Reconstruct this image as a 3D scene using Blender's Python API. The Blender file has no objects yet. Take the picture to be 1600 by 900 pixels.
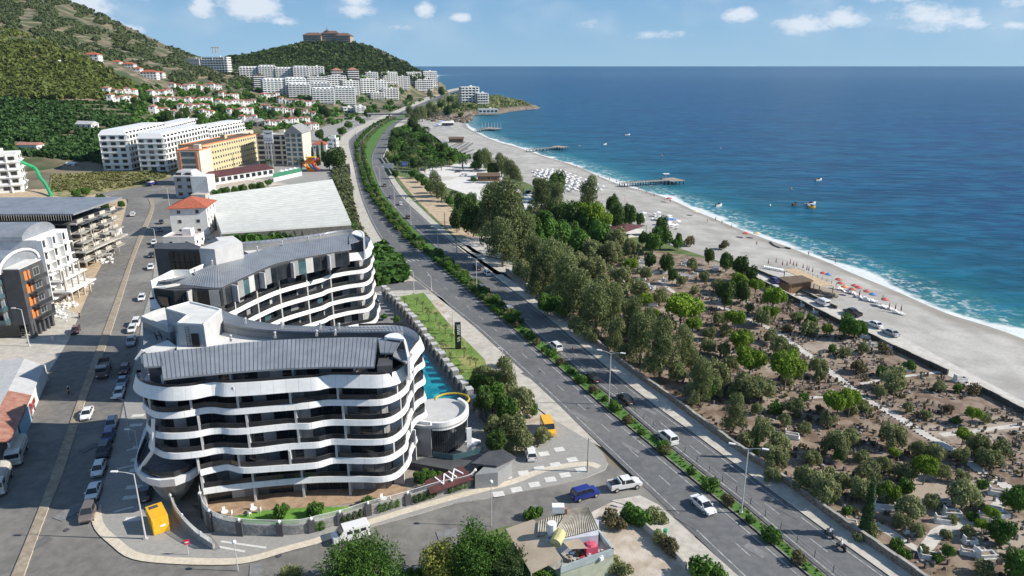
import bpy, bmesh, math, random
import numpy as np
from mathutils import Vector, Matrix
from mathutils.noise import fractal, noise as pnoise
random.seed(7); np.random.seed(7)
SC = bpy.context.scene; COL = SC.collection
R = math.radians
# ---------------- camera, world, sun, exposure ----------------
FPX = 1100.0; CH = 62.0; PITCH = math.atan((450-103)/FPX); CP, SP = math.cos(PITCH), math.sin(PITCH)
cam = bpy.data.cameras.new('camera'); camo = bpy.data.objects.new('camera', cam); COL.objects.link(camo)
camo.location = (0, 0, CH); camo.rotation_euler = (math.pi/2-PITCH, 0, 0)
cam.sensor_width = 36; cam.lens = 36*FPX/1600; cam.clip_start = .5; cam.clip_end = 200000
SC.camera = camo
SC.view_settings.view_transform = 'Standard'; SC.view_settings.look = 'None'
SC.view_settings.exposure = 0.37; SC.view_settings.gamma = 1
SUN_EL, SUN_AZ = R(34), math.atan2(1, -.06)   # azimuth clockwise from +Y: the sun stands east, a little north
sd = Vector((math.sin(SUN_AZ)*math.cos(SUN_EL), math.cos(SUN_AZ)*math.cos(SUN_EL), math.sin(SUN_EL)))
sun = bpy.data.lights.new('sun', 'SUN'); sun.energy = 5.0; sun.angle = R(.5); sun.color = (1, .935, .83)
suno = bpy.data.objects.new('sun', sun); COL.objects.link(suno)
suno.rotation_euler = sd.to_track_quat('Z', 'Y').to_euler(); suno.location = (300, 50, 300)
W = bpy.data.worlds.new('World'); SC.world = W; W.use_nodes = True

def N(nt, typ, ins=None, **kw):
    n = nt.nodes.new(typ)
    for k, v in kw.items(): setattr(n, k, v)
    for k, v in (ins or {}).items():
        s = n.inputs[k]
        if isinstance(v, bpy.types.NodeSocket): nt.links.new(v, s)
        else:
            if hasattr(s.default_value, '__len__') and isinstance(v, (tuple, list)) and len(v) == 3 and len(s.default_value) == 4: v = (*v, 1)
            s.default_value = v
    return n
def M_(nt, op, a, b=0.0, c=0.0, clamp=False):
    n = nt.nodes.new('ShaderNodeMath'); n.operation = op; n.use_clamp = clamp
    for i, v in enumerate((a, b, c)):
        if isinstance(v, bpy.types.NodeSocket): nt.links.new(v, n.inputs[i])
        else: n.inputs[i].default_value = v
    return n.outputs[0]
def mapr(nt, v, a, b, c=0.0, d=1.0, smooth=True):
    n = N(nt, 'ShaderNodeMapRange', {0: v, 1: a, 2: b, 3: c, 4: d}); n.interpolation_type = 'SMOOTHSTEP' if smooth else 'LINEAR'
    return n.outputs[0]
def mixc(nt, f, a, b, mode='MIX'):
    n = nt.nodes.new('ShaderNodeMix'); n.data_type = 'RGBA'; n.blend_type = mode
    for i, v in ((0, f), (6, a), (7, b)):
        if isinstance(v, bpy.types.NodeSocket): nt.links.new(v, n.inputs[i])
        else: n.inputs[i].default_value = v if i == 0 else (*v[:3], 1)
    return n.outputs[2]

def build_world():
    nt = W.node_tree; nt.nodes.clear()
    sky = N(nt, 'ShaderNodeTexSky', sky_type='NISHITA', sun_disc=False, sun_elevation=SUN_EL, sun_rotation=SUN_AZ,
            altitude=60, air_density=1.0, dust_density=.25, ozone_density=2.2)
    g = N(nt, 'ShaderNodeTexCoord').outputs['Generated']
    sep = N(nt, 'ShaderNodeSeparateXYZ', {0: g})
    x, y, z = sep.outputs
    az = M_(nt, 'ARCTAN2', x, y); el = M_(nt, 'ARCSINE', z)
    # cumulus banks low over the horizon, each a soft ellipse broken up by noise
    comb = N(nt, 'ShaderNodeCombineXYZ', {0: az, 1: M_(nt, 'MULTIPLY', el, 1.7), 2: 0.0}).outputs[0]
    nz = N(nt, 'ShaderNodeTexNoise', {'Vector': comb, 'Scale': 32, 'Detail': 10, 'Roughness': .68}).outputs[0]
    nz2 = N(nt, 'ShaderNodeTexNoise', {'Vector': comb, 'Scale': 9, 'Detail': 4, 'Roughness': .5}).outputs[0]
    acc = None
    clouds = [(190, 12, 45, 20, 1), (215, 42, 32, 10, .9), (262, 50, 20, 7, .8), (290, 2, 40, 6, .5), (372, 18, 16, 14, .8), (440, 10, 42, 24, 1.15),
              (480, 38, 22, 8, .7), (582, 4, 24, 16, .7), (585, 24, 26, 10, .8), (680, 20, 13, 12, 1.1), (728, 33, 14, 7, 1), (640, 47, 30, 6, .4),
              (1118, 30, 20, 11, 1), (1205, 44, 34, 12, 1), (1260, 34, 30, 14, .85), (1385, 30, 42, 20, .8), (1440, 40, 26, 9, .6), (1540, 10, 45, 10, .6),
              (1010, 58, 50, 7, .5), (905, 42, 24, 8, .35), (60, -30, 70, 25, 1), (760, -40, 90, 22, .9), (1200, -45, 120, 20, .9),
              (1330, 5, 50, 8, .5), (930, -5, 55, 9, .5), (-150, 30, 60, 18, .9), (1750, 30, 60, 16, .9), (1500, 45, 30, 6, .5)]
    for px, py, rx, ry, a in clouds:
        A = math.atan((px-800)/FPX/(CP)); E = math.atan((103-py)/FPX*.96)*math.cos(A)
        rx *= 1.35; ry *= 1.25; dx = M_(nt, 'DIVIDE', M_(nt, 'SUBTRACT', az, A), rx/FPX); dy = M_(nt, 'DIVIDE', M_(nt, 'SUBTRACT', el, E), ry/FPX)
        d = M_(nt, 'SQRT', M_(nt, 'ADD', M_(nt, 'MULTIPLY', dx, dx), M_(nt, 'MULTIPLY', dy, dy)))
        v = M_(nt, 'MULTIPLY', M_(nt, 'SUBTRACT', 1.15, d, clamp=True), a)
        acc = v if acc is None else M_(nt, 'MAXIMUM', acc, v)
    # the sky all round: fair-weather cloud on a flat layer
    zz = M_(nt, 'MAXIMUM', z, .02)
    lay = N(nt, 'ShaderNodeCombineXYZ', {0: M_(nt, 'DIVIDE', x, zz), 1: M_(nt, 'DIVIDE', y, zz), 2: 0.0}).outputs[0]
    nl = N(nt, 'ShaderNodeTexNoise', {'Vector': lay, 'Scale': .9, 'Detail': 7, 'Roughness': .55}).outputs[0]
    high = M_(nt, 'MULTIPLY', mapr(nt, nl, .56, .75), mapr(nt, el, .16, .3))
    c = M_(nt, 'ADD', acc, M_(nt, 'MULTIPLY', M_(nt, 'SUBTRACT', nz, .5), 1.9))
    c = M_(nt, 'ADD', c, M_(nt, 'MULTIPLY', M_(nt, 'SUBTRACT', nz2, .5), .8))
    c = M_(nt, 'MULTIPLY', mapr(nt, c, .10, .85), mapr(nt, acc, .02, .3))
    veil = M_(nt, 'MULTIPLY', mapr(nt, nz2, .42, .75), .28)
    veil = M_(nt, 'MULTIPLY', veil, mapr(nt, el, .0, .06))
    f = M_(nt, 'MAXIMUM', M_(nt, 'MAXIMUM', M_(nt, 'MULTIPLY', c, .82), M_(nt, 'MULTIPLY', high, .8)), veil)
    grad = mixc(nt, mapr(nt, el, 0.0, .16, smooth=False), (5.0, 8.6, 11.8), (1.9, 4.9, 9.6))
    skyc = mixc(nt, mapr(nt, el, .1, .7, .88, .35), sky.outputs[0], grad)
    col = mixc(nt, f, skyc, (12.4, 13.0, 14.0))
    bg = N(nt, 'ShaderNodeBackground', {0: col, 1: .055})
    out = N(nt, 'ShaderNodeOutputWorld', {0: bg.outputs[0]})
build_world()

# ---------------- pixel <-> place ----------------
def ray(px, py):
    X = (px-800)/FPX; t = (py-450)/FPX
    return X, CP-t*SP, -SP-t*CP
def at(px, py, z=0.0):
    d = ray(px, py); k = (z-CH)/d[2]
    return Vector((d[0]*k, d[1]*k, z))
def atY(px, py, Y):
    d = ray(px, py); k = Y/d[1]
    return Vector((d[0]*k, Y, CH+d[2]*k))
def depth(p): return p[1]*CP-(p[2]-CH)*SP
def mpp(p): return depth(p)/FPX          # metres per photo pixel at a place
def ats(l, z=0.0): return [at(a, b, z) for a, b in l]

# ---------------- tagging ----------------
def tag(o, label=None, cat=None, group=None, kind=None):
    if label: o['label'] = label
    if cat: o['category'] = cat
    if group: o['group'] = group
    if kind: o['kind'] = kind
    return o
def empty(name, loc=(0, 0, 0), rz=0.0, label=None, cat=None, group=None):
    o = bpy.data.objects.new(name, None); COL.objects.link(o); o.location = loc; o.rotation_euler = (0, 0, rz)
    o.empty_display_size = .5
    return tag(o, label, cat, group)
def inst(mesh, name, parent=None, loc=(0, 0, 0), rz=0.0, sc=None):
    o = bpy.data.objects.new(name, mesh); COL.objects.link(o); o.location = loc; o.rotation_euler = (0, 0, rz)
    if sc is not None: o.scale = sc if hasattr(sc, '__len__') else (sc, sc, sc)
    if parent: o.parent = parent
    return o
KIDS = {}
def copy_thing(src, loc, rz=0.0, sc=None, label=None, group=None, name=None):
    kids = KIDS.get(src.name)
    if kids is None:
        kids = [(c, [g for g in c.children]) for c in src.children]; KIDS[src.name] = kids
    r = src.copy(); COL.objects.link(r); r.location = loc; r.rotation_euler = (0, 0, rz)
    if sc is not None: r.scale = sc if hasattr(sc, '__len__') else (sc, sc, sc)
    if label: r['label'] = label
    if group: r['group'] = group
    for c, gs in kids:
        d = c.copy(); COL.objects.link(d); d.parent = r
        for g in gs:
            e = g.copy(); COL.objects.link(e); e.parent = d
    return r
ONES = 'zeroth first second third fourth fifth sixth seventh eighth ninth tenth eleventh twelfth thirteenth fourteenth fifteenth sixteenth seventeenth eighteenth nineteenth'.split()
TENS = {2: 'twent', 3: 'thirt', 4: 'fort', 5: 'fift', 6: 'sixt', 7: 'sevent', 8: 'eight', 9: 'ninet'}
def ordn(n):
    if n >= 100:
        return 'hundredth' if n == 100 else ('hundred-and-' if n < 200 else 'two-hundred-and-') + ordn(n % 100 or 1)
    if n < 20: return ONES[n]
    t = TENS[n//10]
    return t+'ieth' if n % 10 == 0 else t+'y-'+ONES[n % 10]

NUMW = 'one two three four five six seven eight nine ten eleven twelve thirteen fourteen fifteen sixteen seventeen eighteen nineteen twenty twenty-one twenty-two twenty-three twenty-four twenty-five'.split()
def rowlab(objs, nrow, what, place):
    """give look-alikes a label each: counted left to right in rows going away from the viewer"""
    ob = sorted(objs, key=lambda o: o.location.y)
    for ri in range(0, len(ob), nrow):
        for i, o in enumerate(sorted(ob[ri:ri+nrow], key=lambda o: o.location.x/max(1, o.location.y))):
            o['label'] = f"{what}, {ordn(i+1)} from left in row {NUMW[min(24, ri//nrow)]} {place}"
# ---------------- materials ----------------
MATS = {}
def mat(name, c1, c2=None, rough=.8, scale=1.0, metal=0.0, bump=0.0, bscale=None, spec=.5, detail=6, tint=False, emit=None, contrast=(.35, .65), big=None, coat=0, trans=0):
    m = bpy.data.materials.new(name); MATS[name] = m; m.use_nodes = True; nt = m.node_tree; nt.nodes.clear()
    c2 = c2 or c1
    b = N(nt, 'ShaderNodeBsdfPrincipled', {'Roughness': rough, 'Metallic': metal, 'Specular IOR Level': spec, 'Coat Weight': coat})
    pos = N(nt, 'ShaderNodeTexCoord').outputs['Object'] if False else N(nt, 'ShaderNodeNewGeometry').outputs['Position']
    nz = N(nt, 'ShaderNodeTexNoise', {'Vector': pos, 'Scale': scale, 'Detail': detail, 'Roughness': .6}).outputs[0]
    col = mixc(nt, mapr(nt, nz, *contrast), c1, c2)
    if big:   # (colour, scale, lo, hi, amount): large stains or patches with a shape of their own
        for bc, bs, lo, hi, am in big:
            n2 = N(nt, 'ShaderNodeTexNoise', {'Vector': pos, 'Scale': bs, 'Detail': 5, 'Roughness': .55}).outputs[0]
            col = mixc(nt, M_(nt, 'MULTIPLY', mapr(nt, n2, lo, hi), am), col, bc)
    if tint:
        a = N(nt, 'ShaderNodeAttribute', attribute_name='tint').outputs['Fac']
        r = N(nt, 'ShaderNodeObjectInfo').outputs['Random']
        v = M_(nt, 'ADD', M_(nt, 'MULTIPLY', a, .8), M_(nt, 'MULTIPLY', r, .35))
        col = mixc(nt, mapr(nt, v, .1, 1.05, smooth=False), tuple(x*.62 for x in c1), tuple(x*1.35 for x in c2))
    nt.links.new(col, b.inputs['Base Color'])
    if bump:
        nb = N(nt, 'ShaderNodeTexNoise', {'Vector': pos, 'Scale': bscale or scale*6, 'Detail': 5, 'Roughness': .6}).outputs[0]
        bp = N(nt, 'ShaderNodeBump', {'Height': nb, 'Strength': bump, 'Distance': .08})
        nt.links.new(bp.outputs[0], b.inputs['Normal'])
    if emit: b.inputs['Emission Color'].default_value = (*emit, 1); b.inputs['Emission Strength'].default_value = 1
    sh = b.outputs[0]
    if trans:
        t = N(nt, 'ShaderNodeBsdfTranslucent', {0: col}); mx = N(nt, 'ShaderNodeMixShader', {0: trans, 1: sh, 2: t.outputs[0]}); sh = mx.outputs[0]
    N(nt, 'ShaderNodeOutputMaterial', {0: sh})
    return m
def brickish(m, c1, c2, cm, sx, bw=1.0, rh=.5, mortar=.04, amount=1.0, bump=.4, rot=0.0):
    """recolour a material with a block pattern (used only where the blocks are too small to pick apart)"""
    nt = m.node_tree; b = [n for n in nt.nodes if n.type == 'BSDF_PRINCIPLED'][0]
    pos = N(nt, 'ShaderNodeNewGeometry').outputs['Position']
    mp = N(nt, 'ShaderNodeMapping', {0: pos, 3: (sx, sx, sx), 2: (0, 0, rot)})
    br = N(nt, 'ShaderNodeTexBrick', {'Vector': mp.outputs[0], 'Color1': c1, 'Color2': c2, 'Mortar': cm, 'Scale': 1, 'Mortar Size': mortar, 'Brick Width': bw, 'Row Height': rh})
    old = b.inputs['Base Color'].links[0].from_socket
    nt.links.new(mixc(nt, amount, old, br.outputs[0]), b.inputs['Base Color'])
    return m

asphalt = mat('asphalt', (.115, .118, .123), (.15, .152, .155), .88, .8, bump=.25, bscale=14, big=[((.07, .072, .075), .7, .66, .71, .5), ((.20, .197, .19), .05, .5, .7, .5), ((.085, .087, .09), .11, .55, .66, .45)])
asphalt_old = mat('asphalt_old', (.145, .14, .132), (.20, .19, .176), .92, .6, bump=.25, bscale=14, big=[((.075, .075, .077), .9, .66, .72, .5), ((.29, .275, .25), .06, .47, .68, .7), ((.10, .10, .10), .16, .6, .7, .45)])
paving = mat('paving', (.28, .27, .255), (.36, .35, .33), .9, 1.6, bump=.3, bscale=10, big=[((.42, .40, .37), .12, .55, .7, .5)])
brickish(paving, (.29, .282, .27), (.37, .36, .34), (.2, .195, .19), 1.0, .4, .2, .012, .6)
pavedark = mat('paving_dark', (.17, .17, .175), (.23, .23, .232), .9, 1.2, bump=.2, bscale=12)
concrete = mat('concrete', (.43, .40, .35), (.55, .515, .455), .9, .7, bump=.25, bscale=8, big=[((.36, .34, .30), .09, .52, .68, .6)])
tilecream = mat('cream_tile', (.56, .49, .39), (.66, .59, .48), .85, 2, bump=.2)
kerbm = mat('kerb', (.42, .40, .37), (.54, .52, .48), .9, 2)
kerbdark = mat('kerb_worn', (.12, .115, .105), (.3, .28, .25), .9, 1.1)
linem = mat('road_paint', (.26, .26, .26), (.55, .55, .54), .7, 1.3)
whitep = mat('white_panel', (.78, .78, .775), (.84, .84, .835), .45, 1.5, big=[((.7, .69, .67), .25, .58, .72, .5)])
whitew = mat('white_wall', (.72, .72, .70), (.82, .82, .80), .8, .8, big=[((.6, .59, .56), .15, .55, .7, .5)])
cream = mat('cream_wall', (.62, .56, .44), (.72, .66, .53), .85, .6)
greyw = mat('grey_wall', (.25, .255, .262), (.295, .30, .305), .75, .6, big=[((.22, .22, .225), .3, .52, .7, .5)])
greyl = mat('light_grey_wall', (.46, .46, .46), (.53, .53, .53), .85, .7, big=[((.40, .395, .385), .2, .52, .7, .5)])
darkw = mat('dark_grey_wall', (.062, .064, .07), (.085, .087, .094), .6, .7)
blackm = mat('black_wall', (.015, .015, .017), (.025, .025, .028), .5, .7)
roofm = mat('metal_roof', (.235, .255, .285), (.30, .322, .355), .42, .35, metal=.15, big=[((.13, .142, .165), .12, .5, .7, .5)])
roofseam = mat('roof_seam', (.17, .185, .21), (.21, .225, .25), .4, 1, metal=.3)
rooflight = mat('roof_screed', (.60, .60, .585), (.68, .68, .66), .9, .5, big=[((.5, .49, .47), .2, .5, .7, .5)])
glassd = mat('dark_glass', (.012, .017, .023), (.03, .037, .045), .06, .25, spec=.7)
glassc = mat('curtained_glass', (.09, .095, .10), (.16, .16, .165), .12, .6, spec=.6)
glassr = mat('railing_glass', (.018, .02, .022), (.034, .036, .04), .1, .4, spec=.5)
glassb = mat('blue_glass', (.05, .11, .13), (.09, .16, .18), .08, .5, spec=.7)
framem = mat('window_frame', (.30, .30, .30), (.36, .36, .36), .5)
framedark = mat('dark_frame', (.04, .04, .045), rough=.5)
steel = mat('steel', (.5, .5, .5), (.58, .58, .57), .45, 3, metal=.3)
polem = mat('galvanised_pole', (.55, .55, .54), (.63, .63, .62), .5, 3, metal=.15)
woodp = mat('wood', (.20, .115, .06), (.30, .18, .10), .8, 2)
woodd = mat('weathered_wood', (.26, .22, .18), (.38, .33, .28), .9, 2)
thatch = mat('brown_roof', (.115, .075, .05), (.17, .12, .085), .9, 1.5)
redtile = mat('red_roof_tile', (.34, .085, .045), (.46, .14, .08), .8, 1.3, bump=.5, bscale=5)
redroof2 = mat('faded_red_roof', (.30, .13, .09), (.42, .22, .165), .85, .9, bump=.3, bscale=4)
maroon = mat('maroon_roof', (.075, .026, .026), (.12, .042, .038), .6, .6)
stonew = mat('stone_wall', (.16, .125, .095), (.34, .28, .22), .95, 2.5, bump=.9, bscale=4)
stoneg = mat('grey_stone', (.22, .215, .205), (.36, .35, .33), .95, 2.0, bump=.8, bscale=4)
conec = mat('raw_concrete', (.27, .26, .235), (.39, .375, .34), .9, .8, bump=.4, bscale=5, big=[((.46, .44, .4), .5, .58, .66, .7)])
soil = mat('cemetery_soil', (.165, .11, .078), (.28, .215, .165), .97, .35, bump=.8, bscale=3, contrast=(.4, .6),
           big=[((.40, .335, .275), .05, .52, .62, .8), ((.11, .075, .05), .22, .56, .66, .7), ((.22, .19, .1), .13, .6, .68, .5)])
soillight = mat('dry_lot', (.40, .33, .26), (.55, .49, .42), .97, .4, bump=.7, bscale=3, big=[((.62, .59, .55), .1, .5, .62, .8), ((.24, .16, .10), .13, .58, .68, .8)])
sanddirt = mat('yellow_dirt', (.42, .32, .21), (.54, .43, .30), .97, .5, bump=.5, bscale=3, big=[((.34, .24, .15), .12, .52, .68, .7), ((.55, .50, .43), .2, .58, .68, .7)])
gravel = mat('gravel_park', (.60, .58, .55), (.72, .70, .67), .97, .5, bump=.4, bscale=4, big=[((.5, .46, .40), .06, .52, .66, .8)])
pathm = mat('pale_path', (.48, .45, .41), (.60, .57, .53), .95, .6, bump=.4, bscale=5)
lawn = mat('lawn', (.11, .20, .035), (.17, .27, .055), .95, .5, bump=.7, bscale=9, big=[((.38, .33, .14), .13, .52, .66, .75)])
lawng = mat('green_lawn', (.10, .24, .03), (.15, .31, .05), .95, .6, bump=.7, bscale=9)
drygrass = mat('dry_grass', (.17, .17, .06), (.33, .29, .14), .97, .25, bump=.7, bscale=3, contrast=(.4, .6), big=[((.12, .16, .04), .05, .52, .6, .8), ((.42, .33, .20), .035, .56, .66, .8)])
verge = mat('green_verge', (.06, .11, .03), (.14, .18, .06), .97, .35, bump=.9, bscale=3, big=[((.25, .20, .12), .09, .56, .66, .7)])
medgrass = mat('median_grass', (.05, .13, .018), (.085, .19, .03), .95, .9, bump=.8, bscale=8, big=[((.16, .17, .06), .2, .6, .7, .6)])
marble = mat('white_marble', (.70, .69, .67), (.82, .81, .79), .55, 2)
gravest = mat('grave_stone', (.05, .046, .042), (.14, .125, .115), .95, 2.2, bump=.7, bscale=6)
yellowp = mat('yellow_paint', (.80, .43, .02), (.85, .48, .03), .45, 2)
black = mat('black_plastic', (.02, .02, .022), rough=.5)
tyre = mat('tyre', (.022, .022, .023), rough=.85)
redlamp = mat('tail_lamp', (.4, .02, .015), rough=.25)
lamp = mat('head_lamp', (.7, .72, .75), rough=.15)
carglass = mat('car_glass', (.015, .02, .025), (.03, .035, .04), .05, 1, spec=.8)
poolm = mat('pool_water', (.0, .17, .235), (.01, .30, .36), .08, .35, bump=.5, bscale=1.8, big=[((.12, .5, .52), .22, .58, .68, .8)])
trunkm = mat('bark', (.12, .095, .07), (.24, .2, .16), .95, 4, bump=.6)
def leafm(n, a, b, tr=.25): return mat(n, a, b, .75, 1, tint=True, spec=.25, trans=tr)
lf_pine = leafm('pine_needles', (.115, .195, .014), (.20, .31, .03))
lf_pined = leafm('dark_pine_needles', (.042, .085, .018), (.07, .125, .028))
lf_olive = leafm('olive_leaves', (.17, .20, .08), (.25, .275, .12))
lf_euc = leafm('eucalyptus_leaves', (.12, .155, .056), (.19, .225, .09))
lf_dark = leafm('dark_leaves', (.042, .08, .026), (.07, .118, .038))
lf_green = leafm('green_leaves', (.055, .125, .02), (.09, .185, .03))
lf_yel = leafm('yellow_green_leaves', (.25, .28, .05), (.38, .38, .09))
lf_ban = leafm('banana_leaves', (.035, .085, .022), (.065, .13, .035))
lf_wood = leafm('hill_wood', (.045, .078, .02), (.085, .128, .032))
lf_dry = leafm('dry_leaves', (.13, .115, .055), (.19, .165, .085))
lf_pur = leafm('purple_blossom', (.19, .05, .17), (.28, .08, .25))
# ---------------- mesh builder ----------------
class MB:
    def __init__(s): s.v = []; s.f = []; s.m = []
    def quad(s, a, b, c, d, mi=0):
        n = len(s.v); s.v += [tuple(a), tuple(b), tuple(c), tuple(d)]; s.f.append((n, n+1, n+2, n+3)); s.m.append(mi); return s
    def poly(s, pts, mi=0):
        n = len(s.v); s.v += [tuple(p) for p in pts]; s.f.append(tuple(range(n, n+len(pts)))); s.m.append(mi); return s
    def prism(s, pts, z0, z1, mi=0, top=None, bottom=True):
        """pts: counter-clockwise 2D outline"""
        n = len(s.v); k = len(pts)
        a = sum(pts[i][0]*pts[(i+1) % k][1]-pts[(i+1) % k][0]*pts[i][1] for i in range(k))
        if a < 0: pts = list(pts)[::-1]
        g = z1 if hasattr(z1, '__call__') else (lambda x, y: z1)
        s.v += [(p[0], p[1], z0) for p in pts]+[(p[0], p[1], g(p[0], p[1])) for p in pts]
        for i in range(k):
            j = (i+1) % k; s.f.append((n+i, n+j, n+k+j, n+k+i)); s.m.append(mi)
        s.f.append(tuple(range(n+k, n+2*k))); s.m.append(mi if top is None else top)
        if bottom: s.f.append(tuple(range(n+k-1, n-1, -1))); s.m.append(mi)
        return s
    def box(s, c, d, rz=0.0, mi=0, top=None):
        hx, hy = d[0]/2, d[1]/2; C, S = math.cos(rz), math.sin(rz)
        pts = [(c[0]+x*C-y*S, c[1]+x*S+y*C) for x, y in ((-hx, -hy), (hx, -hy), (hx, hy), (-hx, hy))]
        return s.prism(pts, c[2]-d[2]/2, c[2]+d[2]/2, mi, top)
    def tube(s, p0, p1, r0, r1=None, n=8, mi=0, caps=True):
        p0, p1 = Vector(p0), Vector(p1); r1 = r0 if r1 is None else r1
        d = (p1-p0).normalized(); u = d.orthogonal().normalized(); w = d.cross(u); b = len(s.v)
        for p, r in ((p0, r0), (p1, r1)):
            for i in range(n):
                a = 2*math.pi*i/n; s.v.append(tuple(p+(u*math.cos(a)+w*math.sin(a))*r))
        for i in range(n):
            j = (i+1) % n; s.f.append((b+i, b+j, b+n+j, b+n+i)); s.m.append(mi)
        if caps: s.f.append(tuple(range(b+n-1, b-1, -1))); s.f.append(tuple(range(b+n, b+2*n))); s.m += [mi, mi]
        return s
    def path(s, pts, rs, n=7, mi=0):
        for i in range(len(pts)-1):
            s.tube(pts[i], pts[i+1], rs[i], rs[i+1], n, mi, caps=(i in (0, len(pts)-2)))
        return s
    def ball(s, c, r, mi=0, nu=8, nv=5, sc=(1, 1, 1)):
        b = len(s.v); s.v.append((c[0], c[1], c[2]-r*sc[2]))
        for j in range(1, nv):
            t = math.pi*j/nv-math.pi/2
            for i in range(nu):
                a = 2*math.pi*i/nu; s.v.append((c[0]+r*sc[0]*math.cos(t)*math.cos(a), c[1]+r*sc[1]*math.cos(t)*math.sin(a), c[2]+r*sc[2]*math.sin(t)))
        s.v.append((c[0], c[1], c[2]+r*sc[2])); e = len(s.v)-1
        for i in range(nu):
            s.f.append((b, b+1+(i+1) % nu, b+1+i)); s.m.append(mi)
            for j in range(nv-2):
                q = b+1+j*nu; s.f.append((q+i, q+(i+1) % nu, q+nu+(i+1) % nu, q+nu+i)); s.m.append(mi)
            q = b+1+(nv-2)*nu; s.f.append((q+i, q+(i+1) % nu, e)); s.m.append(mi)
        return s
    def strip(s, A, B, mi=0):
        """ruled surface between two lists of 3D points"""
        n = len(s.v); k = len(A); s.v += [tuple(p) for p in A]+[tuple(p) for p in B]
        for i in range(k-1): s.f.append((n+i, n+i+1, n+k+i+1, n+k+i)); s.m.append(mi)
        return s
    def loft(s, rings, mi=0, closed=True, caps=True):
        n = len(s.v); k = len(rings[0])
        for r in rings: s.v += [tuple(p) for p in r]
        for a in range(len(rings)-1):
            for i in range(k if closed else k-1):
                j = (i+1) % k; s.f.append((n+a*k+i, n+a*k+j, n+(a+1)*k+j, n+(a+1)*k+i)); s.m.append(mi)
        if caps:
            s.f.append(tuple(range(n+k-1, n-1, -1))); s.m.append(mi)
            q = n+(len(rings)-1)*k; s.f.append(tuple(range(q, q+k))); s.m.append(mi)
        return s
    def mesh(s, name, mats, off=None, smooth=False, fix=True):
        me = bpy.data.meshes.new(name)
        v = s.v if off is None else [(a-off[0], b-off[1], c-off[2]) for a, b, c in s.v]
        me.from_pydata(v, [], s.f)
        for m in (mats if isinstance(mats, (list, tuple)) else [mats]): me.materials.append(m)
        me.polygons.foreach_set('material_index', s.m)
        if smooth: me.polygons.foreach_set('use_smooth', [True]*len(s.f))
        if fix:
            bm = bmesh.new(); bm.from_mesh(me); bmesh.ops.remove_doubles(bm, verts=bm.verts, dist=1e-5)
            big = [f for f in bm.faces if len(f.verts) > 4]
            if big: bmesh.ops.triangulate(bm, faces=big, ngon_method='EAR_CLIP')
            bm.to_mesh(me); bm.free()
        me.update(); return me
    def build(s, name, mats, parent=None, smooth=False, fix=True, world=True):
        """world=True: the vertices are world coordinates even when the parent stands elsewhere"""
        off = parent.location if (parent and world) else None
        if parent and world and parent.parent: off = parent.location+parent.parent.location
        o = bpy.data.objects.new(name, s.mesh(name, mats, off, smooth, fix)); COL.objects.link(o)
        if parent: o.parent = parent
        return o
def sheet(name, pts, z, m, kind='structure', parent=None):
    pts = [(p[0], p[1]) for p in pts]
    a = sum(pts[i][0]*pts[(i+1) % len(pts)][1]-pts[(i+1) % len(pts)][0]*pts[i][1] for i in range(len(pts)))
    if a < 0: pts = pts[::-1]
    o = MB().poly([(x, y, z) for x, y in pts]).build(name, m, parent)
    if kind: o['kind'] = kind
    return o
def raised(name, pts, z0, z1, m, kerb=None, kw=.2, parent=None):
    """a raised pavement island with its kerb stones as a real step"""
    pts = [(p[0], p[1]) for p in pts]
    b = MB().prism(pts, z0, z1, 1 if kerb else 0, 0, bottom=False)
    o = b.build(name, [m, kerb] if kerb else m, parent); o['kind'] = 'structure'
    return o
def crom(P, n=6, closed=False):
    """Catmull-Rom through points"""
    P = [Vector(p) for p in P]; out = []
    k = len(P)
    for i in range(k if closed else k-1):
        if closed: a, b, c, d = P[i-1], P[i], P[(i+1) % k], P[(i+2) % k]
        else: a, b, c, d = P[max(i-1, 0)], P[i], P[i+1], P[min(i+2, k-1)]
        for j in range(n):
            t = j/n; out.append(.5*((2*b)+(c-a)*t+(2*a-5*b+4*c-d)*t*t+(3*b-a-3*c+d)*t**3))
    if not closed: out.append(P[-1])
    return out
def resample(P, step):
    P = [Vector(p) for p in P]; L = [0]
    for a, b in zip(P, P[1:]): L.append(L[-1]+(b-a).length)
    n = max(1, round(L[-1]/step)); out = []; i = 0
    for k in range(n+1):
        t = L[-1]*k/n
        while i < len(L)-2 and L[i+1] < t: i += 1
        u = (t-L[i])/max(1e-9, L[i+1]-L[i]); out.append(P[i].lerp(P[i+1], u))
    return out
def offs(P, d):
    """offset a 2D/3D polyline to its right by d"""
    out = []
    for i, p in enumerate(P):
        t = (P[min(i+1, len(P)-1)]-P[max(i-1, 0)]); t.z = 0; t.normalize(); out.append(p+Vector((t.y, -t.x, 0))*d)
    return out
def inpoly(x, y, P):
    c = False; j = len(P)-1
    for i in range(len(P)):
        if (P[i][1] > y) != (P[j][1] > y) and x < (P[j][0]-P[i][0])*(y-P[i][1])/(P[j][1]-P[i][1])+P[i][0]: c = not c
        j = i
    return c

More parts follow.
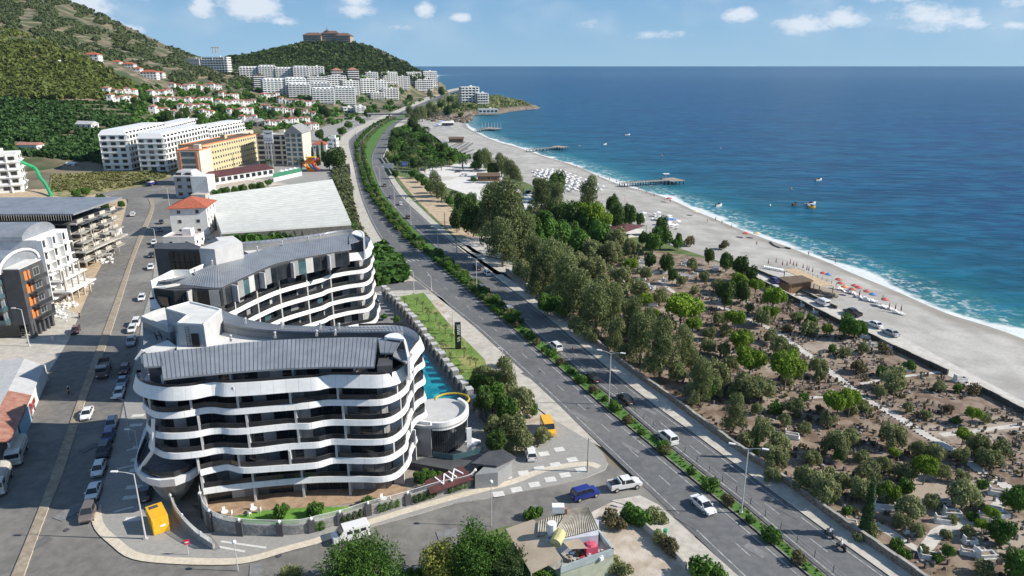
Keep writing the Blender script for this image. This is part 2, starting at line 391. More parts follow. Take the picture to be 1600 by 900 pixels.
# ---------------- coast ----------------
PAIRS = [((648, 186), (722, 186)), ((655, 196), (727, 192)), ((668, 205), (732, 200)), ((690, 222), (743.6, 206.7)), ((700, 240), (760.6, 215)), ((725, 258), (781, 222.7)), ((750, 268), (800, 227.5)),
 ((790, 274), (823, 235)), ((825, 287), (851, 244.5)), ((858, 305), (900, 259.6)), ((890, 325), (938.8, 276.7)), ((930, 345), (971, 289)), ((985, 362), (1016, 301)), ((1030, 376), (1054, 314.5)),
 ((1062, 388), (1086, 329.6)), ((1105, 402), (1114.5, 341)), ((1150, 417), (1150, 356)), ((1180, 427), (1187, 370)), ((1232, 452), (1232, 386)), ((1272, 474), (1262.5, 398)), ((1319, 497), (1293, 409.7)),
 ((1360, 514), (1336, 428.6)), ((1425, 546), (1400, 455)), ((1500, 582), (1478, 489)), ((1600, 632), (1585, 524)), ((1800, 735), (1790, 610)), ((2150, 905), (2130, 770)), ((2700, 1160), (2700, 1010))]
INL = [at(*a) for a, b in PAIRS]; WAT = [at(*b, -1.5) for a, b in PAIRS]
INLd = crom(INL, 6); WATd = crom(WAT, 6)
# highway edge lines (far to near)
HW = dict(
 L1=[(745, 135), (705, 143), (630, 173), (583, 193.5), (556, 210), (545, 221), (548, 240), (552, 257), (560, 295), (575, 337), (597, 377), (637, 425), (672, 455), (740, 510), (800, 565), (875, 635), (940, 697), (1050, 802), (1150, 898), (1330, 1070)],
 M1=[(745, 137), (705, 146), (635, 177.5), (599, 193), (576, 209), (563, 223), (567, 240), (576, 267), (585, 300), (612, 342), (640, 375), (678, 410), (725, 449), (787, 502), (825, 535), (880, 582), (940, 635), (1000, 684), (1082, 752), (1150, 807), (1260, 900), (1430, 1050)],
 M2=[(745, 138.5), (705, 149), (660, 168), (635, 181), (617, 191), (601, 206), (588, 227), (580, 248), (586, 275), (597, 300), (617, 325), (640, 350), (670, 377), (708, 411), (757, 452), (805, 493), (855, 537), (912, 585), (962, 625), (1022, 677), (1097, 737), (1160, 787), (1225, 842), (1297, 902), (1480, 1055)],
 R1=[(745, 141), (705, 152), (665, 171), (641, 182), (622, 192), (611, 207), (607, 224), (597, 247), (607, 277), (625, 305), (650, 330), (672, 349), (706, 379), (732, 400), (770, 430), (812, 462), (875, 512), (920, 550), (970, 592), (1025, 635), (1087, 680), (1150, 727), (1225, 782), (1300, 837), (1385, 898), (1580, 1040)])
HL = {k: crom([at(*p) for p in v], 5) for k, v in HW.items()}
def xof(P, y):
    ys = [p[1] for p in P]; xs = [p[0] for p in P]
    o = np.argsort(ys); return np.interp(y, np.array(ys)[o], np.array(xs)[o])
# ---------------- terrain ----------------
CTRL = [(-120, -90, 1400), (0, -45, 1400), (60, -18, 1400), (100, 0, 1400), (142, 16, 1400), (185, 36, 1420), (202, 48, 1420), (245, 64, 1450), (283, 80, 1480), (345, 101, 1500),
 (0, 20, 1150), (90, 35, 1150), (170, 60, 1180), (240, 88, 1200), (310, 112, 1200),
 (-150, 35, 800), (0, 47, 800), (50, 60, 800), (110, 84, 790), (160, 108, 780), (215, 138, 760), (0, 95, 720), (80, 115, 720), (150, 140, 700),
 (-150, 150, 640), (0, 152, 640), (110, 153, 640), (165, 166, 650), (240, 136, 820), (250, 120, 950), (145, 96, 930), (205, 112, 930),
 (-200, 235, 440), (0, 235, 450), (150, 230, 490), (0, 190, 550), (150, 190, 560), (235, 195, 600), (300, 190, 680), (400, 178, 780), (470, 182, 800), (500, 200, 640), (330, 150, 920), (330, 130, 1050), (280, 160, 800), (420, 160, 980),
 (500, 168, 980), (560, 158, 1050), (600, 170, 950), (640, 150, 1150), (400, 125, 1250), (560, 118, 1320), (640, 138, 1230), (670, 140, 1300), (345, 108, 1450),
 (365, 90, 1500), (420, 82, 1560), (472, 70, 1600), (512, 68, 1600), (550, 69, 1600), (575, 76, 1600), (600, 87, 1600), (625, 98, 1620), (640, 106, 1640), (652, 113, 1660),
 (480, 95, 1450), (580, 102, 1450), (250, 92, 1800), (310, 112, 1800), (370, 112, 1850), (340, 110, 1650), (420, 105, 1850)]
cp_ = [atY(*c) for c in CTRL]
cp_ += [Vector((x, y, z)) for x, y, z in ((-1500, 2100, 160), (-1000, 2100, 60), (-600, 2200, 20), (-300, 2000, -8), (-2000, 1300, 240), (-1400, 1000, 200), (-1100, 700, 120), (-900, 500, 60), (-700, 400, 10),
        (-600, 300, 0), (-180, 1500, 2), (-250, 1300, 3), (-1500, 2600, 60), (-800, 2600, 0), (-2500, 2600, 100), (-2500, 400, 200), (-500, 200, 0), (-900, 200, 20))]
_P = np.array([[p[0], p[1]] for p in cp_]); _Z = np.array([p[2] for p in cp_])
_D = np.linalg.norm(_P[:, None]-_P[None], axis=2); _A = np.zeros((len(_P)+3,)*2); _A[:-3, :-3] = _D
_A[:-3, -3] = 1; _A[-3, :-3] = 1; _A[:-3, -2:] = _P/1000; _A[-2:, :-3] = _P.T/1000
_W = np.linalg.solve(_A, np.concatenate([_Z, [0, 0, 0]]))
XE_Y = [0, 325, 330, 380, 420, 470, 560, 700, 1000, 1300, 1600, 1700]; XE_X = [-3000, -3000, -420, -330, -290, -235, -205, -190, -205, -195, -180, -60]
def H(x, y):
    x = np.atleast_1d(np.asarray(x, float)); y = np.atleast_1d(np.asarray(y, float))
    d = np.sqrt((x[:, None]-_P[:, 0])**2+(y[:, None]-_P[:, 1])**2)
    z = d@_W[:-3]+_W[-3]+x/1000*_W[-2]+y/1000*_W[-1]
    e = np.interp(y, XE_Y, XE_X); t = np.clip((e-x)/90, 0, 1); t = t*t*(3-2*t)
    return np.maximum(z, -.3)*t-.3*(1-t)
def Hf(x, y): return float(H(x, y)[0])
INLX = crom(INL, 3)
def hit(px, py, y0=430, y1=2300):
    """where the sight line of a photo pixel meets the hills"""
    ys = np.linspace(y0, y1, 900); d = ray(px, py); k = ys/d[1]
    xs = d[0]*k; zs = CH+d[2]*k; h = H(xs, ys); w = np.where(zs < h+.05)[0]
    i = w[0] if len(w) else 899
    return Vector((xs[i], ys[i], float(h[i])))
def build_terrain():
    xs = np.concatenate([np.arange(-3000, -1000, 60), np.arange(-1000, -150, 11), np.arange(-150, 420, 14)])
    ys = np.concatenate([np.arange(-300, 300, 40), np.arange(300, 1750, 11), np.arange(1750, 3200, 60)])
    X, Y = np.meshgrid(xs, ys); Z = H(X.ravel(), Y.ravel()).reshape(X.shape)
    mt = (Z > 6); fn = np.vectorize(lambda a, b: fractal(Vector((a/95, b/95, 0)), 1, 2, 4))
    Z = np.where(mt, Z+fn(X, Y)*np.clip((Z-6)/40, 0, 1)*5.5, Z)
    ix = xof(INLX, Y.ravel()).reshape(X.shape)
    Z = np.where((X > ix-18) & (Y < 1700), -6, Z); Z = np.where((Y > 1600) & (X > -130-(Y-1600)*.3), -8, Z)
    nx, ny = len(xs), len(ys)
    v = np.stack([X.ravel(), Y.ravel(), Z.ravel()], 1)
    i = np.arange(nx*ny).reshape(ny, nx); f = np.stack([i[:-1, :-1], i[:-1, 1:], i[1:, 1:], i[1:, :-1]], -1).reshape(-1, 4)
    me = bpy.data.meshes.new('terrain'); me.from_pydata(v.tolist(), [], f.tolist()); me.polygons.foreach_set('use_smooth', [True]*len(f))
    m = mat('hill_ground', (.10, .085, .05), (.20, .165, .11), .97, .05, bump=.6, bscale=.6)
    nt = m.node_tree; b = [n for n in nt.nodes if n.type == 'BSDF_PRINCIPLED'][0]; old = b.inputs['Base Color'].links[0].from_socket
    pos = N(nt, 'ShaderNodeNewGeometry').outputs['Position']; zc = N(nt, 'ShaderNodeSeparateXYZ', {0: pos}).outputs[2]
    n1 = N(nt, 'ShaderNodeTexNoise', {'Vector': pos, 'Scale': .03, 'Detail': 6}).outputs[0]
    n2 = N(nt, 'ShaderNodeTexNoise', {'Vector': pos, 'Scale': .012, 'Detail': 3}).outputs[0]
    w = M_(nt, 'FRACT', M_(nt, 'ADD', M_(nt, 'DIVIDE', zc, 6.5), M_(nt, 'MULTIPLY', n1, 1.6)))   # terrace walls on the slopes
    ter = M_(nt, 'MULTIPLY', mapr(nt, w, .55, .8), mapr(nt, n2, .42, .56))
    c = mixc(nt, mapr(nt, n1, .42, .6), old, (.05, .075, .025)); c = mixc(nt, M_(nt, 'MULTIPLY', ter, .6), c, (.30, .23, .165))
    nt.links.new(c, b.inputs['Base Color'])
    me.materials.append(m); o = bpy.data.objects.new('terrain', me); COL.objects.link(o); o['kind'] = 'structure'
build_terrain()

def build_sea():
    m = bpy.data.materials.new('sea_water'); m.use_nodes = True; nt = m.node_tree; nt.nodes.clear()
    s = N(nt, 'ShaderNodeAttribute', attribute_name='shore').outputs['Fac']
    pos = N(nt, 'ShaderNodeNewGeometry').outputs['Position']
    n1 = N(nt, 'ShaderNodeTexNoise', {'Vector': pos, 'Scale': .02, 'Detail': 5, 'Roughness': .6}).outputs[0]
    n0 = N(nt, 'ShaderNodeTexNoise', {'Vector': pos, 'Scale': .0045, 'Detail': 5, 'Roughness': .6}).outputs[0]
    sn = M_(nt, 'ADD', s, M_(nt, 'MULTIPLY', M_(nt, 'SUBTRACT', n1, .5), M_(nt, 'MINIMUM', M_(nt, 'MULTIPLY', s, 1.2), 120)))
    r = nt.nodes.new('ShaderNodeValToRGB'); e = r.color_ramp
    stops = [(0, (.10, .27, .27)), (.018, (.035, .20, .225)), (.05, (.006, .105, .15)), (.11, (.003, .068, .125)), (.22, (.002, .050, .132)), (.5, (.0012, .036, .128)), (1, (.0008, .030, .125))]
    e.elements[0].position = 0; e.elements[0].color = (*stops[0][1], 1); e.elements[1].position = 1; e.elements[1].color = (*stops[-1][1], 1)
    for p, c in stops[1:-1]: q = e.elements.new(p); q.color = (*c, 1)
    nt.links.new(M_(nt, 'DIVIDE', sn, 520), r.inputs[0])
    mp = N(nt, 'ShaderNodeMapping', {0: pos, 2: (0, 0, R(24)), 3: (1, .38, 1)})
    mp.inputs[3].default_value = (.42, 1, 1)
    w1 = N(nt, 'ShaderNodeTexNoise', {'Vector': mp.outputs[0], 'Scale': .16, 'Detail': 8, 'Roughness': .62, 'Distortion': .4}).outputs[0]
    w2 = N(nt, 'ShaderNodeTexNoise', {'Vector': mp.outputs[0], 'Scale': .035, 'Detail': 5, 'Roughness': .6}).outputs[0]
    h = M_(nt, 'ADD', M_(nt, 'MULTIPLY', w1, 1.0), M_(nt, 'MULTIPLY', w2, 2.0))
    bp = N(nt, 'ShaderNodeBump', {'Height': h, 'Strength': .75, 'Distance': 1.5})
    wi = mixc(nt, M_(nt, 'MULTIPLY', mapr(nt, n0, .40, .66), .3), r.outputs[0], (.006, .085, .15))
    wi = mixc(nt, M_(nt, 'MULTIPLY', mapr(nt, w1, .42, .62), .5), wi, (.012, .16, .28))  # brighter wave streaks painted into the water colour in place of reflections
    wi = mixc(nt, M_(nt, 'MULTIPLY', mapr(nt, w2, .55, .35), .4), wi, (.001, .025, .06))  # darker streaks between the waves, likewise painted to stand in for reflection
    # foam: breaking edge on the beach, with ragged lace further out
    f1 = N(nt, 'ShaderNodeTexNoise', {'Vector': pos, 'Scale': .13, 'Detail': 7, 'Roughness': .68}).outputs[0]
    f2 = N(nt, 'ShaderNodeTexNoise', {'Vector': pos, 'Scale': .035, 'Detail': 4, 'Roughness': .5}).outputs[0]
    lim = M_(nt, 'ADD', M_(nt, 'MULTIPLY', f1, 9), M_(nt, 'MULTIPLY', M_(nt, 'SUBTRACT', f2, .5), 22))
    foam = mapr(nt, M_(nt, 'SUBTRACT', lim, s), -1.0, 2.2)
    f3 = N(nt, 'ShaderNodeTexNoise', {'Vector': pos, 'Scale': .42, 'Detail': 8, 'Roughness': .75}).outputs[0]
    lace = M_(nt, 'MULTIPLY', mapr(nt, f3, .50, .60), mapr(nt, s, 22, 9))
    foam = M_(nt, 'MAXIMUM', foam, M_(nt, 'MULTIPLY', lace, .6))
    col = mixc(nt, foam, wi, (.68, .72, .72))
    b = N(nt, 'ShaderNodeBsdfPrincipled', {'Base Color': col, 'Roughness': mapr(nt, foam, 0, 1, .3, .8), 'Normal': bp.outputs[0], 'IOR': 1.33, 'Specular IOR Level': .1})
    N(nt, 'ShaderNodeOutputMaterial', {0: b.outputs[0]})
    base = resample(crom([Vector((-520, 5200, -1.5)), Vector((-300, 2600, -1.5)), Vector((-190, 1750, -1.5)), Vector((-128, 1560, -1.5)), Vector((-95, 1330, -1.5)), Vector((-70, 1180, -1.5)), Vector((-62, 1000, -1.5))]+WAT[1:], 6), 4.0)
    mono = [base[0]]
    for p in base[1:]:
        if (mono[-1]-p).dot(Vector((-.37, .93, 0))) > .5: mono.append(p)
    base = mono
    nrm = Vector((.93, .37, 0)); ds = [-6, -2, 0, 2, 4, 6, 8, 11, 15, 20, 28, 40, 60, 90, 140, 220, 340, 520, 900, 2000, 6000, 20000, 90000]
    V = []; A = []
    cx = np.array([[p[0], p[1]] for p in base])
    for p in base:
        for d in ds:
            q = p+nrm*d; V.append((q[0], q[1], -1.5)); A.append(d)
    V = np.array(V); A = np.array(A, float)
    near = (A > 0) & (A < 1000)
    D = np.full(len(A), 1e9)
    for i in range(0, len(V), 4000):
        D[i:i+4000] = np.sqrt(((V[i:i+4000, None, :2]-cx[None])**2).sum(2)).min(1)
    A = np.where(near, D, A)
    k = len(ds); n = len(base); i = np.arange(n*k).reshape(n, k)
    f = np.stack([i[:-1, :-1], i[1:, :-1], i[1:, 1:], i[:-1, 1:]], -1).reshape(-1, 4).tolist()
    V = V.tolist(); b0 = len(V)
    e0, e1 = V[0], V[k-1]     # the open sea beyond the headland, out to the horizon
    V += [(-60000, 90000, -1.5), (90000, 130000, -1.5), (-500, 6500, -1.5)]; f += [(0, k-1, b0+1, b0), ]
    l0, l1 = V[(n-1)*k], V[(n-1)*k+k-1]; V += [(l1[0], l1[1]-60000, -1.5), (l0[0]+100, -2000, -1.5)]; f += [((n-1)*k, b0+4, b0+3, (n-1)*k+k-1)]
    A = np.concatenate([A, [9999]*5])
    me = bpy.data.meshes.new('sea'); me.from_pydata(V, [], f)
    at_ = me.attributes.new('shore', 'FLOAT', 'POINT'); at_.data.foreach_set('value', A.astype(np.float32))
    me.materials.append(m); me.update()
    bm = bmesh.new(); bm.from_mesh(me); bmesh.ops.recalc_face_normals(bm, faces=bm.faces)
    if sum(f.normal.z for f in bm.faces) < 0: bmesh.ops.reverse_faces(bm, faces=bm.faces)
    bm.to_mesh(me); bm.free()
    o = bpy.data.objects.new('sea', me); COL.objects.link(o); o['kind'] = 'structure'
build_sea()

def build_beach():
    m = mat('beach_shingle', (.34, .325, .30), (.46, .445, .415), .95, .12, bump=.35, bscale=2.5, big=[((.54, .52, .485), .03, .5, .66, .6), ((.29, .275, .25), .3, .6, .7, .35)])
    nt = m.node_tree; b = [n for n in nt.nodes if n.type == 'BSDF_PRINCIPLED'][0]; old = b.inputs['Base Color'].links[0].from_socket
    s = N(nt, 'ShaderNodeAttribute', attribute_name='wet').outputs['Fac']; pos = N(nt, 'ShaderNodeNewGeometry').outputs['Position']
    nn = N(nt, 'ShaderNodeTexNoise', {'Vector': pos, 'Scale': .06, 'Detail': 4}).outputs[0]
    wet = mapr(nt, M_(nt, 'ADD', s, M_(nt, 'MULTIPLY', M_(nt, 'SUBTRACT', nn, .5), 8)), 11, 3)   # sand the last wave has soaked
    fi = N(nt, 'ShaderNodeTexNoise', {'Vector': pos, 'Scale': 1.6, 'Detail': 9, 'Roughness': .8}).outputs[0]
    old = mixc(nt, mapr(nt, fi, .35, .7), old, (.52, .505, .48)) if False else mixc(nt, M_(nt, 'MULTIPLY', mapr(nt, fi, .40, .66), .45), old, (.25, .24, .225))
    nt.links.new(mixc(nt, M_(nt, 'MULTIPLY', wet, .65), old, (.21, .185, .155)), b.inputs['Base Color'])
    V = []; A = []; ts = [0, .12, .25, .4, .55, .7, .82, .92, 1, 1.12, 1.5]
    P, Q = INLd, WATd
    for a, c in zip(P, Q):
        L = (c-a).length; n = max(L, 1)
        for t in ts:
            p = a.lerp(c, t); z = 0.0-1.5*(t**1.6) if t <= 1 else -1.5-(t-1)*9
            nz = pnoise(Vector((p[0]/14, p[1]/14, 0)))*.22*min(1, t*4)*max(0, 1-t)
            V.append((p[0], p[1], z+nz+.012)); A.append((1-t)*n)
    k = len(ts); i = np.arange(len(P)*k).reshape(len(P), k)
    f = np.stack([i[:-1, :-1], i[1:, :-1], i[1:, 1:], i[:-1, 1:]], -1).reshape(-1, 4).tolist()
    me = bpy.data.meshes.new('beach'); me.from_pydata(V, [], f); at_ = me.attributes.new('wet', 'FLOAT', 'POINT'); at_.data.foreach_set('value', A)
    me.materials.append(m); me.polygons.foreach_set('use_smooth', [True]*len(f)); me.update()
    bm = bmesh.new(); bm.from_mesh(me)
    if sum(f.normal.z for f in bm.faces) < 0: bmesh.ops.reverse_faces(bm, faces=bm.faces)
    bm.to_mesh(me); bm.free()
    o = bpy.data.objects.new('beach', me); COL.objects.link(o); o['kind'] = 'structure'
build_beach()
def beach_z(p):
    """height of the beach at a plan position"""
    best = min(range(len(INLd)), key=lambda i: min((INLd[i].lerp(WATd[i], t)-Vector((p[0], p[1], 0))).length for t in (.1, .5, .9)))
    a, c = INLd[best], WATd[best]; a2 = a.copy(); c2 = c.copy(); c2.z = 0
    d = c2-a2; t = max(0, min(1, (Vector((p[0], p[1], 0))-a2).dot(d)/d.length_squared)); return -1.5*t**1.6+.02
def onbeach(px, py):
    z = 0
    for _ in range(4): p = at(px, py, z); z = beach_z(p)
    return at(px, py, z)

def build_headland():
    near = [(700, 188), (712, 186), (726, 184), (740, 179.5), (764, 179), (781, 178.3), (798, 174.5), (823, 171.5), (840, 170.5)]
    far = [(846, 168.5), (827, 164.5), (812, 161), (800, 157.6), (785, 154), (762, 150.5), (740, 147), (722, 143), (712, 139)]
    P = [at(a, b, -1.5) for a, b in near+far]; P += [Vector((-150, 1480, 0)), Vector((-120, 1000, 0))]
    xs = np.arange(-170, 90, 4.0); ys = np.arange(820, 1500, 6.0); V = []; ok = {}
    pa = np.array([[p[0], p[1]] for p in P]); pb = np.roll(pa, -1, 0)
    for j, y in enumerate(ys):
        for i, x in enumerate(xs):
            ins = inpoly(x, y, P); q = np.array([x, y]); ab = pb-pa; t = np.clip(((q-pa)*ab).sum(1)/(ab**2).sum(1), 0, 1)
            d = np.sqrt((((pa+ab*t[:, None])-q)**2).sum(1)).min()
            nz = fractal(Vector((x/9, y/9, 1)), 1, 2, 4)
            z = -2+min(d*.42, 4.2+nz*.8)+min(d*.07, 6)+nz*min(d*.2, 1.6) if ins else -2-min(d*.5, 3)
            V.append((x, y, z))
    nx = len(xs); i = np.arange(len(V)).reshape(len(ys), nx); f = np.stack([i[:-1, :-1], i[:-1, 1:], i[1:, 1:], i[1:, :-1]], -1).reshape(-1, 4).tolist()
    f = [q for q in f if max(V[k][2] for k in q) > -4.9]
    m = mat('headland_rock', (.11, .085, .065), (.27, .22, .17), .95, .25, bump=1.0, bscale=.8, big=[((.10, .09, .07), .5, .5, .62, .7)])
    nt = m.node_tree; b = [n for n in nt.nodes if n.type == 'BSDF_PRINCIPLED'][0]; old = b.inputs['Base Color'].links[0].from_socket
    pos = N(nt, 'ShaderNodeNewGeometry').outputs['Position']; zc = N(nt, 'ShaderNodeSeparateXYZ', {0: pos}).outputs[2]
    nn = N(nt, 'ShaderNodeTexNoise', {'Vector': pos, 'Scale': .12, 'Detail': 5}).outputs[0]
    nt.links.new(mixc(nt, mapr(nt, M_(nt, 'ADD', zc, M_(nt, 'MULTIPLY', nn, 4)), 4.2, 6), old, (.085, .095, .035)), b.inputs['Base Color'])
    me = bpy.data.meshes.new('headland'); me.from_pydata(V, [], f); me.materials.append(m); o = bpy.data.objects.new('headland', me); COL.objects.link(o); o['kind'] = 'structure'
    return P
HEAD = build_headland()

# ---------------- ground sheets ----------------
def G(l): return [at(*p) for p in l]
sheet('road_junction', G([(-700, 1500), (-260, 760), (-60, 640), (40, 625), (62, 582), (90, 560), (125, 490), (150, 430), (178, 380), (192, 345), (200, 312), (155, 303), (150, 292), (262, 272), (300, 290), (300, 320), (262, 380), (250, 440), (262, 700), (262, 790), (560, 780), (900, 690), (1010, 760), (1090, 830), (1050, 900), (1200, 1500)]), -.02, asphalt_old)
# town ground right of the left street, under the curved buildings
sheet('town_ground', G([(262, 300), (300, 262), (470, 262), (545, 300), (552, 330), (575, 400), (628, 440), (680, 500), (900, 690), (560, 830), (200, 840), (200, 600), (238, 420), (262, 340)]), -.10, soillight)
sheet('hotel_ground', G([(300, 262), (470, 290), (560, 290), (548, 222), (560, 205), (620, 178), (500, 185), (380, 215), (260, 262)]), -.06, paving)
sheet('building_site_ground', G([(-400, 560), (-400, 330), (-50, 300), (150, 292), (196, 305), (200, 330), (178, 380), (150, 430), (125, 490), (90, 560), (62, 600), (-60, 760), (-400, 800)]), -.04, sanddirt)
sheet('left_forecourt', G([(-120, 540), (60, 470), (125, 490), (108, 530), (90, 560), (62, 602), (-100, 640)]), 0.0, concrete)
sheet('grass_lot', G([(75, 303), (80, 272), (170, 268), (262, 266), (268, 276), (230, 290), (150, 303), (110, 310)]), .06, drygrass)
sheet('bank_road', G([(268, 276), (262, 297), (200, 312), (150, 303), (230, 290)]), .02, asphalt_old)
sheet('park_ground', G([(612, 200), (650, 186), (668, 205), (700, 240), (725, 258), (790, 274), (825, 287), (858, 305), (890, 325), (930, 345), (985, 362), (1030, 376), (1062, 388), (1105, 402), (1180, 427),
   (1260, 468), (1240, 520), (900, 530), (812, 462), (770, 430), (706, 379), (650, 330), (607, 277), (597, 247), (607, 224)]), -.01, verge)
CEM = G([(812, 440), (845, 468), (900, 512), (942, 548), (987, 584), (1040, 622), (1110, 675), (1175, 722), (1250, 775), (1310, 820), (1420, 895), (1640, 1050), (2300, 1100), (1800, 735), (1600, 640), (1500, 586), (1394, 540), (1300, 497), (1160, 424), (1105, 404), (1030, 392), (900, 400)])
sheet('cemetery_ground', CEM, .01, soil)
sheet('gravel_parking', G([(655, 268), (690, 258), (740, 254), (780, 262), (800, 290), (850, 320), (900, 345), (880, 352), (800, 330), (760, 318), (725, 302), (690, 290)]), .02, gravel)
sheet('dirt_strip', G([(620, 275), (650, 280), (690, 310), (740, 360), (760, 390), (728, 385), (690, 350), (650, 312)]), .02, sanddirt)
sheet('gravel_drive', G([(712, 372), (770, 368), (810, 395), (800, 405), (770, 402), (740, 395)]), .025, pathm)
sheet('bus_bay', G([(705, 377), (735, 396), (790, 408), (830, 412), (815, 440), (790, 438), (745, 408)]), .03, concrete)
sheet('east_verge', G([(700, 372), (735, 385), (795, 425), (855, 472), (840, 480), (770, 432), (728, 400)]), .025, concrete)
sheet('lawn_edge', G([(650, 452), (690, 465), (722, 500), (760, 545), (800, 600), (765, 604), (720, 545)]), .03, soillight)
# pavement and dirt verges of the highway
def band(name, a, b, z, m, kind='structure'):
    n = min(len(a), len(b)); o = MB().strip([(p[0], p[1], z) for p in b], [(p[0], p[1], z) for p in a]).build(name, m, fix=False)
    if kind: o['kind'] = kind
    return o
def match(a, b, step=4):
    n = max(8, int(sum((p-q).length for p, q in zip(a, a[1:]))/step)); 
    def rs(P):
        P = [Vector(p) for p in P]; L = [0]
        for u, v in zip(P, P[1:]): L.append(L[-1]+(v-u).length)
        out = []; i = 0
        for k in range(n+1):
            t = L[-1]*k/n
            while i < len(L)-2 and L[i+1] < t: i += 1
            w = (t-L[i])/max(1e-9, L[i+1]-L[i]); out.append(P[i].lerp(P[i+1], w))
        return out
    return rs(a), rs(b)
L1, M1 = match(HL['L1'], HL['M1']); M2, R1 = match(HL['M2'], HL['R1'])
band('left_carriageway', L1, M1, .03, asphalt); band('right_carriageway', M2, R1, .03, asphalt)
lo = [at(*p) for p in [(735, 134), (690, 143), (620, 172), (572, 191), (540, 209), (530, 222), (536, 245), (541, 258), (544, 295), (550, 330), (568, 377), (600, 410), (624, 428)]]
hi = [at(*p) for p in [(745, 135), (705, 143), (630, 173), (583, 193.5), (556, 210), (545, 221), (548, 240), (552, 257), (560, 295), (575, 337), (597, 377), (625, 412), (640, 428)]]
a_, b_ = match(crom(lo, 4), crom(hi, 4)); band('west_pavement', a_, b_, .05, concrete)
sheet('highway_forecourt', G([(640, 430), (600, 448), (580, 452), (604, 462), (690, 470), (722, 530), (745, 560), (790, 600), (880, 668), (940, 699), (875, 635), (800, 565), (740, 510), (672, 455)]), .035, concrete)
sheet('side_lane', G([(575, 449), (640, 439), (652, 440), (668, 453), (620, 454), (580, 457)]), .045, asphalt)
a_, b_ = match(crom(G([(612, 272), (632, 300), (668, 335), (690, 355), (712, 374)]), 4), crom(G([(607, 277), (625, 305), (657, 336), (680, 357), (706, 379)]), 4))
band('east_pavement', a_, b_, .10, concrete)
a_, b_ = match(crom(G([(597, 247), (607, 224), (611, 207), (622, 192), (641, 182)]), 4), crom(G([(603, 249), (614, 226), (620, 208), (632, 194), (655, 184)]), 4))
band('beach_road_verge', a_, b_, .10, concrete)
R2P = [(790, 425), (845, 468), (900, 512), (942, 548), (987, 584), (1040, 622), (1110, 675), (1175, 722), (1250, 775), (1310, 820), (1420, 897), (1610, 1030)]
R2 = crom(G(R2P), 5)
r1 = [p for p in HL['R1'] if p[1] < 268]
a_, b_ = match([at(775, 430)]+r1, R2)
pv = MB()
A3 = [(p[0], p[1], .15) for p in a_]; B3 = [(p[0], p[1], .15) for p in b_]
pv.strip(B3, A3); pv.strip(A3, [(p[0], p[1], .0) for p in a_], 1)
o = pv.build('east_sidewalk', [concrete, kerbdark], fix=False); o['kind'] = 'structure'
# median: grass bed between kerbs
m1i = [p for p in HL['M1']]; m2i = [p for p in HL['M2']]
a_, b_ = match(m1i, m2i, 3)
sel = [i for i in range(len(a_)) if a_[i][1] < 1400]
a_ = [a_[i] for i in sel]; b_ = [b_[i] for i in sel]
a2 = offs(a_, .0); k1 = []; k2 = []; g1 = []; g2 = []
for p, q in zip(a_, b_):
    d = (q-p).normalized(); w = (q-p).length
    k1.append(p+d*min(.5, w*.1)); g1.append(p+d*min(.8, w*.18)); g2.append(q-d*min(1.0, w*.2)); k2.append(q-d*min(.75, w*.12))
up = lambda P, z: [(p[0], p[1], z) for p in P]
mk = MB(); mk.strip(up(k1, .16), up(k1, .0)); mk.strip(up(g1, .16), up(k1, .16)); mk.strip(up(k2, .16), up(g2, .16)); mk.strip(up(k2, .0), up(k2, .16))
o = mk.build('median_kerb', kerbdark, fix=False); o['kind'] = 'structure'
o = MB().strip(up(g2, .14), up(g1, .14)).build('median_bed', medgrass, fix=False); o['kind'] = 'structure'
# painted edge lines and lane dashes
def line_on(name, P, off, w, z=.045, dash=None, ymax=700):
    P = resample([p for p in P if p[1] < ymax], 3.0); Q = offs(P, off-w/2); S = offs(P, off+w/2); b = MB()
    for i in range(len(P)-1):
        if dash and (i % dash[1]) >= dash[0]: continue
        b.quad((*S[i][:2], z), (*S[i+1][:2], z), (*Q[i+1][:2], z), (*Q[i][:2], z))
    o = b.build(name, linem, fix=False); o['kind'] = 'structure'
line_on('edge_line', HL['L1'], -.5 if False else -.9, .16); line_on('edge_line', HL['M1'], .9, .16); line_on('edge_line', HL['M2'], -.7, .16); line_on('edge_line', HL['R1'], .8, .14)
mid = [(a+b)/2 for a, b in zip(L1, M1)]; line_on('lane_line', mid, 0, .13, dash=(1, 3), ymax=500)
mid2 = [(a+b)/2 for a, b in zip(M2, R1)]; line_on('lane_line', mid2, 0, .13, dash=(1, 3), ymax=500)
cw = MB()   # zebra crossing
for i in range(8):
    p = at(633+i*6.2, 408.5+i*-.9+0); cw.box((p[0], p[1], .05), (.45, 3.4, .006), R(28))
o = cw.build('zebra_crossing', linem); o['kind'] = 'structure'
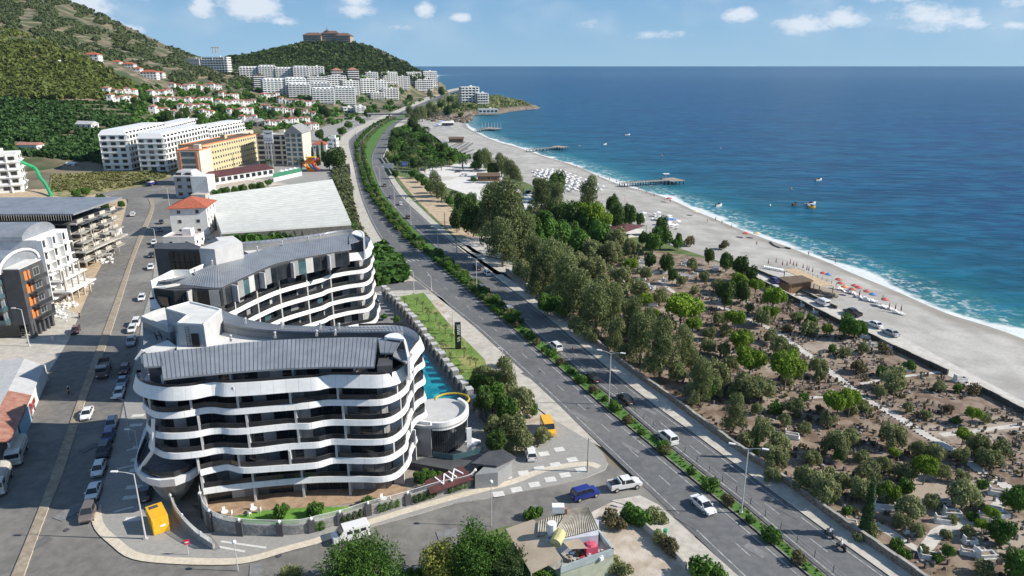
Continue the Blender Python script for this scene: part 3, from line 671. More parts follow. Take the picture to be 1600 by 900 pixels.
# street divider (tan strip) on the left street
dl = crom(G([(-70, 1100), (18, 900), (70, 772), (104, 677), (122, 625), (140, 575), (165, 510), (205, 400), (220, 360), (235, 325), (231, 310)]), 5)
dr = crom(G([(-30, 1100), (38, 900), (72, 805), (101, 732), (134, 625), (155, 570), (180, 500), (211, 400), (230, 355), (241, 325), (238, 311)]), 5)
a_, b_ = match(dl, dr, 4); dv = MB()
dv.strip(up(b_, .16), up(a_, .16), 0); dv.strip(up(a_, .16), up(a_, -.02), 1); dv.strip(up(b_, -.02), up(b_, .16), 1)
divm = mat('divider_paving', (.27, .22, .165), (.38, .32, .25), .95, 1.0, bump=.4, big=[((.26, .2, .13), .3, .55, .7, .6)])
o = dv.build('street_divider', [divm, tilecream], fix=False); o['kind'] = 'structure'
for i, (x, y, w_, l_) in enumerate([(1075, 815, 1.6, 4), (905, 650, 1.2, 5), (700, 835, 2, 3), (830, 590, 1, 6), (1180, 860, 1.5, 3), (985, 700, .9, 4), (1230, 800, 1.3, 4), (1010, 640, 1.1, 5), (110, 800, 2.2, 4), (60, 850, 1.6, 3), (600, 855, 2.4, 1.4), (400, 893, 3, 1.6), (140, 700, 1.4, 3), (880, 560, 1, 4)]):
    p = at(x, y); MB().box((p.x, p.y, .052), (l_, w_, .012), R(-52) if x > 650 and y < 830 or x > 1000 else R(66 if x < 200 else 18)).build('asphalt_patch', pavedark if i % 3 else asphalt)['kind'] = 'structure'
    if i % 2: MB().tube((p.x+2, p.y+3, .05), (p.x+2, p.y+3, .062), .38, n=12).build('manhole_cover', darkw)['kind'] = 'structure'
# big pavement round the curved buildings
ISL = [(151, 799), (153, 823), (183, 851), (211, 871), (263, 879), (345, 881), (391, 878), (447, 862), (492, 851), (560, 829), (657, 803), (709, 787), (752, 781), (806, 770), (860, 760), (915, 747), (945, 735), (950, 725), (942, 708), (925, 692),
   (880, 665), (860, 655), (840, 700), (700, 770), (560, 800), (400, 830), (310, 800), (236, 730), (236, 600), (262, 420), (243, 400), (237, 450), (222, 500), (215, 550), (195, 625), (180, 690), (165, 750)]
raised('pavement', G(ISL), -.05, .12, paving, kerbm)
# cream tactile stripe along its kerb
st = crom(G([(158, 790), (163, 820), (190, 846), (216, 864), (265, 871), (345, 873.5), (391, 870), (447, 854), (492, 842), (560, 818), (657, 788), (745, 764), (800, 750), (850, 731), (915, 722), (940, 728)]), 6)
a_, b_ = match(st, offs(st, 1.3), 1.5)
o = MB().strip(up(a_, .128), up(b_, .128)).build('cream_paving_stripe', tilecream, fix=False); o['kind'] = 'structure'
w = MB()
for (x, y) in [(763, 754), (791, 746), (818, 740), (843, 733), (850, 710), (874, 703), (894, 719), (868, 727), (883, 743), (860, 750), (835, 758), (807, 766), (779, 773), (908, 735)]:
    p = at(x, y); w.box((p[0], p[1], .125), (1.7, 1.3, .02), R(14))
for i, (x, y) in enumerate([(208, 812), (205, 778), (209, 762), (214, 736), (216, 719), (218, 700), (213, 665), (216, 650)]):
    p = at(x, y); w.box((p[0], p[1], .125), (2.2, 1.0, .02), R(8))
for x0, y0, x1, y1 in [(178, 801, 209, 793), (183, 734, 218, 726), (198, 705, 222, 698)]:
    p, q = at(x0, y0), at(x1, y1); d = (q-p); w.box(((p[0]+q[0])/2, (p[1]+q[1])/2, .124), (d.length, .4, .02), math.atan2(d.y, d.x))
for x0, y0, x1, y1 in [(345, 847, 416, 857), (340, 855, 383, 863), (286, 805, 290, 830), (302, 805, 306, 830)]:
    p, q = at(x0, y0), at(x1, y1); d = (q-p); w.box(((p[0]+q[0])/2, (p[1]+q[1])/2, .124), (d.length, .35, .02), math.atan2(d.y, d.x))
o = w.build('pale_paving_inlay', mat('pale_inlay', (.58, .57, .54), (.68, .67, .64), .85, 2)); o['kind'] = 'structure'
# south-east corner
sheet('corner_lot', G([(925, 800), (960, 782), (985, 790), (1080, 880), (1130, 930), (1000, 960), (900, 960), (880, 900)]), .02, soillight)
raised('corner_pavement', G([(955, 783), (1000, 775), (1030, 790), (1180, 925), (1120, 960), (1050, 870), (985, 792)]), -.05, .12, concrete, kerbm)
sheet('front_bank', G([(640, 915), (690, 868), (730, 842), (782, 824), (850, 812), (925, 800), (900, 960), (1000, 1100), (560, 1100)]), .01, verge)
# olive lawn, pool terrace, promenade, cemetery paths
sheet('olive_lawn', G([(617, 465), (662, 458), (672, 470), (700, 505), (735, 540), (757, 562), (770, 600), (712, 596), (690, 560), (640, 495)]), .16, lawn)
PR = crom(G([(1174, 428), (1200, 440), (1250, 465), (1313, 497), (1360, 518), (1425, 550), (1500, 588), (1600, 640), (1800, 742), (2200, 935)]), 4)
PL = crom(G([(1166, 430), (1190, 444), (1238, 469), (1300, 501), (1345, 522), (1394, 546), (1479, 586), (1588, 642), (1770, 742), (2150, 935)]), 4)
prom_r = crom(G([(1182, 423), (1212, 437), (1262, 461), (1319, 487), (1365, 506), (1406, 526), (1459, 553), (1588, 621), (1790, 722), (2180, 900)]), 4)
a_, b_ = match(PL, prom_r, 3); band('promenade', a_, b_, .05, pathm)
def pathband(name, P, w, m, z=.04):
    P = resample(crom(G(P), 5), 2); a, b = offs(P, -w/2), offs(P, w/2)
    for i in range(len(a)):
        k = pnoise(P[i]*.4)*.3; a[i] = a[i]+(a[i]-P[i])*k; b[i] = b[i]-(a[i]-P[i])*k
    o = MB().strip(up(b, z), up(a, z)).build(name, m, fix=False); o['kind'] = 'structure'; return P
PATHS = [pathband('cemetery_path', [(1120, 480), (1150, 487), (1167, 497), (1205, 515), (1250, 545), (1300, 583), (1350, 622), (1400, 650), (1450, 682), (1487, 702), (1530, 735), (1572, 760), (1640, 800)], 1.9, pathm),
 pathband('cemetery_side_path', [(1470, 680), (1530, 673), (1600, 664), (1680, 655)], 1.2, pathm),
 pathband('cemetery_side_path', [(1255, 622), (1290, 620)], 1.0, pathm),
 pathband('cemetery_side_path', [(1572, 768), (1555, 795), (1510, 815), (1470, 830), (1450, 852), (1440, 862), (1400, 838), (1370, 820), (1355, 815)], 1.6, pathm),
 pathband('cemetery_side_path', [(1345, 600), (1400, 590), (1480, 580)], .9, pathm),
 pathband('cemetery_side_path', [(1067, 466), (1050, 455), (1030, 438)], 1.2, pathm)]
# ---------------- curved buildings ----------------
def seg_box(b, p, q, th, z0, z1, gap=0.0, mi=0, side=1):
    """upright slab between two plan points, thickness to the left of the run"""
    d = Vector((q[0]-p[0], q[1]-p[1], 0)); L = d.length
    if L < 1e-4: return
    d /= L; n = Vector((-d.y, d.x, 0))*th*side; a = Vector((p[0], p[1], 0))+d*gap/2; c = Vector((q[0], q[1], 0))-d*gap/2
    b.prism([(a.x, a.y), (c.x, c.y), (c.x+n.x, c.y+n.y), (a.x+n.x, a.y+n.y)], z0, z1, mi)
def text_obj(s, size, m, parent, loc, rot, depth=.04, name='lettering', bold=0.0):
    cu = bpy.data.curves.new('lettering', 'FONT'); cu.body = s; cu.size = size; cu.extrude = depth; cu.align_x = 'CENTER'; cu.align_y = 'CENTER'; cu.offset = bold
    t = bpy.data.objects.new('t', cu); COL.objects.link(t); bpy.context.view_layer.update()
    me = bpy.data.meshes.new_from_object(t.evaluated_get(bpy.context.evaluated_depsgraph_get())); bpy.data.objects.remove(t)
    me.materials.clear(); me.materials.append(m); o = bpy.data.objects.new(name, me); COL.objects.link(o)
    o.parent = parent; o.location = Vector(loc)-(parent.location if parent else Vector()); o.rotation_euler = rot; return o
def curved_level(root, front, zb, bh, storey, inset=1.7, body=True, top=False, step=1.7, win_from=0.0, back=None):
    """front: dense plan polyline left to right (outside on its right side). zb: underside of the white band"""
    P = resample(front, step/4); n = (len(P)-1)//4*4; lo, ln = (-.6, -.85) if top else (-.2, -.45); O, I = offs(P, lo), offs(P, ln)
    for i in range(0, n, 4):     # white cladding panels, each its own curved piece, leaning back to the top
        k = 4 if i+8 <= len(P)-1 else len(P)-1-i; rg = []
        for j in range(i, i+k+1):
            e = (P[min(j+1, i+k)]-P[max(j-1, i)]).normalized()*(.012 if j == i else (-.012 if j == i+k else 0)); a, o_, q = P[j]+e, O[j]+e, I[j]+e
            rg.append([(a.x, a.y, zb), (o_.x, o_.y, zb+bh), (q.x, q.y, zb+bh), (q.x, q.y, zb)])
        MB().loft(rg).build('band_panel', whitep, root)
    F = resample(front, 1.0)
    g0, g1 = (offs(F, -.72), offs(F, -.74)) if top else (offs(F, -.34), offs(F, -.36))
    gl = MB(); zt = zb+bh+(.75 if not top else .35)
    for i in range(len(F)-1): seg_box(gl, g0[i], g0[i+1], .03, zb+bh-.02, zt)
    go_ = gl.build('glass_railing', glassr, root)
    hr = MB(); hr.path([(p.x, p.y, zt+.02) for p in g1], [.035]*len(g1), 5); hr.build('handrail', framedark, go_)
def facade(root, line, z0, z1, pattern, mats, fins=None, fin_depth=1.5, zs=None):
    P = resample(line, 1.75); Q = offs(P, .06)
    for i in range(len(P)-1):
        k = pattern[i % len(pattern)]
        b = MB()
        if k == 'w':
            seg_box(b, Q[i], Q[i+1], .22, z0+.01, z1-.01); b.build('wall_panel', greyw, root)
        elif k == 'l':
            seg_box(b, Q[i], Q[i+1], .22, z0+.01, z1-.01); b.build('wall_panel', greyl, root)
        else:
            seg_box(b, P[i], P[i+1], .08, z0+.06, z1-.3, .1, 0); seg_box(b, P[i], P[i+1], .14, z1-.3, z1-.02, 0, 1); seg_box(b, P[i], P[i+1], .14, z0, z0+.06, 0, 1)
            d = (P[i+1]-P[i]).normalized()*.05; seg_box(b, P[i]-d, P[i]+d, .14, z0+.06, z1-.3, 0, 1)
            b.build('window', [(glassc if random.random() < .22 else glassd) if k == 'g' else glassb, framedark], root)
        if fins and i % fins == 0:     # wing wall between two balconies
            f = MB(); d = (P[i+1]-P[i]).normalized(); n = Vector((d.y, -d.x, 0)); c = P[i]+n*fin_depth/2
            f.box((c.x, c.y, (z0+z1)/2), (fin_depth, .3, z1-z0-.02), math.atan2(n.y, n.x)); f.build('wing_wall', greyl, root)
def metal_roof(root, front, rear, zf, zr, mats=None, rib=.55, th=.25):
    n = 40
    def par(P):
        P = [Vector(p) for p in P]; L = [0]
        for u, v in zip(P, P[1:]): L.append(L[-1]+(v-u).length)
        def f(t):
            t *= L[-1]; i = 0
            while i < len(L)-2 and L[i+1] < t: i += 1
            return P[i].lerp(P[i+1], (t-L[i])/max(1e-9, L[i+1]-L[i])), L[-1]
        return f
    ff, fr = par(front), par(rear); Lm = ff(1)[1]; n = int(Lm/rib)
    A = [ff(i/n)[0] for i in range(n+1)]; B = [fr(i/n)[0] for i in range(n+1)]
    b = MB(); b.strip([(p.x, p.y, zf) for p in A], [(p.x, p.y, zr) for p in B]); b.strip([(p.x, p.y, zf-th) for p in A], [(p.x, p.y, zf) for p in A], 0)
    b.strip([(p.x, p.y, zr) for p in B], [(p.x, p.y, zr-th*1.5) for p in B]); b.strip([(p.x, p.y, zr-th) for p in B], [(p.x, p.y, zf-th) for p in A])
    for e in (0, n): b.quad((A[e].x, A[e].y, zf-th), (A[e].x, A[e].y, zf), (B[e].x, B[e].y, zr), (B[e].x, B[e].y, zr-th))
    ro_ = b.build('roof', roofm, root)
    s = MB()
    for i in range(n+1):
        p, q = A[i], B[i]; d = (Vector((q.x, q.y, zr))-Vector((p.x, p.y, zf))); t = (A[min(i+1, n)]-A[max(i-1, 0)]).normalized()*.035
        a = Vector((p.x, p.y, zf)); c = a+d; u = Vector((0, 0, .055))
        s.quad(a-t, a-t+u, c-t+u, c-t); s.quad(a+t+u, a+t, c+t, c+t+u); s.quad(a-t+u, a+t+u, c+t+u, c-t+u)
    o = s.build('roof_seams', roofseam, ro_, fix=False); o['kind'] = 'stuff'
    return A, B
def vents(root, pts):
    for p in pts:
        b = MB(); b.box((p.x, p.y, p.z+.2), (.35, .35, .4), .2); b.tube((p.x, p.y, p.z+.4), (p.x, p.y, p.z+.75), .14, n=8); b.ball((p.x, p.y, p.z+.85), .24, nu=8, nv=4)
        b.build('roof_vent', steel, root)
PATT = 'ggwggglggwgggw'
# front building
LV = [ # (z of band underside, band height, pixel line of the underside)
 (18.3, 1.75, [(224, 596), (212, 598), (207.5, 605), (213, 614), (229, 622), (262, 626.5), (300, 624.5), (325, 619.5), (338, 618), (352, 620), (400, 617.5), (450, 613.5), (480, 611.5), (497, 610), (508, 607.5), (520, 606), (560, 606.5), (592, 606.5), (612, 603.5), (629.5, 596), (643, 582), (647, 569)]),
 (15.25, .85, [(232, 632), (223, 634), (224, 640), (233, 648.5), (248, 654), (276, 654), (300, 650.5), (320, 646.5), (336, 646), (350, 648), (372, 648), (427, 643.5), (465, 640.3), (484, 638.4), (500, 635.6), (516, 634), (560, 634.5), (592, 634), (610.6, 630), (627.6, 621), (638, 611), (640, 603)]),
 (12.2, .85, [(236, 662), (228, 666), (230, 673), (238, 680.5), (253, 685.7), (279, 686.4), (306, 684), (328, 679.5), (345, 678), (360, 679.5), (385, 678.5), (450, 671.5), (483, 671), (500, 667.5), (520, 665), (560, 665.5), (588, 665), (612, 661), (631, 649), (639, 637), (640, 630)]),
 (9.15, .85, [(240, 692), (232, 696), (234, 702), (241.6, 708.7), (256.7, 716), (279, 717.8), (313, 714.5), (335, 710), (351, 708.3), (368, 710.3), (400, 709.4), (450, 703), (495, 700.5), (510, 697), (522, 695), (560, 696), (594, 695.5), (616, 690.8), (633, 677), (640, 663), (641, 656)]),
 (6.1, .85, [(314, 744), (321.5, 741.8), (345, 736.5), (357.5, 735), (380, 740), (430, 737), (481, 733.5), (500, 731), (515, 726), (527, 724.3), (560, 725), (590, 724.7), (612.5, 720), (633, 706), (638, 697), (638, 688)]),
 (3.05, .85, [(318, 773), (345, 769), (380, 764.5), (434, 759), (497, 754.3), (560, 753.5), (597, 754), (621.5, 747), (637, 731), (643, 719), (643, 711)])]
A0 = empty('curved_apartment_building', at(430, 770), label='front curved apartment building with white wavy balcony bands and grey metal roof', cat='apartment building', group='curved apartment buildings')
lines = []
for zb, bh, px in LV:
    lines.append(crom([Vector((p.x, p.y, 0)) for p in [at(x, y, zb) for x, y in px]], 5))
tip = Vector((-14.4, 103.5, 0)); capb = [Vector((-14.2, 106, 0)), Vector((-15.6, 109.8, 0)), Vector((-19, 112.6, 0)), Vector((-26, 112.4, 0))]
REARN = [Vector((-26, 112.4, 0)), Vector((-38, 112.8, 0)), Vector((-46, 117, 0)), Vector((-52, 117, 0)), Vector((-56, 106, 0))]
for li, (zb, bh, px) in enumerate(LV):
    ln = lines[li]
    sh = Vector((0, 0, 0))
    end = ln[-1]; curl = crom([ln[-2], end, Vector((end.x+.5, 103.3, 0)), capb[0], capb[1], capb[2], capb[3]], 5)
    full = ln+curl[6:]
    curved_level(A0, full, zb, bh, 3.05, top=(li == 0))
    back = [Vector((-46, 115, 0)), Vector((-55, 112, 0))] if li < 4 else [Vector((-46, 115, 0)), Vector((-46, 100, 0))]
    slab = [(p.x, p.y) for p in offs(full, -.2)]+[(p.x, p.y) for p in back]
    MB().prism(slab, zb+.02, zb+.3).build('floor_slab', greyl, A0)
# glazed storeys behind the balconies
for k in range(6):
    z0 = [3.35, 6.4, 9.45, 12.5, 15.55, 0.12][k]; z1 = [6.1, 9.15, 12.2, 15.25, 18.3, 3.05][k]
    li = [5, 4, 3, 2, 1, 5][k]; ln = resample(lines[li], 1.0)
    base = offs(ln, -2.0)
    if li < 4: base = [p for p in base if p.x > -53.0]
    else: base = [p for p in base if p.x > -46]
    base = [p for i, p in enumerate(base) if p.y < 101]
    cl = [base[0]]
    for p in base[1:]:
        if (p-cl[-1]).length > .6 and p.x > cl[-1].x-.2: cl.append(p)
    base = cl+[Vector((-16.6, 105, 0)), Vector((-18.5, 110, 0))]
    facade(A0, base, z0, z1, 'ggwggggggw' if k != 5 else 'gglwgggwgg', None, fins=4, fin_depth=1.75)
    body = [(p.x+.0, p.y+.18) for p in base]+[(-26, 111), (-44, 113), (-52, 112) if li < 4 else (-46, 112)]
    MB().prism(body, z0-.02, z1+.02).build('storey_core', blackm, A0)
# penthouse
pent = [Vector((x, y, 0)) for x, y in [(p.x, p.y) for p in ats([(258, 596), (300, 592), (390, 583), (480, 579), (575, 577)], 20.0)]]
facade(A0, crom(pent, 4), 18.6, 21.4, 'gggwgggwl', None, fins=5, fin_depth=1.2)
pr = ats([(224, 552), (352, 539), (480, 530), (628, 528)], 22.6)
MB().prism([(p.x, p.y+.15) for p in pent]+[(p.x, p.y) for p in [at(628, 530, 22.6), at(480, 532, 22.6), at(352, 541, 22.6), at(228, 554, 22.6)]], 18.6, 21.2).build('penthouse_core', darkw, A0)
fr = crom([Vector((p.x, p.y, 0)) for p in ats([(255, 592), (300, 587), (390, 579), (480, 574), (540, 573), (585, 573)], 21.7)], 4)
rr = crom([Vector((p.x, p.y, 0)) for p in ats([(250, 549.5), (300, 545), (352, 538), (420, 532), (480, 529), (550, 527), (590, 527.5)], 22.8)], 4)
metal_roof(A0, fr, rr, 21.7, 22.8)
fr2 = [Vector((p.x, p.y, 0)) for p in ats([(225, 573), (255, 571.5)], 22.2)]; rr2 = [Vector((p.x, p.y, 0)) for p in ats([(223, 553), (250, 549.5)], 22.8)]
metal_roof(A0, fr2, rr2, 22.2, 22.8)
fr3 = [Vector((p.x, p.y, 0)) for p in ats([(594, 551), (615, 551)], 22.2)]; rr3 = [Vector((p.x, p.y, 0)) for p in ats([(591, 528), (628, 529)], 22.8)]
metal_roof(A0, fr3, rr3, 22.2, 22.8)
vents(A0, [at(361, 533, 22.8), at(430, 528, 22.8), at(495, 525, 22.8), at(524, 524, 22.8)])
b = MB(); q = ats([(616, 540), (645, 552), (634, 566), (614, 556)], 21.8); b.prism([(p.x, p.y) for p in q], 21.5, 21.75); b.build('terrace_canopy', greyw, A0)
q = ats([(592, 557), (614, 557), (612, 570), (589, 571)], 21.4); MB().prism([(p.x, p.y) for p in q], 18.7, 21.3).build('terrace_room', darkw, A0)
# white curl at the east end of the roof
arc = ats([(604, 526), (612, 520), (622, 519.5), (630, 526), (634, 540), (636, 548)], 23.3)
c = MB(); o1 = crom([Vector((p.x, p.y, 0)) for p in arc], 4)
for i in range(len(o1)-1): seg_box(c, o1[i], o1[i+1], .35, 18.6, 23.3-.05*i)
c.build('curved_end_wall', whitep, A0)
MB().prism([(p.x, p.y) for p in o1[:14]], 22.9, 23.2).build('end_wall_cap', whitep, A0)
# rear wing: parapet wall, flat screed roof and northern roof strip
wl = crom([Vector((p.x, p.y, 0)) for p in ats([(350, 516), (397, 524), (462, 528), (541, 528), (602, 527)], 21.9)], 4)
wlt = offs(wl, -.3)
b = MB()
for i in range(len(wl)-1): seg_box(b, wl[i], wl[i+1], .3, 18.6, 23.3)
b.build('parapet_wall', greyw, A0)
rn = crom([Vector((p.x, p.y, 0)) for p in ats([(346, 483), (384, 497), (423, 504.5), (462, 508), (541, 509), (630, 509)], 23.0)], 4)
wl2 = crom([Vector((p.x, p.y, 0)) for p in ats([(350, 504), (397, 513), (462, 517.5), (541, 518), (632, 517)], 23.35)], 4)
metal_roof(A0, wl2, rn, 23.35, 22.9)
vents(A0, [at(384, 506, 23.3), at(441, 512, 23.3), at(501, 514, 23.3), at(530, 514.5, 23.3)])
q = ats([(351, 517), (600, 529), (480, 531), (352, 540), (318, 543), (276, 546), (276, 505)], 21.6)
MB().prism([(p.x, p.y) for p in q], 18.4, 21.55, 0, 1).build('flat_roof', [greyl, rooflight], A0)
q = [(-46, 113)]+[(p.x, p.y) for p in rn[::-1]]
MB().prism([(p.x, p.y-.1) for p in wl]+[(p.x, p.y-.4) for p in rn[::-1]], .1, 22.6).build('rear_wing_core', greyw, A0)
# stair tower and west block
tw = [(258, 482), (297, 471), (346, 483), (318, 507), (276, 505), (292, 492)]; q = ats(tw, 25.2)
MB().prism([(p.x, p.y) for p in q], 18, 25.05, 0, 1).build('stair_tower', [greyl, rooflight], A0)
b = MB(); k = [Vector((p.x, p.y, 0)) for p in q]
for i in range(6):
    seg_box(b, k[i], k[(i+1) % 6], .22, 25.05, 25.3, 0, 0, side=-1 if True else 1)
b.build('tower_coping', whitew, A0)
d0 = at(305, 541, 21.6); MB().box((d0.x+.3, d0.y-.25, 22.7), (1.1, .1, 2.1), 0).build('roof_door', blackm, A0)
b = MB(); l0 = at(297, 541, 21.6)
for s in (-.25, .25): b.box((l0.x+s, l0.y-.2, 23.2), (.05, .05, 3.3))
for i in range(9): b.box((l0.x, l0.y-.2, 21.8+i*.36), (.5, .05, .05))
b.build('ladder', framedark, A0)
wb = [(222, 495), (240, 502), (264, 512), (277, 506), (283, 500), (258, 482), (243, 486)]; q = ats(wb, 22.6)
MB().prism([(p.x, p.y) for p in q], .1, 21.9, 0, 1).build('west_block', [greyw, rooflight], A0)
b = MB(); k = [Vector((p.x, p.y, 0)) for p in q]
for i in (0, 1, 2, 5, 6): seg_box(b, k[i], k[(i+1) % 7], .2, 21.8, 22.75, 0, 0, side=-1)
b.build('west_parapet', greyl, A0)
q = ats([(224, 545), (262, 530), (277, 541), (252, 549.5), (228, 551)], 21.6); MB().prism([(p.x, p.y) for p in q], .1, 21.5, 0, 1).build('west_roof', [greyw, rooflight], A0)
q2 = ats([(222, 495), (264, 512), (252, 545), (224, 549)], 21.0)
MB().prism([(p.x, p.y) for p in q2], .1, 20.6).build('west_wall', greyw, A0)
p = at(235, 543, 21.4); text_obj('R', 2.6, whitep, A0, (p.x-.6, p.y-1.7, 20.6), (R(90), R(38), R(12)), .12, 'wall_emblem', .05)
p = at(250, 524, 21.4); text_obj('H', 2.0, blackm, A0, (p.x, p.y-.5, 21.5), (R(90), R(-20), R(-14)), .05, 'wall_letter')
# corner balcony and its concrete foot at the south-west
cz = 4.75; cb = crom([Vector((p.x, p.y, 0)) for p in ats([(232, 690), (222, 715), (214, 738), (220, 749), (229, 755.5), (246, 761), (268, 761.5), (290, 756), (306, 748), (316, 741), (322, 730)], cz)], 5)
P = resample(cb, 2.0); out = offs(P, .25); inn = offs(P, -.25)
lift = [max(0, (i-len(P)*.62))*.11+max(0, 4-i)*.3 for i in range(len(P))]
for i in range(len(P)-1):
    rA = [(P[i].x, P[i].y, cz+lift[i]), (P[i+1].x, P[i+1].y, cz+lift[i+1]), (inn[i+1].x, inn[i+1].y, cz+lift[i+1]), (inn[i].x, inn[i].y, cz+lift[i])]
    rB = [(out[i].x, out[i].y, cz+1.3+lift[i]), (out[i+1].x, out[i+1].y, cz+1.3+lift[i+1]), (inn[i+1].x, inn[i+1].y, cz+1.3+lift[i+1]), (inn[i].x, inn[i].y, cz+1.3+lift[i])]
    MB().loft([rA, rB]).build('band_panel', whitep, A0)
g = MB()
for i in range(1, len(P)-1): seg_box(g, inn[i], inn[i+1] if i+1 < len(P) else inn[i], .03, cz+1.2, cz+2.3)
g.build('glass_railing', glassr, A0)
MB().prism([(p.x, p.y) for p in offs(cb, -.3)], cz+.2, cz+.9, 0, 1).build('corner_terrace', [conec, pavedark], A0)
top = offs(P, -.5); cen = Vector((sum(p.x for p in top)/len(top), sum(p.y for p in top)/len(top)-.2, 0)); rings = []
for t, s in ((0, .30), (.15, .42), (.4, .62), (.7, .80), (1, .92)):
    rings.append([(cen.x+(p.x-cen.x)*s+(1-s)*1.2, cen.y+(p.y-cen.y)*s-(1-s)*.6, .1+(cz+.25-.1)*t) for p in top])
MB().loft(rings).build('concrete_foot', conec, A0, smooth=False)
MB().prism([(p.x, p.y) for p in ats([(236, 690), (318, 735), (330, 720), (330, 690), (260, 670)], 6)], 5.6, 9.2).build('corner_storey_core', blackm, A0)
b = MB(); p0, p1 = at(232, 652, 15.5), at(212, 740, 5.6); b.path([(p0.x+.3, p0.y+.6, 15.0), (p0.x-.4, p0.y+.3, 10), (p1.x+.3, p1.y+.4, 5.8)], [.28, .3, .34], 6); b.build('slanted_fin', whitep, A0)

# rear curved building
B0 = empty('curved_apartment_building', at(500, 520), label='rear curved apartment building sweeping up to the highway, white bands and dark metal roof', cat='apartment building', group='curved apartment buildings')
pb = [(236, 484), (262, 481), (300, 479), (331, 476.5), (357.5, 470), (397, 451.5), (436, 436), (478, 425), (500, 419.5), (508, 416), (517, 413.5), (541, 409), (567.5, 405.6), (577, 401), (580.6, 396), (581, 391)]
ZB = 3.05+5*3.22; bl = crom([Vector((p.x, p.y, 0)) for p in [at(x, y, ZB) for x, y in pb]], 5)
endB = bl[-1]; curl = crom([bl[-2], endB, endB+Vector((-.3, 4, 0)), endB+Vector((-2.5, 8, 0)), endB+Vector((-6, 11, 0))], 5)[6:]
for k in range(6):
    zb = ZB-k*3.22; f = bl+curl
    if k: f = [p for p in f if p.x > -95]
    if k == 5: f = [p+Vector((.9, -.6, 0))*max(0, min(1, (p.x+50)/10)) for p in f]
    curved_level(B0, f, zb, 1.75 if k == 0 else .85, 3.2, top=(k == 0))
    sl = offs(f, -.2); MB().prism([(p.x, p.y) for p in sl]+[(p.x, p.y) for p in (at(545, 366, 24.4), at(436, 384, 24.4), at(331, 414, 24.4))], zb+.02, zb+.3).build('floor_slab', greyl, B0)
    z1 = zb-.0; z0 = zb-3.22+.3
    if k < 6:
        base = [p for p in resample(offs(resample(bl, 1.0), -2.0), 1.0) if p.x > -93]
        cl = [base[0]]
        for p in base[1:]:
            if p.x > cl[-1].x+.2: cl.append(p)
        facade(B0, cl, max(z0, .15), z1, 'gggwgggl' if k % 2 else 'ggwgggbg', None, fins=4, fin_depth=1.75)
        MB().prism([(p.x+0, p.y+.2) for p in cl]+[(p.x, p.y) for p in (at(545, 367, 24.4), at(436, 385, 24.4), at(340, 412, 24.4))], max(z0, .1), z1+.05).build('storey_core', blackm, B0)
pent = crom([Vector((p.x, p.y, 0)) for p in ats([(300, 461), (341, 462), (366, 452), (407, 433), (438, 421.5), (489, 410), (545, 399)], 21.6)], 4)
facade(B0, pent, ZB+.3, 22.7, 'ggwgggwbl', None, fins=5, fin_depth=1.3)
b = MB(); w0 = [Vector((p.x, p.y, 0)) for p in ats([(240, 470), (274, 474), (298, 472)], 20.5)]
for i in range(2): seg_box(b, w0[i], w0[i+1], .3, .1, 23)
b.build('west_end_wall', darkw, B0)
for x0, x1, y in ((248, 272, 464), (283, 296, 464)):
    p, q = at(x0, y, 21), at(x1, y, 21); g = MB(); seg_box(g, Vector((p.x, w0[0].y-.1, 0)), Vector((q.x, w0[1].y-.1, 0)), .08, 19.9, 21.7, mi=0, side=-1); g.build('window', glassd, B0)
fr = crom([Vector((p.x, p.y, 0)) for p in ats([(238, 442), (271, 444), (300, 446), (339, 449), (363, 440), (405, 421), (436, 409.5), (489, 399), (549, 388.6)], 23.0)], 4)
rr = crom([Vector((p.x, p.y, 0)) for p in ats([(258, 437), (280, 433), (300, 426.6), (331, 413.5), (363, 403), (402, 392.5), (436, 383), (499, 373), (545, 365)], 24.4)], 4)
metal_roof(B0, fr, rr, 23.0, 24.4)
f3 = [Vector((p.x, p.y, 0)) for p in ats([(546, 380), (568, 374)], 23.7)]; r3 = [Vector((p.x, p.y, 0)) for p in ats([(545, 365), (556, 364)], 24.4)]
metal_roof(B0, f3, r3, 23.7, 24.4)
MB().prism([(p.x, p.y+.2) for p in pent]+[(p.x, p.y-.3) for p in rr[::-1]], ZB+.3, 22.9).build('penthouse_core', darkw, B0)
MB().prism([(p.x, p.y) for p in w0]+[(p.x, p.y+.2) for p in pent[:6]]+[(p.x, p.y-.3) for p in rr[8::-1]], .1, 22.8).build('west_core', darkw, B0)
vents(B0, [at(305, 428, 24.2), at(332, 414, 24.3), at(365, 402, 24.4), at(402, 392, 24.4), at(441, 383, 24.4), at(482, 376, 24.4), at(500, 373, 24.4)])
q = ats([(236, 438), (270, 421.5), (294, 422), (300, 425), (322, 411), (340, 408), (300, 430), (262, 440)], 24.3)
b = MB(); k = [Vector((p.x, p.y, 0)) for p in ats([(236, 439), (270, 422), (296, 422), (322, 411), (332, 409)], 24.4)]
for i in range(4): seg_box(b, k[i], k[i+1], .25, 21, 24.4)
b.build('roof_parapet', whitew, B0)
MB().prism([(p.x, p.y) for p in k]+[(p.x, p.y-.2) for p in rr[14::-1]], 20, 23.1, 0, 0).build('roof_terrace', rooflight, B0)
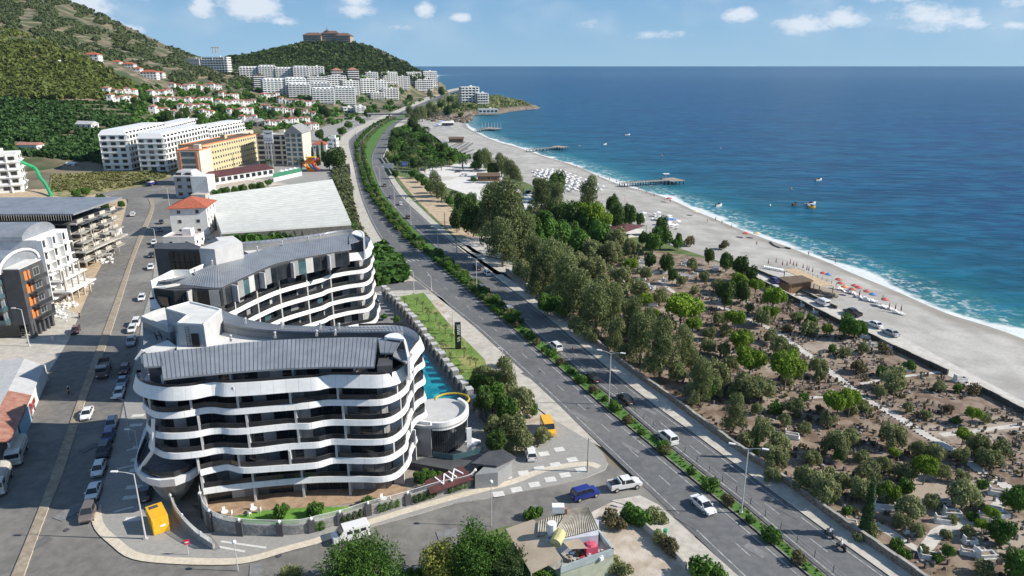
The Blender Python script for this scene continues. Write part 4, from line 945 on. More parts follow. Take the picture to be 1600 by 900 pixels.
# its north wing: dark block, grey tower and narrow roof strip
q = ats([(241, 388), (311, 389), (313, 384), (296, 378), (241, 380)], 23.5); MB().prism([(p.x, p.y) for p in q], .1, 23.4).build('dark_block', darkw, B0)
q = [at(262, 391, 23.2), at(312, 391, 23.2)]; g = MB()
for i in range(6):
    for j in range(4):
        a = q[0].lerp(q[1], (i+.06)/6); c = q[0].lerp(q[1], (i+.94)/6); g = MB(); seg_box(g, Vector((a.x, a.y, 0)), Vector((c.x, c.y, 0)), .1, 20.6-j*2.4, 22.8-j*2.4, side=-1); g.build('window', [glassd], B0)
q = ats([(311.5, 387), (335, 388.6), (378.5, 378), (364, 367.6), (336.5, 370), (342, 375)], 27.6)
MB().prism([(p.x, p.y) for p in q], 16, 27.5, 0, 1).build('stair_tower', [greyl, rooflight], B0)
wl = crom([Vector((p.x, p.y, 0)) for p in ats([(378, 392), (402, 389), (440, 381), (499, 371), (546, 363)], 23.4)], 4)
ws = crom([Vector((p.x, p.y, 0)) for p in ats([(379, 381), (420, 378), (470, 372), (530, 362), (550, 360)], 24.6)], 4); wn = crom([Vector((p.x, p.y, 0)) for p in ats([(379, 378), (420, 374.5), (470, 369), (530, 360), (552, 358)], 24.9)], 4)
metal_roof(B0, ws, wn, 24.6, 24.9, rib=1.2)
b = MB()
for i in range(len(ws)-1): seg_box(b, ws[i], ws[i+1], .25, 20, 24.4)
b.build('parapet_wall', greyw, B0)
MB().prism([(p.x, p.y-.2) for p in rr[20:]]+[(p.x, p.y) for p in ws[::-1]], .2, 23.0, 0, 1).build('flat_roof', [greyw, rooflight], B0)
arc = crom([Vector((p.x, p.y, 0)) for p in ats([(552, 365), (555, 361), (561, 360.5), (566, 364), (567, 370)], 24.6)], 4); c = MB()
for i in range(len(arc)-1): seg_box(c, arc[i], arc[i+1], .4, 19.5, 24.6)
c.build('curved_end_wall', whitep, B0)
MB().prism([(p.x, p.y) for p in arc], 24.2, 24.5).build('end_wall_cap', whitep, B0)

# ---------------- pavilion, pool, garden ----------------
PV = empty('round_pavilion', at(700, 720), label='round glass fitness pavilion with white ring roof at the end of the pool', cat='pavilion')
ro = crom([Vector((p.x, p.y, 0)) for p in ats([(675, 661), (690, 661), (705, 658), (722, 650), (731, 640), (731, 630), (718, 621), (700, 616), (672, 617), (640, 625), (630, 640), (633, 655)], 6.4)], 4)
for i in range(0, 24, 1):
    b = MB(); seg_box(b, ro[i], ro[i+1], .5, 5.0, 6.4, .02); b.build('band_panel', whitep, PV)
MB().prism([(p.x, p.y) for p in ro], 5.3, 5.6, 0, 0).build('flat_roof', greyl, PV)
gi = offs(ro[:26], -.7)
for i in range(0, 20):
    b = MB(); seg_box(b, gi[i], gi[i+1], .06, .3, 5.2, .08, 0); b.build('glass_pane', glassd, PV)
    b = MB(); b.box((gi[i].x, gi[i].y, 2.7), (.1, .1, 5)); b.build('mullion', framedark, PV)
inner = offs(ro[:26], -1.2); MB().prism([(p.x, p.y) for p in inner]+[(ro[36].x, ro[36].y)], .2, .5).build('floor', greyl, PV)
q = ats([(636, 664), (673, 669), (676, 650), (640, 640)], 5.5); MB().prism([(p.x, p.y) for p in q], 0, 5.3).build('side_wall', greyw, PV)
q = ats([(636, 658), (671, 663), (674, 668), (640, 672)], 5.6); b = MB(); k = [Vector((p.x, p.y, 0)) for p in ats([(634, 664), (673, 669.5)], 5.0)]; seg_box(b, k[0], k[1], .4, 4.9, 6.1); b.build('band_panel', whitep, PV)
b = MB(); p = at(733, 690, 3); b.box((p.x, p.y, 3.2), (.8, .35, 4.6), .3); b.build('white_fin', whitep, PV)
b = MB(); p = at(734, 688, 2.4); b.box((p.x+.5, p.y-.3, 2.3), (2.0, 1.7, .35), -.5); b.build('entrance_canopy', whitep, PV)
sl = empty('pool_slide', at(708, 625), label='yellow curved tube slide rim behind the round pavilion', cat='slide')
arcp = [at(706, 632, 5.0)+Vector((3.0*math.cos(a), 2.4*math.sin(a)+1.0, .5)) for a in np.linspace(-.5, 3.4, 18)]
MB().path(arcp, [.2]*18, 8).build('slide_tube', mat('dull_yellow', (.42, .33, .02), (.5, .4, .04)), sl, smooth=True)
MB().path([arcp[0], arcp[0]+Vector((0, 0, -5.4))], [.12, .12], 6).build('post', steel, sl); MB().path([arcp[-1], arcp[-1]+Vector((0, 0, -5.4))], [.12, .12], 6).build('post', steel, sl)
pool = ats([(655, 546), (664, 552), (684, 580), (704, 605), (724, 625), (730, 634), (700, 640), (640, 645), (634, 600), (640, 565)], .1)
o = MB().poly([(p.x, p.y, .17) for p in pool[::-1]]).build('pool_water', poolm); o['kind'] = 'structure'
sheet('pool_terrace', [at(*p) for p in [(560, 520), (600, 470), (610, 470), (700, 570), (745, 625), (800, 700), (780, 725), (700, 735), (640, 720), (560, 620)]], .10, pavedark)
sheet('pool_deck', [at(*p) for p in [(640, 760), (672, 712), (745, 700), (765, 690), (800, 716), (780, 728), (700, 740)]], .14, pavedark)
# stone piers along the pool
pw = resample(crom([at(*p) for p in [(601, 462), (622, 482), (645, 508), (672, 545), (705, 590), (735, 630), (758, 662)]], 5), 3.1)
PW = empty('pool_wall', pw[0], label='grey stone pool wall with tall rough piers beside the olive lawn', cat='wall')
for i in range(len(pw)-1):
    d = pw[i+1]-pw[i]; a = math.atan2(d.y, d.x); c = (pw[i]+pw[i+1])/2
    MB().box((c.x, c.y, .9), (d.length, .3, 1.8), a).build('wall_panel', darkw, PW)
    b = MB(); h = 2.7+.25*math.sin(i*2.3); b.box((pw[i].x, pw[i].y, h/2), (1.5, 1.25, h), a); b.box((pw[i].x, pw[i].y, h+.08), (1.6, 1.35, .16), a, 1); b.build('stone_pier', [stoneg, greyl], PW)
# garden terrace of the front building
gw = crom([at(*p) for p in [(316, 797), (318, 812), (325, 826), (345, 834), (385, 838), (430, 838), (470, 836), (500, 829), (540, 818), (576, 806), (626, 793), (684, 775), (732, 764), (744, 752)]], 5)
tops = [3.6, 3.3, 2.9, 2.3, 1.9, 1.7, 1.6, 1.6, 1.5, 1.5, 1.5, 1.5, 1.5, 1.5]
GW = empty('garden_wall', at(430, 838), label='curved stone garden wall with dark piers and white railing below the front building', cat='wall')
n = len(gw)
for i in range(n-1):
    t = i/5; j = min(int(t), 12); z = tops[j]*(1-t+j)+tops[j+1]*(t-j); b = MB(); seg_box(b, gw[i], gw[i+1], .35, 0, z); b.build('wall_section', stoneg, GW)
rl = offs(gw, -.1); r = MB(); tz = lambda i: float(np.interp(i/5, range(14), tops))
for i in range(0, n-1):
    a, c = rl[i], rl[i+1]; r.tube((a.x, a.y, tz(i)+.85), (c.x, c.y, tz(i+1)+.85), .035, n=5); r.tube((a.x, a.y, tz(i)+.1), (c.x, c.y, tz(i+1)+.1), .025, n=4)
    for k in range(8):
        q = a.lerp(c, k/8); z = tz(i+k/8); r.box((q.x, q.y, z+.45), (.035, .035, .85))
o = r.build('railing', whitew, GW, fix=False)
for k, i in enumerate([4, 12, 19, 26, 33, 39, 45, 51, 57, 64]):
    if i >= n: break
    z = tz(i); a = gw[i]; d = gw[min(i+1, n-1)]-gw[i-1]; an = math.atan2(d.y, d.x)
    MB().box((a.x, a.y, z/2+.1), (.9, .55, z+.5), an).build('pier', darkw, GW)
    p = MB(); p.tube((a.x, a.y, z+.3), (a.x, a.y, z+.5), .06, n=6); p.ball((a.x, a.y, z+.7), .24, nu=10, nv=6); p.build('globe_lamp', whitep, GW, smooth=True)
gp = [(p.x, p.y) for p in offs(gw, -.3)][2:]+[(p.x, p.y) for p in ats([(742, 742), (640, 730), (560, 757), (420, 762), (322, 778)], 0)]
MB().prism(gp, 0, .55).build('garden_terrace', woodd)['kind'] = 'structure'
sheet('garden_lawn', ats([(362, 807), (385, 803), (416, 797), (460, 794), (510, 792), (560, 791), (551, 797), (500, 809), (470, 817), (445, 820), (416, 820), (385, 816)], .6), .6, lawng)
sheet('garden_paving', ats([(330, 800), (362, 806), (416, 796), (510, 791), (600, 780), (640, 768), (630, 757), (420, 770), (322, 785)], .58), .58, mat('terracotta_paving', (.30, .20, .13), (.42, .30, .2), .9, 1.0, bump=.3))
# ramp wall on the west
rw = crom([at(*p) for p in [(268, 792), (275, 812), (290, 830), (310, 847), (333, 860)]], 5)
RW = empty('ramp_wall', rw[0], label='low stone ramp wall with railing beside the yellow container', cat='wall')
for i in range(len(rw)-1):
    z = 2.4-i*.07; b = MB(); seg_box(b, rw[i], rw[i+1], .35, 0, z); b.build('wall_section', stoneg, RW)
r = MB()
for i in range(len(rw)-1):
    z = 2.4-i*.07; a, c = rw[i], rw[i+1]; r.tube((a.x, a.y, z+.8), (c.x, c.y, z+.73), .035, n=5)
    for k in range(6): q = a.lerp(c, k/6); r.box((q.x, q.y, z+.4), (.035, .035, .8))
r.build('railing', whitew, RW, fix=False)
for i in (2, 9, 16):
    a = rw[i]; p = MB(); z = 2.4-i*.07; p.tube((a.x, a.y, z), (a.x, a.y, z+.3), .07, n=6); p.ball((a.x, a.y, z+.5), .26, nu=10, nv=6); p.build('globe_lamp', whitep, RW, smooth=True)
sheet('ramp', ats([(275, 800), (318, 800), (330, 838), (345, 858), (335, 862), (300, 840)], .0), .135, pavedark)
# sloping entrance roof with the white monogram
EN = empty('entrance_roof', at(700, 765), label='low maroon sloping roof with white zigzag monogram by the garden wall', cat='roof')
q = ats([(664, 755), (722, 737), (741, 748), (672, 767)], 1.9); b = MB(); zz = [2.3, 3.0, 2.0, 1.5]
b.poly([(p.x, p.y, z) for p, z in zip(q, zz)][::-1]); b.poly([(p.x, p.y, z-.2) for p, z in zip(q, zz)])
for i in range(4): j = (i+1) % 4; b.quad((q[i].x, q[i].y, zz[i]-.2), (q[j].x, q[j].y, zz[j]-.2), (q[j].x, q[j].y, zz[j]), (q[i].x, q[i].y, zz[i]))
b.build('roof_slab', maroon, EN)
P0, P1, P3 = Vector((*q[0][:2], zz[0])), Vector((*q[1][:2], zz[1])), Vector((*q[3][:2], zz[3])); ux = (P1-P0); uy = (P0-P3)
def onr(u, v): return P3+(P1-P0)*u+(P0-P3)*v+Vector((0, 0, .06+.1*u*0))
for s in [((.25, .95), (.38, .2)), ((.38, .2), (.5, .9)), ((.5, .9), (.62, .2)), ((.62, .95), (.75, .3)), ((.6, .2), (.78, .95)), ((.78, .95), (.93, .35))]:
    a, c = onr(*s[0]), onr(*s[1]); MB().tube(a, c, .13, n=4).build('monogram_stroke', whitep, EN)
for x, y, hh, w_ in [(790, 700, 0, 0)]: pass
en2 = empty('entrance_lobby', at(720, 735), label='dark angular entrance lobby between the pavilion and the car forecourt', cat='building')
for pts, z, m_, nm in [([(640, 722), (736, 740), (760, 722), (672, 712)], 1.7, darkw, 'base_wall'), ([(742, 742), (770, 716), (792, 712), (800, 722), (778, 738)], 2.6, greyw, 'gable')]:
    q = ats(pts, z); MB().prism([(p.x, p.y) for p in q], 0, z).build(nm, m_, en2)
q = ats([(736, 722), (762, 704), (786, 700), (806, 712), (776, 726)], 3.2); MB().prism([(p.x, p.y) for p in q], 2.7, 3.0).build('canopy', darkw, en2)
g = MB(); k = [Vector((p.x, p.y, 0)) for p in ats([(676, 714), (708, 719), (738, 712), (760, 706)], 1.7)]
for i in range(3): g = MB(); seg_box(g, k[i], k[i+1], .04, 1.7, 2.7); g.build('glass_railing', glassb, en2)
# advertising totem on the lawn
T = empty('sign_totem', at(716, 546), label='tall black sign totem with white lettering on the olive lawn', cat='sign')
p = at(716, 546); b = MB(); b.box((p.x, p.y, 3.3), (1.35, .6, 6.6), .1); b.build('pylon', blackm, T)
text_obj('VA  MARE', .95, whitep, T, (p.x+.2, p.y-.36, 4.1), (R(90), R(-90), R(5.7)), .03, 'lettering', .02)
# ---------------- block buildings ----------------
BOXM = {}
def unit_window(kind, mglass=None, mframe=None):
    """1 x 1 m window lying in the xz plane, facing -y: frame proud, pane set back"""
    key = (kind, mglass.name if mglass else '', mframe.name if mframe else '')
    if key in BOXM: return BOXM[key]
    b = MB(); t = .07
    for c, d in (((0, 0, .5-t/2), (1, .1, t)), ((0, 0, -.5+t/2), (1, .1, t)), ((-.5+t/2, 0, 0), (t, .1, 1-2*t)), ((.5-t/2, 0, 0), (t, .1, 1-2*t))): b.box(c, d, 0, 1)
    if kind == 2: b.box((0, 0, 0), (.05, .09, 1-2*t), 0, 1)
    b.box((0, .02, 0), (1-2*t, .02, 1-2*t), 0, 0)
    me = b.mesh('window', [mglass or glassd, mframe or framem], fix=False); BOXM[key] = me; return me
def ubox(m):
    if m.name in BOXM: return BOXM[m.name]
    me = MB().box((0, 0, 0), (1, 1, 1)).mesh('unit', m, fix=False); BOXM[m.name] = me; return me
def bx(root, name, m, c, d, rz=0):     # a boxy part in the local frame of root
    return inst(ubox(m), name, root, c, rz, d)
def face_cam(root_loc, rz, n):
    a = Vector((n[0]*math.cos(rz)-n[1]*math.sin(rz), n[0]*math.sin(rz)+n[1]*math.cos(rz))); v = Vector((-root_loc[0], -root_loc[1])).normalized()
    return a.dot(v) > -.25
def block(name, label, cat, loc, rz, w, d, h, nf, wall=None, roof='flat', roofmat=None, style='window', bay=3.2, ww=1.4, wh=1.3, glass=None, frame=None, slabm=None, group=None, parapet=.7, over=.5, front_only=False, z0=.0, rh=None, bandh=.42):
    """local frame: x along the front, -y the front"""
    wall = wall or whitew; r = empty(name, loc, rz, label, cat, group); bx(r, 'wall', wall, (0, 0, h/2), (w, d, h))
    fh = h/nf; G_ = unit_window(1, glass, frame)
    sides = [((0, -1), w, d, 0), ((1, 0), d, w, math.pi/2), ((-1, 0), d, w, -math.pi/2), ((0, 1), w, d, math.pi)]
    for n, L, D, a in sides:
        if not face_cam(loc, rz, n): continue
        if front_only and n != (0, -1): continue
        nb = max(1, int(L/bay)); C, S = math.cos(a), math.sin(a)
        def pl(x, y): return (x*C-y*S, x*S+y*C)
        for f in range(nf):
            z = f*fh
            if style == 'band':      # continuous balconies: slab and railing proud of the wall, glazing behind
                x, y = pl(0, -D/2-.45); bx(r, 'balcony', slabm or whitep, (x, y, z+.2+bandh/2-.2 if f else fh*.98), (L+(.9 if n[0] == 0 else -.1), .9, bandh), a)
            for i in range(nb):
                x0 = -L/2+(i+.5)*L/nb
                if style == 'band' and i % 4 == 0:
                    x, y = pl(x0-L/nb/2+.1 if i else x0-L/nb/2+.35, -D/2-.4); bx(r, 'fin', wall, (x, y, z+fh/2), (.22, .8, fh), a)
                x, y = pl(x0, -D/2-.03)
                wd = min(ww, L/nb*.82)
                inst(G_, 'window', r, (x, y, z+fh*.55), a, (wd, 1, min(wh, fh*.72)))
    if roof == 'flat':
        for (x, y, a, b_) in ((0, -d/2+.12, w+.1, .24), (0, d/2-.12, w+.1, .24), (-w/2+.12, 0, .24, d-.4), (w/2-.12, 0, .24, d-.4)):
            bx(r, 'parapet', slabm or wall, (x, y, h+parapet/2-.02), (a, b_, parapet))
        bx(r, 'roof', roofmat or rooflight, (0, 0, h+.06), (w-.5, d-.5, .14))
        if w > 9: bx(r, 'stair_head', wall, (w*.12, d*.15, h+1.3), (3.2, 3, 2.5))
    elif roof in ('hip', 'gable'):
        rh = rh or min(w, d)*.24; o = over; k = min(w, d)/2+o if roof == 'hip' else 0; b = MB()
        X, Y = w/2+o, d/2+o; 
        if w >= d: A, B = Vector((-X+k, 0, h+rh)), Vector((X-k, 0, h+rh))
        else: A, B = Vector((0, -Y+k, h+rh)), Vector((0, Y-k, h+rh))
        c = [Vector((-X, -Y, h-.02)), Vector((X, -Y, h-.02)), Vector((X, Y, h-.02)), Vector((-X, Y, h-.02))]; u = Vector((0, 0, -.15))
        if w >= d: b.quad(c[0], c[1], B, A); b.quad(c[2], c[3], A, B); b.poly([c[1], c[2], B]); b.poly([c[3], c[0], A])
        else: b.quad(c[1], c[2], B, A); b.quad(c[3], c[0], A, B); b.poly([c[0], c[1], A]); b.poly([c[2], c[3], B])
        b.quad(*[q+u for q in c][::-1])
        for i in range(4): b.quad(c[i]+u, c[(i+1) % 4]+u, c[(i+1) % 4], c[i])
        b.build('roof', roofmat or redtile, r, world=False)
    elif roof == 'mansard':
        b = MB(); t = 1.6; rh = rh or 2.6
        b.loft([[(-w/2-.4, -d/2-.4, h), (w/2+.4, -d/2-.4, h), (w/2+.4, d/2+.4, h), (-w/2-.4, d/2+.4, h)], [(-w/2+t, -d/2+t, h+rh), (w/2-t, -d/2+t, h+rh), (w/2-t, d/2-t, h+rh), (-w/2+t, d/2-t, h+rh)]])
        b.build('roof', roofmat or whitep, r, world=False)
        nb = max(2, int(w/5))
        for i in range(nb):
            bx(r, 'dormer', glassd, (-w/2+(i+.5)*w/nb, -d/2+.55, h+1.1), (w/nb*.55, 1.0, 1.4))
    return r
def pxblock(x0, x1, ytop, ybot, name, label, cat, z=None, rz=0.0, dep=None, **k):
    """a building whose near wall spans photo columns x0..x1 between rows ytop and ybot"""
    base = hit((x0+x1)/2, ybot) if z is None else at((x0+x1)/2, ybot, z); m = mpp(base)
    w = (x1-x0)*m/max(.6, abs(math.cos(rz))+.25*abs(math.sin(rz))); h = (ybot-ytop)*m*1.03; d = dep or min(18, max(7, w*.6))
    c = base+Vector((-math.sin(rz), math.cos(rz), 0))*d/2; c.z = base.z-.3
    return block(name, label, cat, c, rz, w, d, h, **k)

# --- resort apartments at the foot of the wooded hill ---
RC = [(160, 410, 72, 150, 'long pale apartment block', 'mansard', whitew, 0), (410, 640, 78, 160, 'long white apartment block', 'mansard', whitew, 0), (630, 740, 68, 130, 'small white rounded block', 'flat', whitew, 0),
 (795, 870, 90, 132, 'brown block with a red hipped roof', 'hip', thatch, 0), (908, 982, 92, 156, 'taller brown block with a red hipped roof', 'hip', thatch, 0), (990, 1115, 106, 156, 'white block with yellow ends', 'flat', whitew, 0),
 (1120, 1255, 108, 186, 'white stepped block', 'flat', whitew, .2), (1310, 1530, 106, 200, 'white block nearest the sea', 'flat', whitew, .15), (260, 330, 125, 215, 'brown block with a white top', 'flat', thatch, 0),
 (325, 620, 158, 262, 'wide glassy block', 'mansard', whitew, .1), (500, 790, 190, 285, 'grey block, arched white top', 'mansard', whitew, -.1), (630, 900, 135, 215, 'grey slab block', 'flat', greyl, .2),
 (875, 1100, 165, 270, 'grey slab block with white frame', 'flat', whitew, .15), (1095, 1180, 168, 250, 'narrow blue-glass block', 'flat', whitew, 0), (665, 960, 222, 326, 'front glassy block', 'mansard', whitew, -.05),
 (1240, 1340, 138, 225, 'grey stepped block', 'flat', greyl, .2), (1370, 1500, 162, 242, 'grey and white stepped block', 'flat', greyl, .1), (1065, 1160, 248, 295, 'low round white block', 'flat', whitew, 0),
 (1155, 1260, 218, 292, 'small terraced white block', 'flat', whitew, 0), (875, 1030, 345, 385, 'low white flat-roofed restaurant', 'flat', whitew, 0)]
WHERE = ['at the left of the upper row under the hill', 'beside it under the wooded hill in the upper row', 'behind the long white block, against the trees', 'at the hill foot, left of its twin', 'at the hill foot, right of its twin', 'right of the two brown blocks',
 'left of the grey stepped block near the highway', 'at the right end of the resort cluster', 'at the left end of the resort cluster', 'in the middle row above the village roofs', 'in the middle row behind the front block', 'behind the arched block', 'right of the middle row', 'right of the slab with the white frame',
 'nearest the village in the resort cluster', 'second from the sea in the resort cluster', 'below the block nearest the sea', 'beside the highway bend', 'beside the highway, right of the low round block', 'by the footbridge']
RC2 = []
for r_, w_ in zip(RC, WHERE):
    x0, x1, yt, yb, lb, *q_ = r_
    if x1-x0 > 150: xm = x0+(x1-x0)*.52; RC2 += [((x0, xm-4, yt+4, yb-4, 'left half, '+lb, *q_), w_), ((xm+4, x1, yt-3, yb+6, 'right half, '+lb, *q_), w_)]
    else: RC2.append((r_, w_))
for (x0, x1, yt, yb, lb, rf, wm, rz), wh_ in RC2:
    f = lambda a: 340+a/4.444; g = lambda a: 90+a/4.444
    nf = max(2, round((yb-yt)/4.444/2.9)); yb2 = g(yb)
    r = pxblock(f(x0), f(x1), g(yt), yb2, 'resort_apartment_block', lb+' '+wh_, 'apartment building', rz=rz+.38, nf=nf, wall=wm, roof=rf, roofmat=whitep if rf == 'mansard' else (redroof2 if rf == 'hip' else None), style='band', bay=4.6, ww=3.6, wh=2.3,
                glass=glassb if 'glass' in lb else glassd, frame=framem, group='resort apartment blocks', dep=16, bandh=1.15)
# distant others
pxblock(317, 356, 91, 112, 'hillside_hotel', 'square white and brown hotel with a yellow crane on its roof, on the saddle', 'hotel', nf=6, wall=whitew, style='band', bay=4.5, ww=3.4, wh=2, dep=20)
h1 = hit(336, 112); cr = empty('roof_crane', h1+Vector((0, 12, 30)), label='yellow steel frame of a crane on the roof of the square hillside hotel', cat='crane'); m = 1.25
b = MB()
for s in (-5, 0, 5): b.tube((s, 0, 0), (s, 0, 9), .55, n=4)
b.build('crane_mast', yellowp, cr, world=False); MB().tube((-7, 0, 9), (7, 0, 9), .6, n=4).build('crane_boom', yellowp, cr, world=False)
pxblock(290, 312, 93, 103, 'hillside_house', 'low grey house left of the square hillside hotel', 'house', nf=2, wall=greyl, roof='flat', dep=12)
# the large hotel on the summit
S = atY(512, 70, 1590); tanw = mat('tan_wall', (.36, .27, .21), (.45, .35, .28))
SH = empty('summit_hotel', S+Vector((0, 0, -6)), 0, 'large tan hotel with a brown hipped roof and small pagoda on the wooded summit', 'hotel')
mp = 1590/1100
def sh_wing(x0, x1, y0, y1, ztop, nm='wing'):
    pass
wings = [(-50, -12, -4, 22, 25), (-12, 22, 3, 24, 29), (22, 52, -14, 16, 24)]
for (x0, x1, y0, y1, z) in wings:
    bx(SH, 'wall', tanw, ((x0+x1)/2, (y0+y1)/2, z/2), (x1-x0, y1-y0, z))
    b = MB(); X0, X1, Y0, Y1 = x0-2, x1+2, y0-2, y1+2; k = (Y1-Y0)/2
    A, B = Vector((X0+k*.6, (Y0+Y1)/2, z+6)), Vector((X1-k*.6, (Y0+Y1)/2, z+6)); c = [Vector((X0, Y0, z)), Vector((X1, Y0, z)), Vector((X1, Y1, z)), Vector((X0, Y1, z))]
    b.quad(c[0], c[1], B, A); b.quad(c[2], c[3], A, B); b.poly([c[1], c[2], B]); b.poly([c[3], c[0], A]); b.quad(*c[::-1]); b.build('roof', mat('brown_hip_roof', (.15, .085, .06), (.2, .12, .085)) if 'brown_hip_roof' not in MATS else MATS['brown_hip_roof'], SH, world=False)
    nb = int((x1-x0)/4.2)
    for f_ in range(6):
        bx(SH, 'balcony', cream, ((x0+x1)/2, y0-.5, 3+f_*z/6.6), (x1-x0, 1.2, .5))
        for i in range(nb): inst(unit_window(1), 'window', SH, (x0+(i+.5)*(x1-x0)/nb, y0-.06, 4.6+f_*z/6.6), 0, (3, 1, 2.3))
b = MB(); b.tube((-2, 12, 33), (-2, 12, 38), 7, .4, 8); b.tube((-2, 12, 38), (-2, 12, 44), .5, .05, 5); b.build('pagoda_roof', thatch, SH, world=False)
# hotel on the point
P_ = at(739, 168, 3); PH = block('point_hotel', 'white seven-storey hotel standing on the rocky point above the sea', 'hotel', P_+Vector((-6, 10, -1)), .25, 26, 18, 30, 8, wall=whitew, style='band', bay=4.5, ww=3.4, wh=2)
block('point_hotel_wing', 'lower white wing with a stair tower beside the hotel on the point', 'hotel', P_+Vector((13, 6, -1)), .25, 16, 16, 21, 6, wall=whitew, style='band', bay=4, ww=3, wh=2)
block('beach_pavilion', 'long low white terrace pavilion under the point hotel', 'pavilion', at(758, 176, 2)+Vector((4, 0, -.5)), .1, 26, 10, 5, 1, wall=whitew, bay=5, ww=3.5, wh=2.5)
# villas on the wooded ridge
for i, (x, y) in enumerate([(597, 88), (606, 93), (613, 90), (621, 96), (628, 100), (618, 104), (586, 82)]):
    p = hit(x, y, 1200); m = 1.4; block('ridge_villa', 'cream villa with brown roof among the trees of the ridge, '+ordn(i+1)+' along the slope', 'villa', p+Vector((0, 0, -2)), .3, 14, 10, 9, 3, wall=cream, roof='hip', roofmat=thatch, bay=4.5, ww=2, wh=1.6, group='villas on the wooded ridge')
# --- the red-roofed village ---
ROWS = [((160, 150), (212, 151), 5, 'at the top left of the village, upper row'), ((166, 162), (212, 161), 5, 'at the top left of the village, lower row'), ((262, 141), (345, 140), 8, 'in the highest row above the hedge'), ((228, 152), (268, 150), 4, 'in the short row under the round trees'),
 ((238, 163), (330, 161), 11, 'in the long attached terrace'), ((276, 175), (326, 172), 6, 'in the orange-roofed row under the long terrace'), ((232, 178), (262, 180), 3, 'left of the orange-roofed row'), ((266, 186), (292, 188), 3, 'under the orange-roofed row'), ((340, 153), (372, 155), 4, 'at the right end of the highest row'),
 ((335, 166), (398, 166), 7, 'right of the long terrace'), ((310, 184), (333, 183), 3, 'left of the large round tree'), ((352, 182), (394, 178), 5, 'right of the large round tree'), ((372, 194), (400, 190), 3, 'above the dark warehouse roofs'), ((405, 155), (436, 153), 4, 'left of the white stepped rows'),
 ((436, 176), (492, 184), 9, 'in the white stepped row below the resort'), ((434, 161), (492, 166), 7, 'in the red-roofed row at the resort wall'), ((408, 172), (434, 178), 4, 'at the left end of the white stepped row'), ((412, 200), (482, 192), 8, 'in the orange-roofed row nearest the tan hotel'), ((475, 204), (496, 202), 2, 'beside the street trees near the highway')]
hs = []
for (a, b_, n, wh_) in ROWS:
    for i in range(n):
        t = (i+.5)/n; x, y = a[0]+(b_[0]-a[0])*t, a[1]+(b_[1]-a[1])*t; p = hit(x, y); m = mpp(p); w = abs(b_[0]-a[0])/n*m*.93; h = 5.6 if i % 3 else 6.6
        rr_ = .25 if i % 2 else -.1; rm = redroof2 if (i+len(wh_)) % 5 else redtile
        k = ['white house, faded roof', 'white house, red roof'][0 if rm is redroof2 else 1]
        block('village_house', f'{k}, {ordn(i+1)} from left {wh_}', 'house', p+Vector((0, 4, -.6)), rr_*.9+.3, w*random.uniform(.85, 1.05), random.uniform(7.5, 10), h+random.uniform(.2, 1.6), 2, wall=whitew, roof='gable' if i % 2 else 'hip', roofmat=rm, bay=3.2, ww=1.3, wh=1.4, group='red-roofed village houses', over=.4, front_only=True)
HH = [(143, 96, 26, 'topmost'), (180, 103, 16, 'second'), (200, 109, 22, 'third'), (213, 113, 14, 'fourth'), (232, 122, 30, 'lowest'), (248, 120, 14, 'rightmost')]
for x, y, wpx, wd in HH:
    p = hit(x, y, 500); m = mpp(p); block('hillside_house', f'white hillside house with red roof in the green slope, {wd} of the six', 'house', p+Vector((0, 5, -2)), .1, wpx*m*.8, 11, 9 if wpx > 20 else 7, 3 if wpx > 20 else 2, wall=whitew, roof='hip', roofmat=redtile, bay=3.6, ww=1.6, wh=1.6, group='six houses on the green slope')
p = hit(92, 105, 500); b = MB(); r = empty('hillside_shed', p, label='small white A-shaped roof among the scrub of the near hill', cat='shed'); b.loft([[(-5, 0, -1), (5, 0, -1), (5, 4, -1), (-5, 4, -1)], [(-.6, 0, 6), (.6, 0, 6), (.6, 4, 6), (-.6, 4, 6)]]); b.build('roof', whitew, r, world=False)
# farm buildings in the banana plots
p = hit(132, 200, 430); block('farm_house', 'grey-roofed farmhouse in the middle of the banana plots', 'house', p+Vector((0, 4, -.5)), -.15, 13, 8, 3.4, 1, wall=whitew, roof='gable', roofmat=greyl, bay=4)
p = hit(43, 237, 380); block('farm_house', 'long white farmhouse with a maroon roof at the edge of the banana plots', 'house', p+Vector((0, 4, -.3)), 0, 13, 8, 4.5, 1, wall=whitew, roof='gable', roofmat=redroof2, bay=4, rh=1.4)
block('site_cabin', 'small white cabin on the bare ground before the banana plots', 'cabin', at(110, 262)+Vector((0, 2, 0)), 0, 5, 3.5, 2.6, 1, wall=whitew, roof='gable', roofmat=whitew, bay=3)
# --- mid-ground blocks ---
WB1 = at(192, 266)
def slantblock(name, label, x0, y0, x1, y1, ytop, dep, nf, z=0, **k):
    """front wall runs between two photo points of its foot"""
    p, q = at(x0, y0, z), at(x1, y1, z); d = q-p; rz = math.atan2(d.y, d.x); w = d.length; m = mpp(p)
    h = k.pop('h', None) or (y0-ytop)*m*1.02; c = (p+q)/2+Vector((-math.sin(rz), math.cos(rz), 0))*dep/2; c.z = z
    return block(name, label, k.pop('cat', 'apartment building'), c, rz, w, dep, h, nf, **k)
slantblock('white_apartment_block', 'white six-storey apartment block with balconies, left of the yellow hotel', 205, 266, 266, 246, 213, 16, 6, wall=whitew, roof='mansard', style='band', bay=4.4, ww=3.2, wh=2.0, rh=3)
slantblock('white_apartment_block', 'white apartment wing with dormers behind the first white block', 262, 241, 316, 222, 205, 16, 5, h=17, wall=whitew, roof='mansard', style='band', bay=4.4, ww=3.2, wh=2.0, rh=3)
slantblock('white_apartment_block', 'white apartment block with terraced dormers hidden behind the yellow hotel', 262, 268, 330, 246, 215, 16, 6, h=20, wall=whitew, roof='mansard', style='band', bay=4.4, ww=3.2, wh=2.0, rh=3)
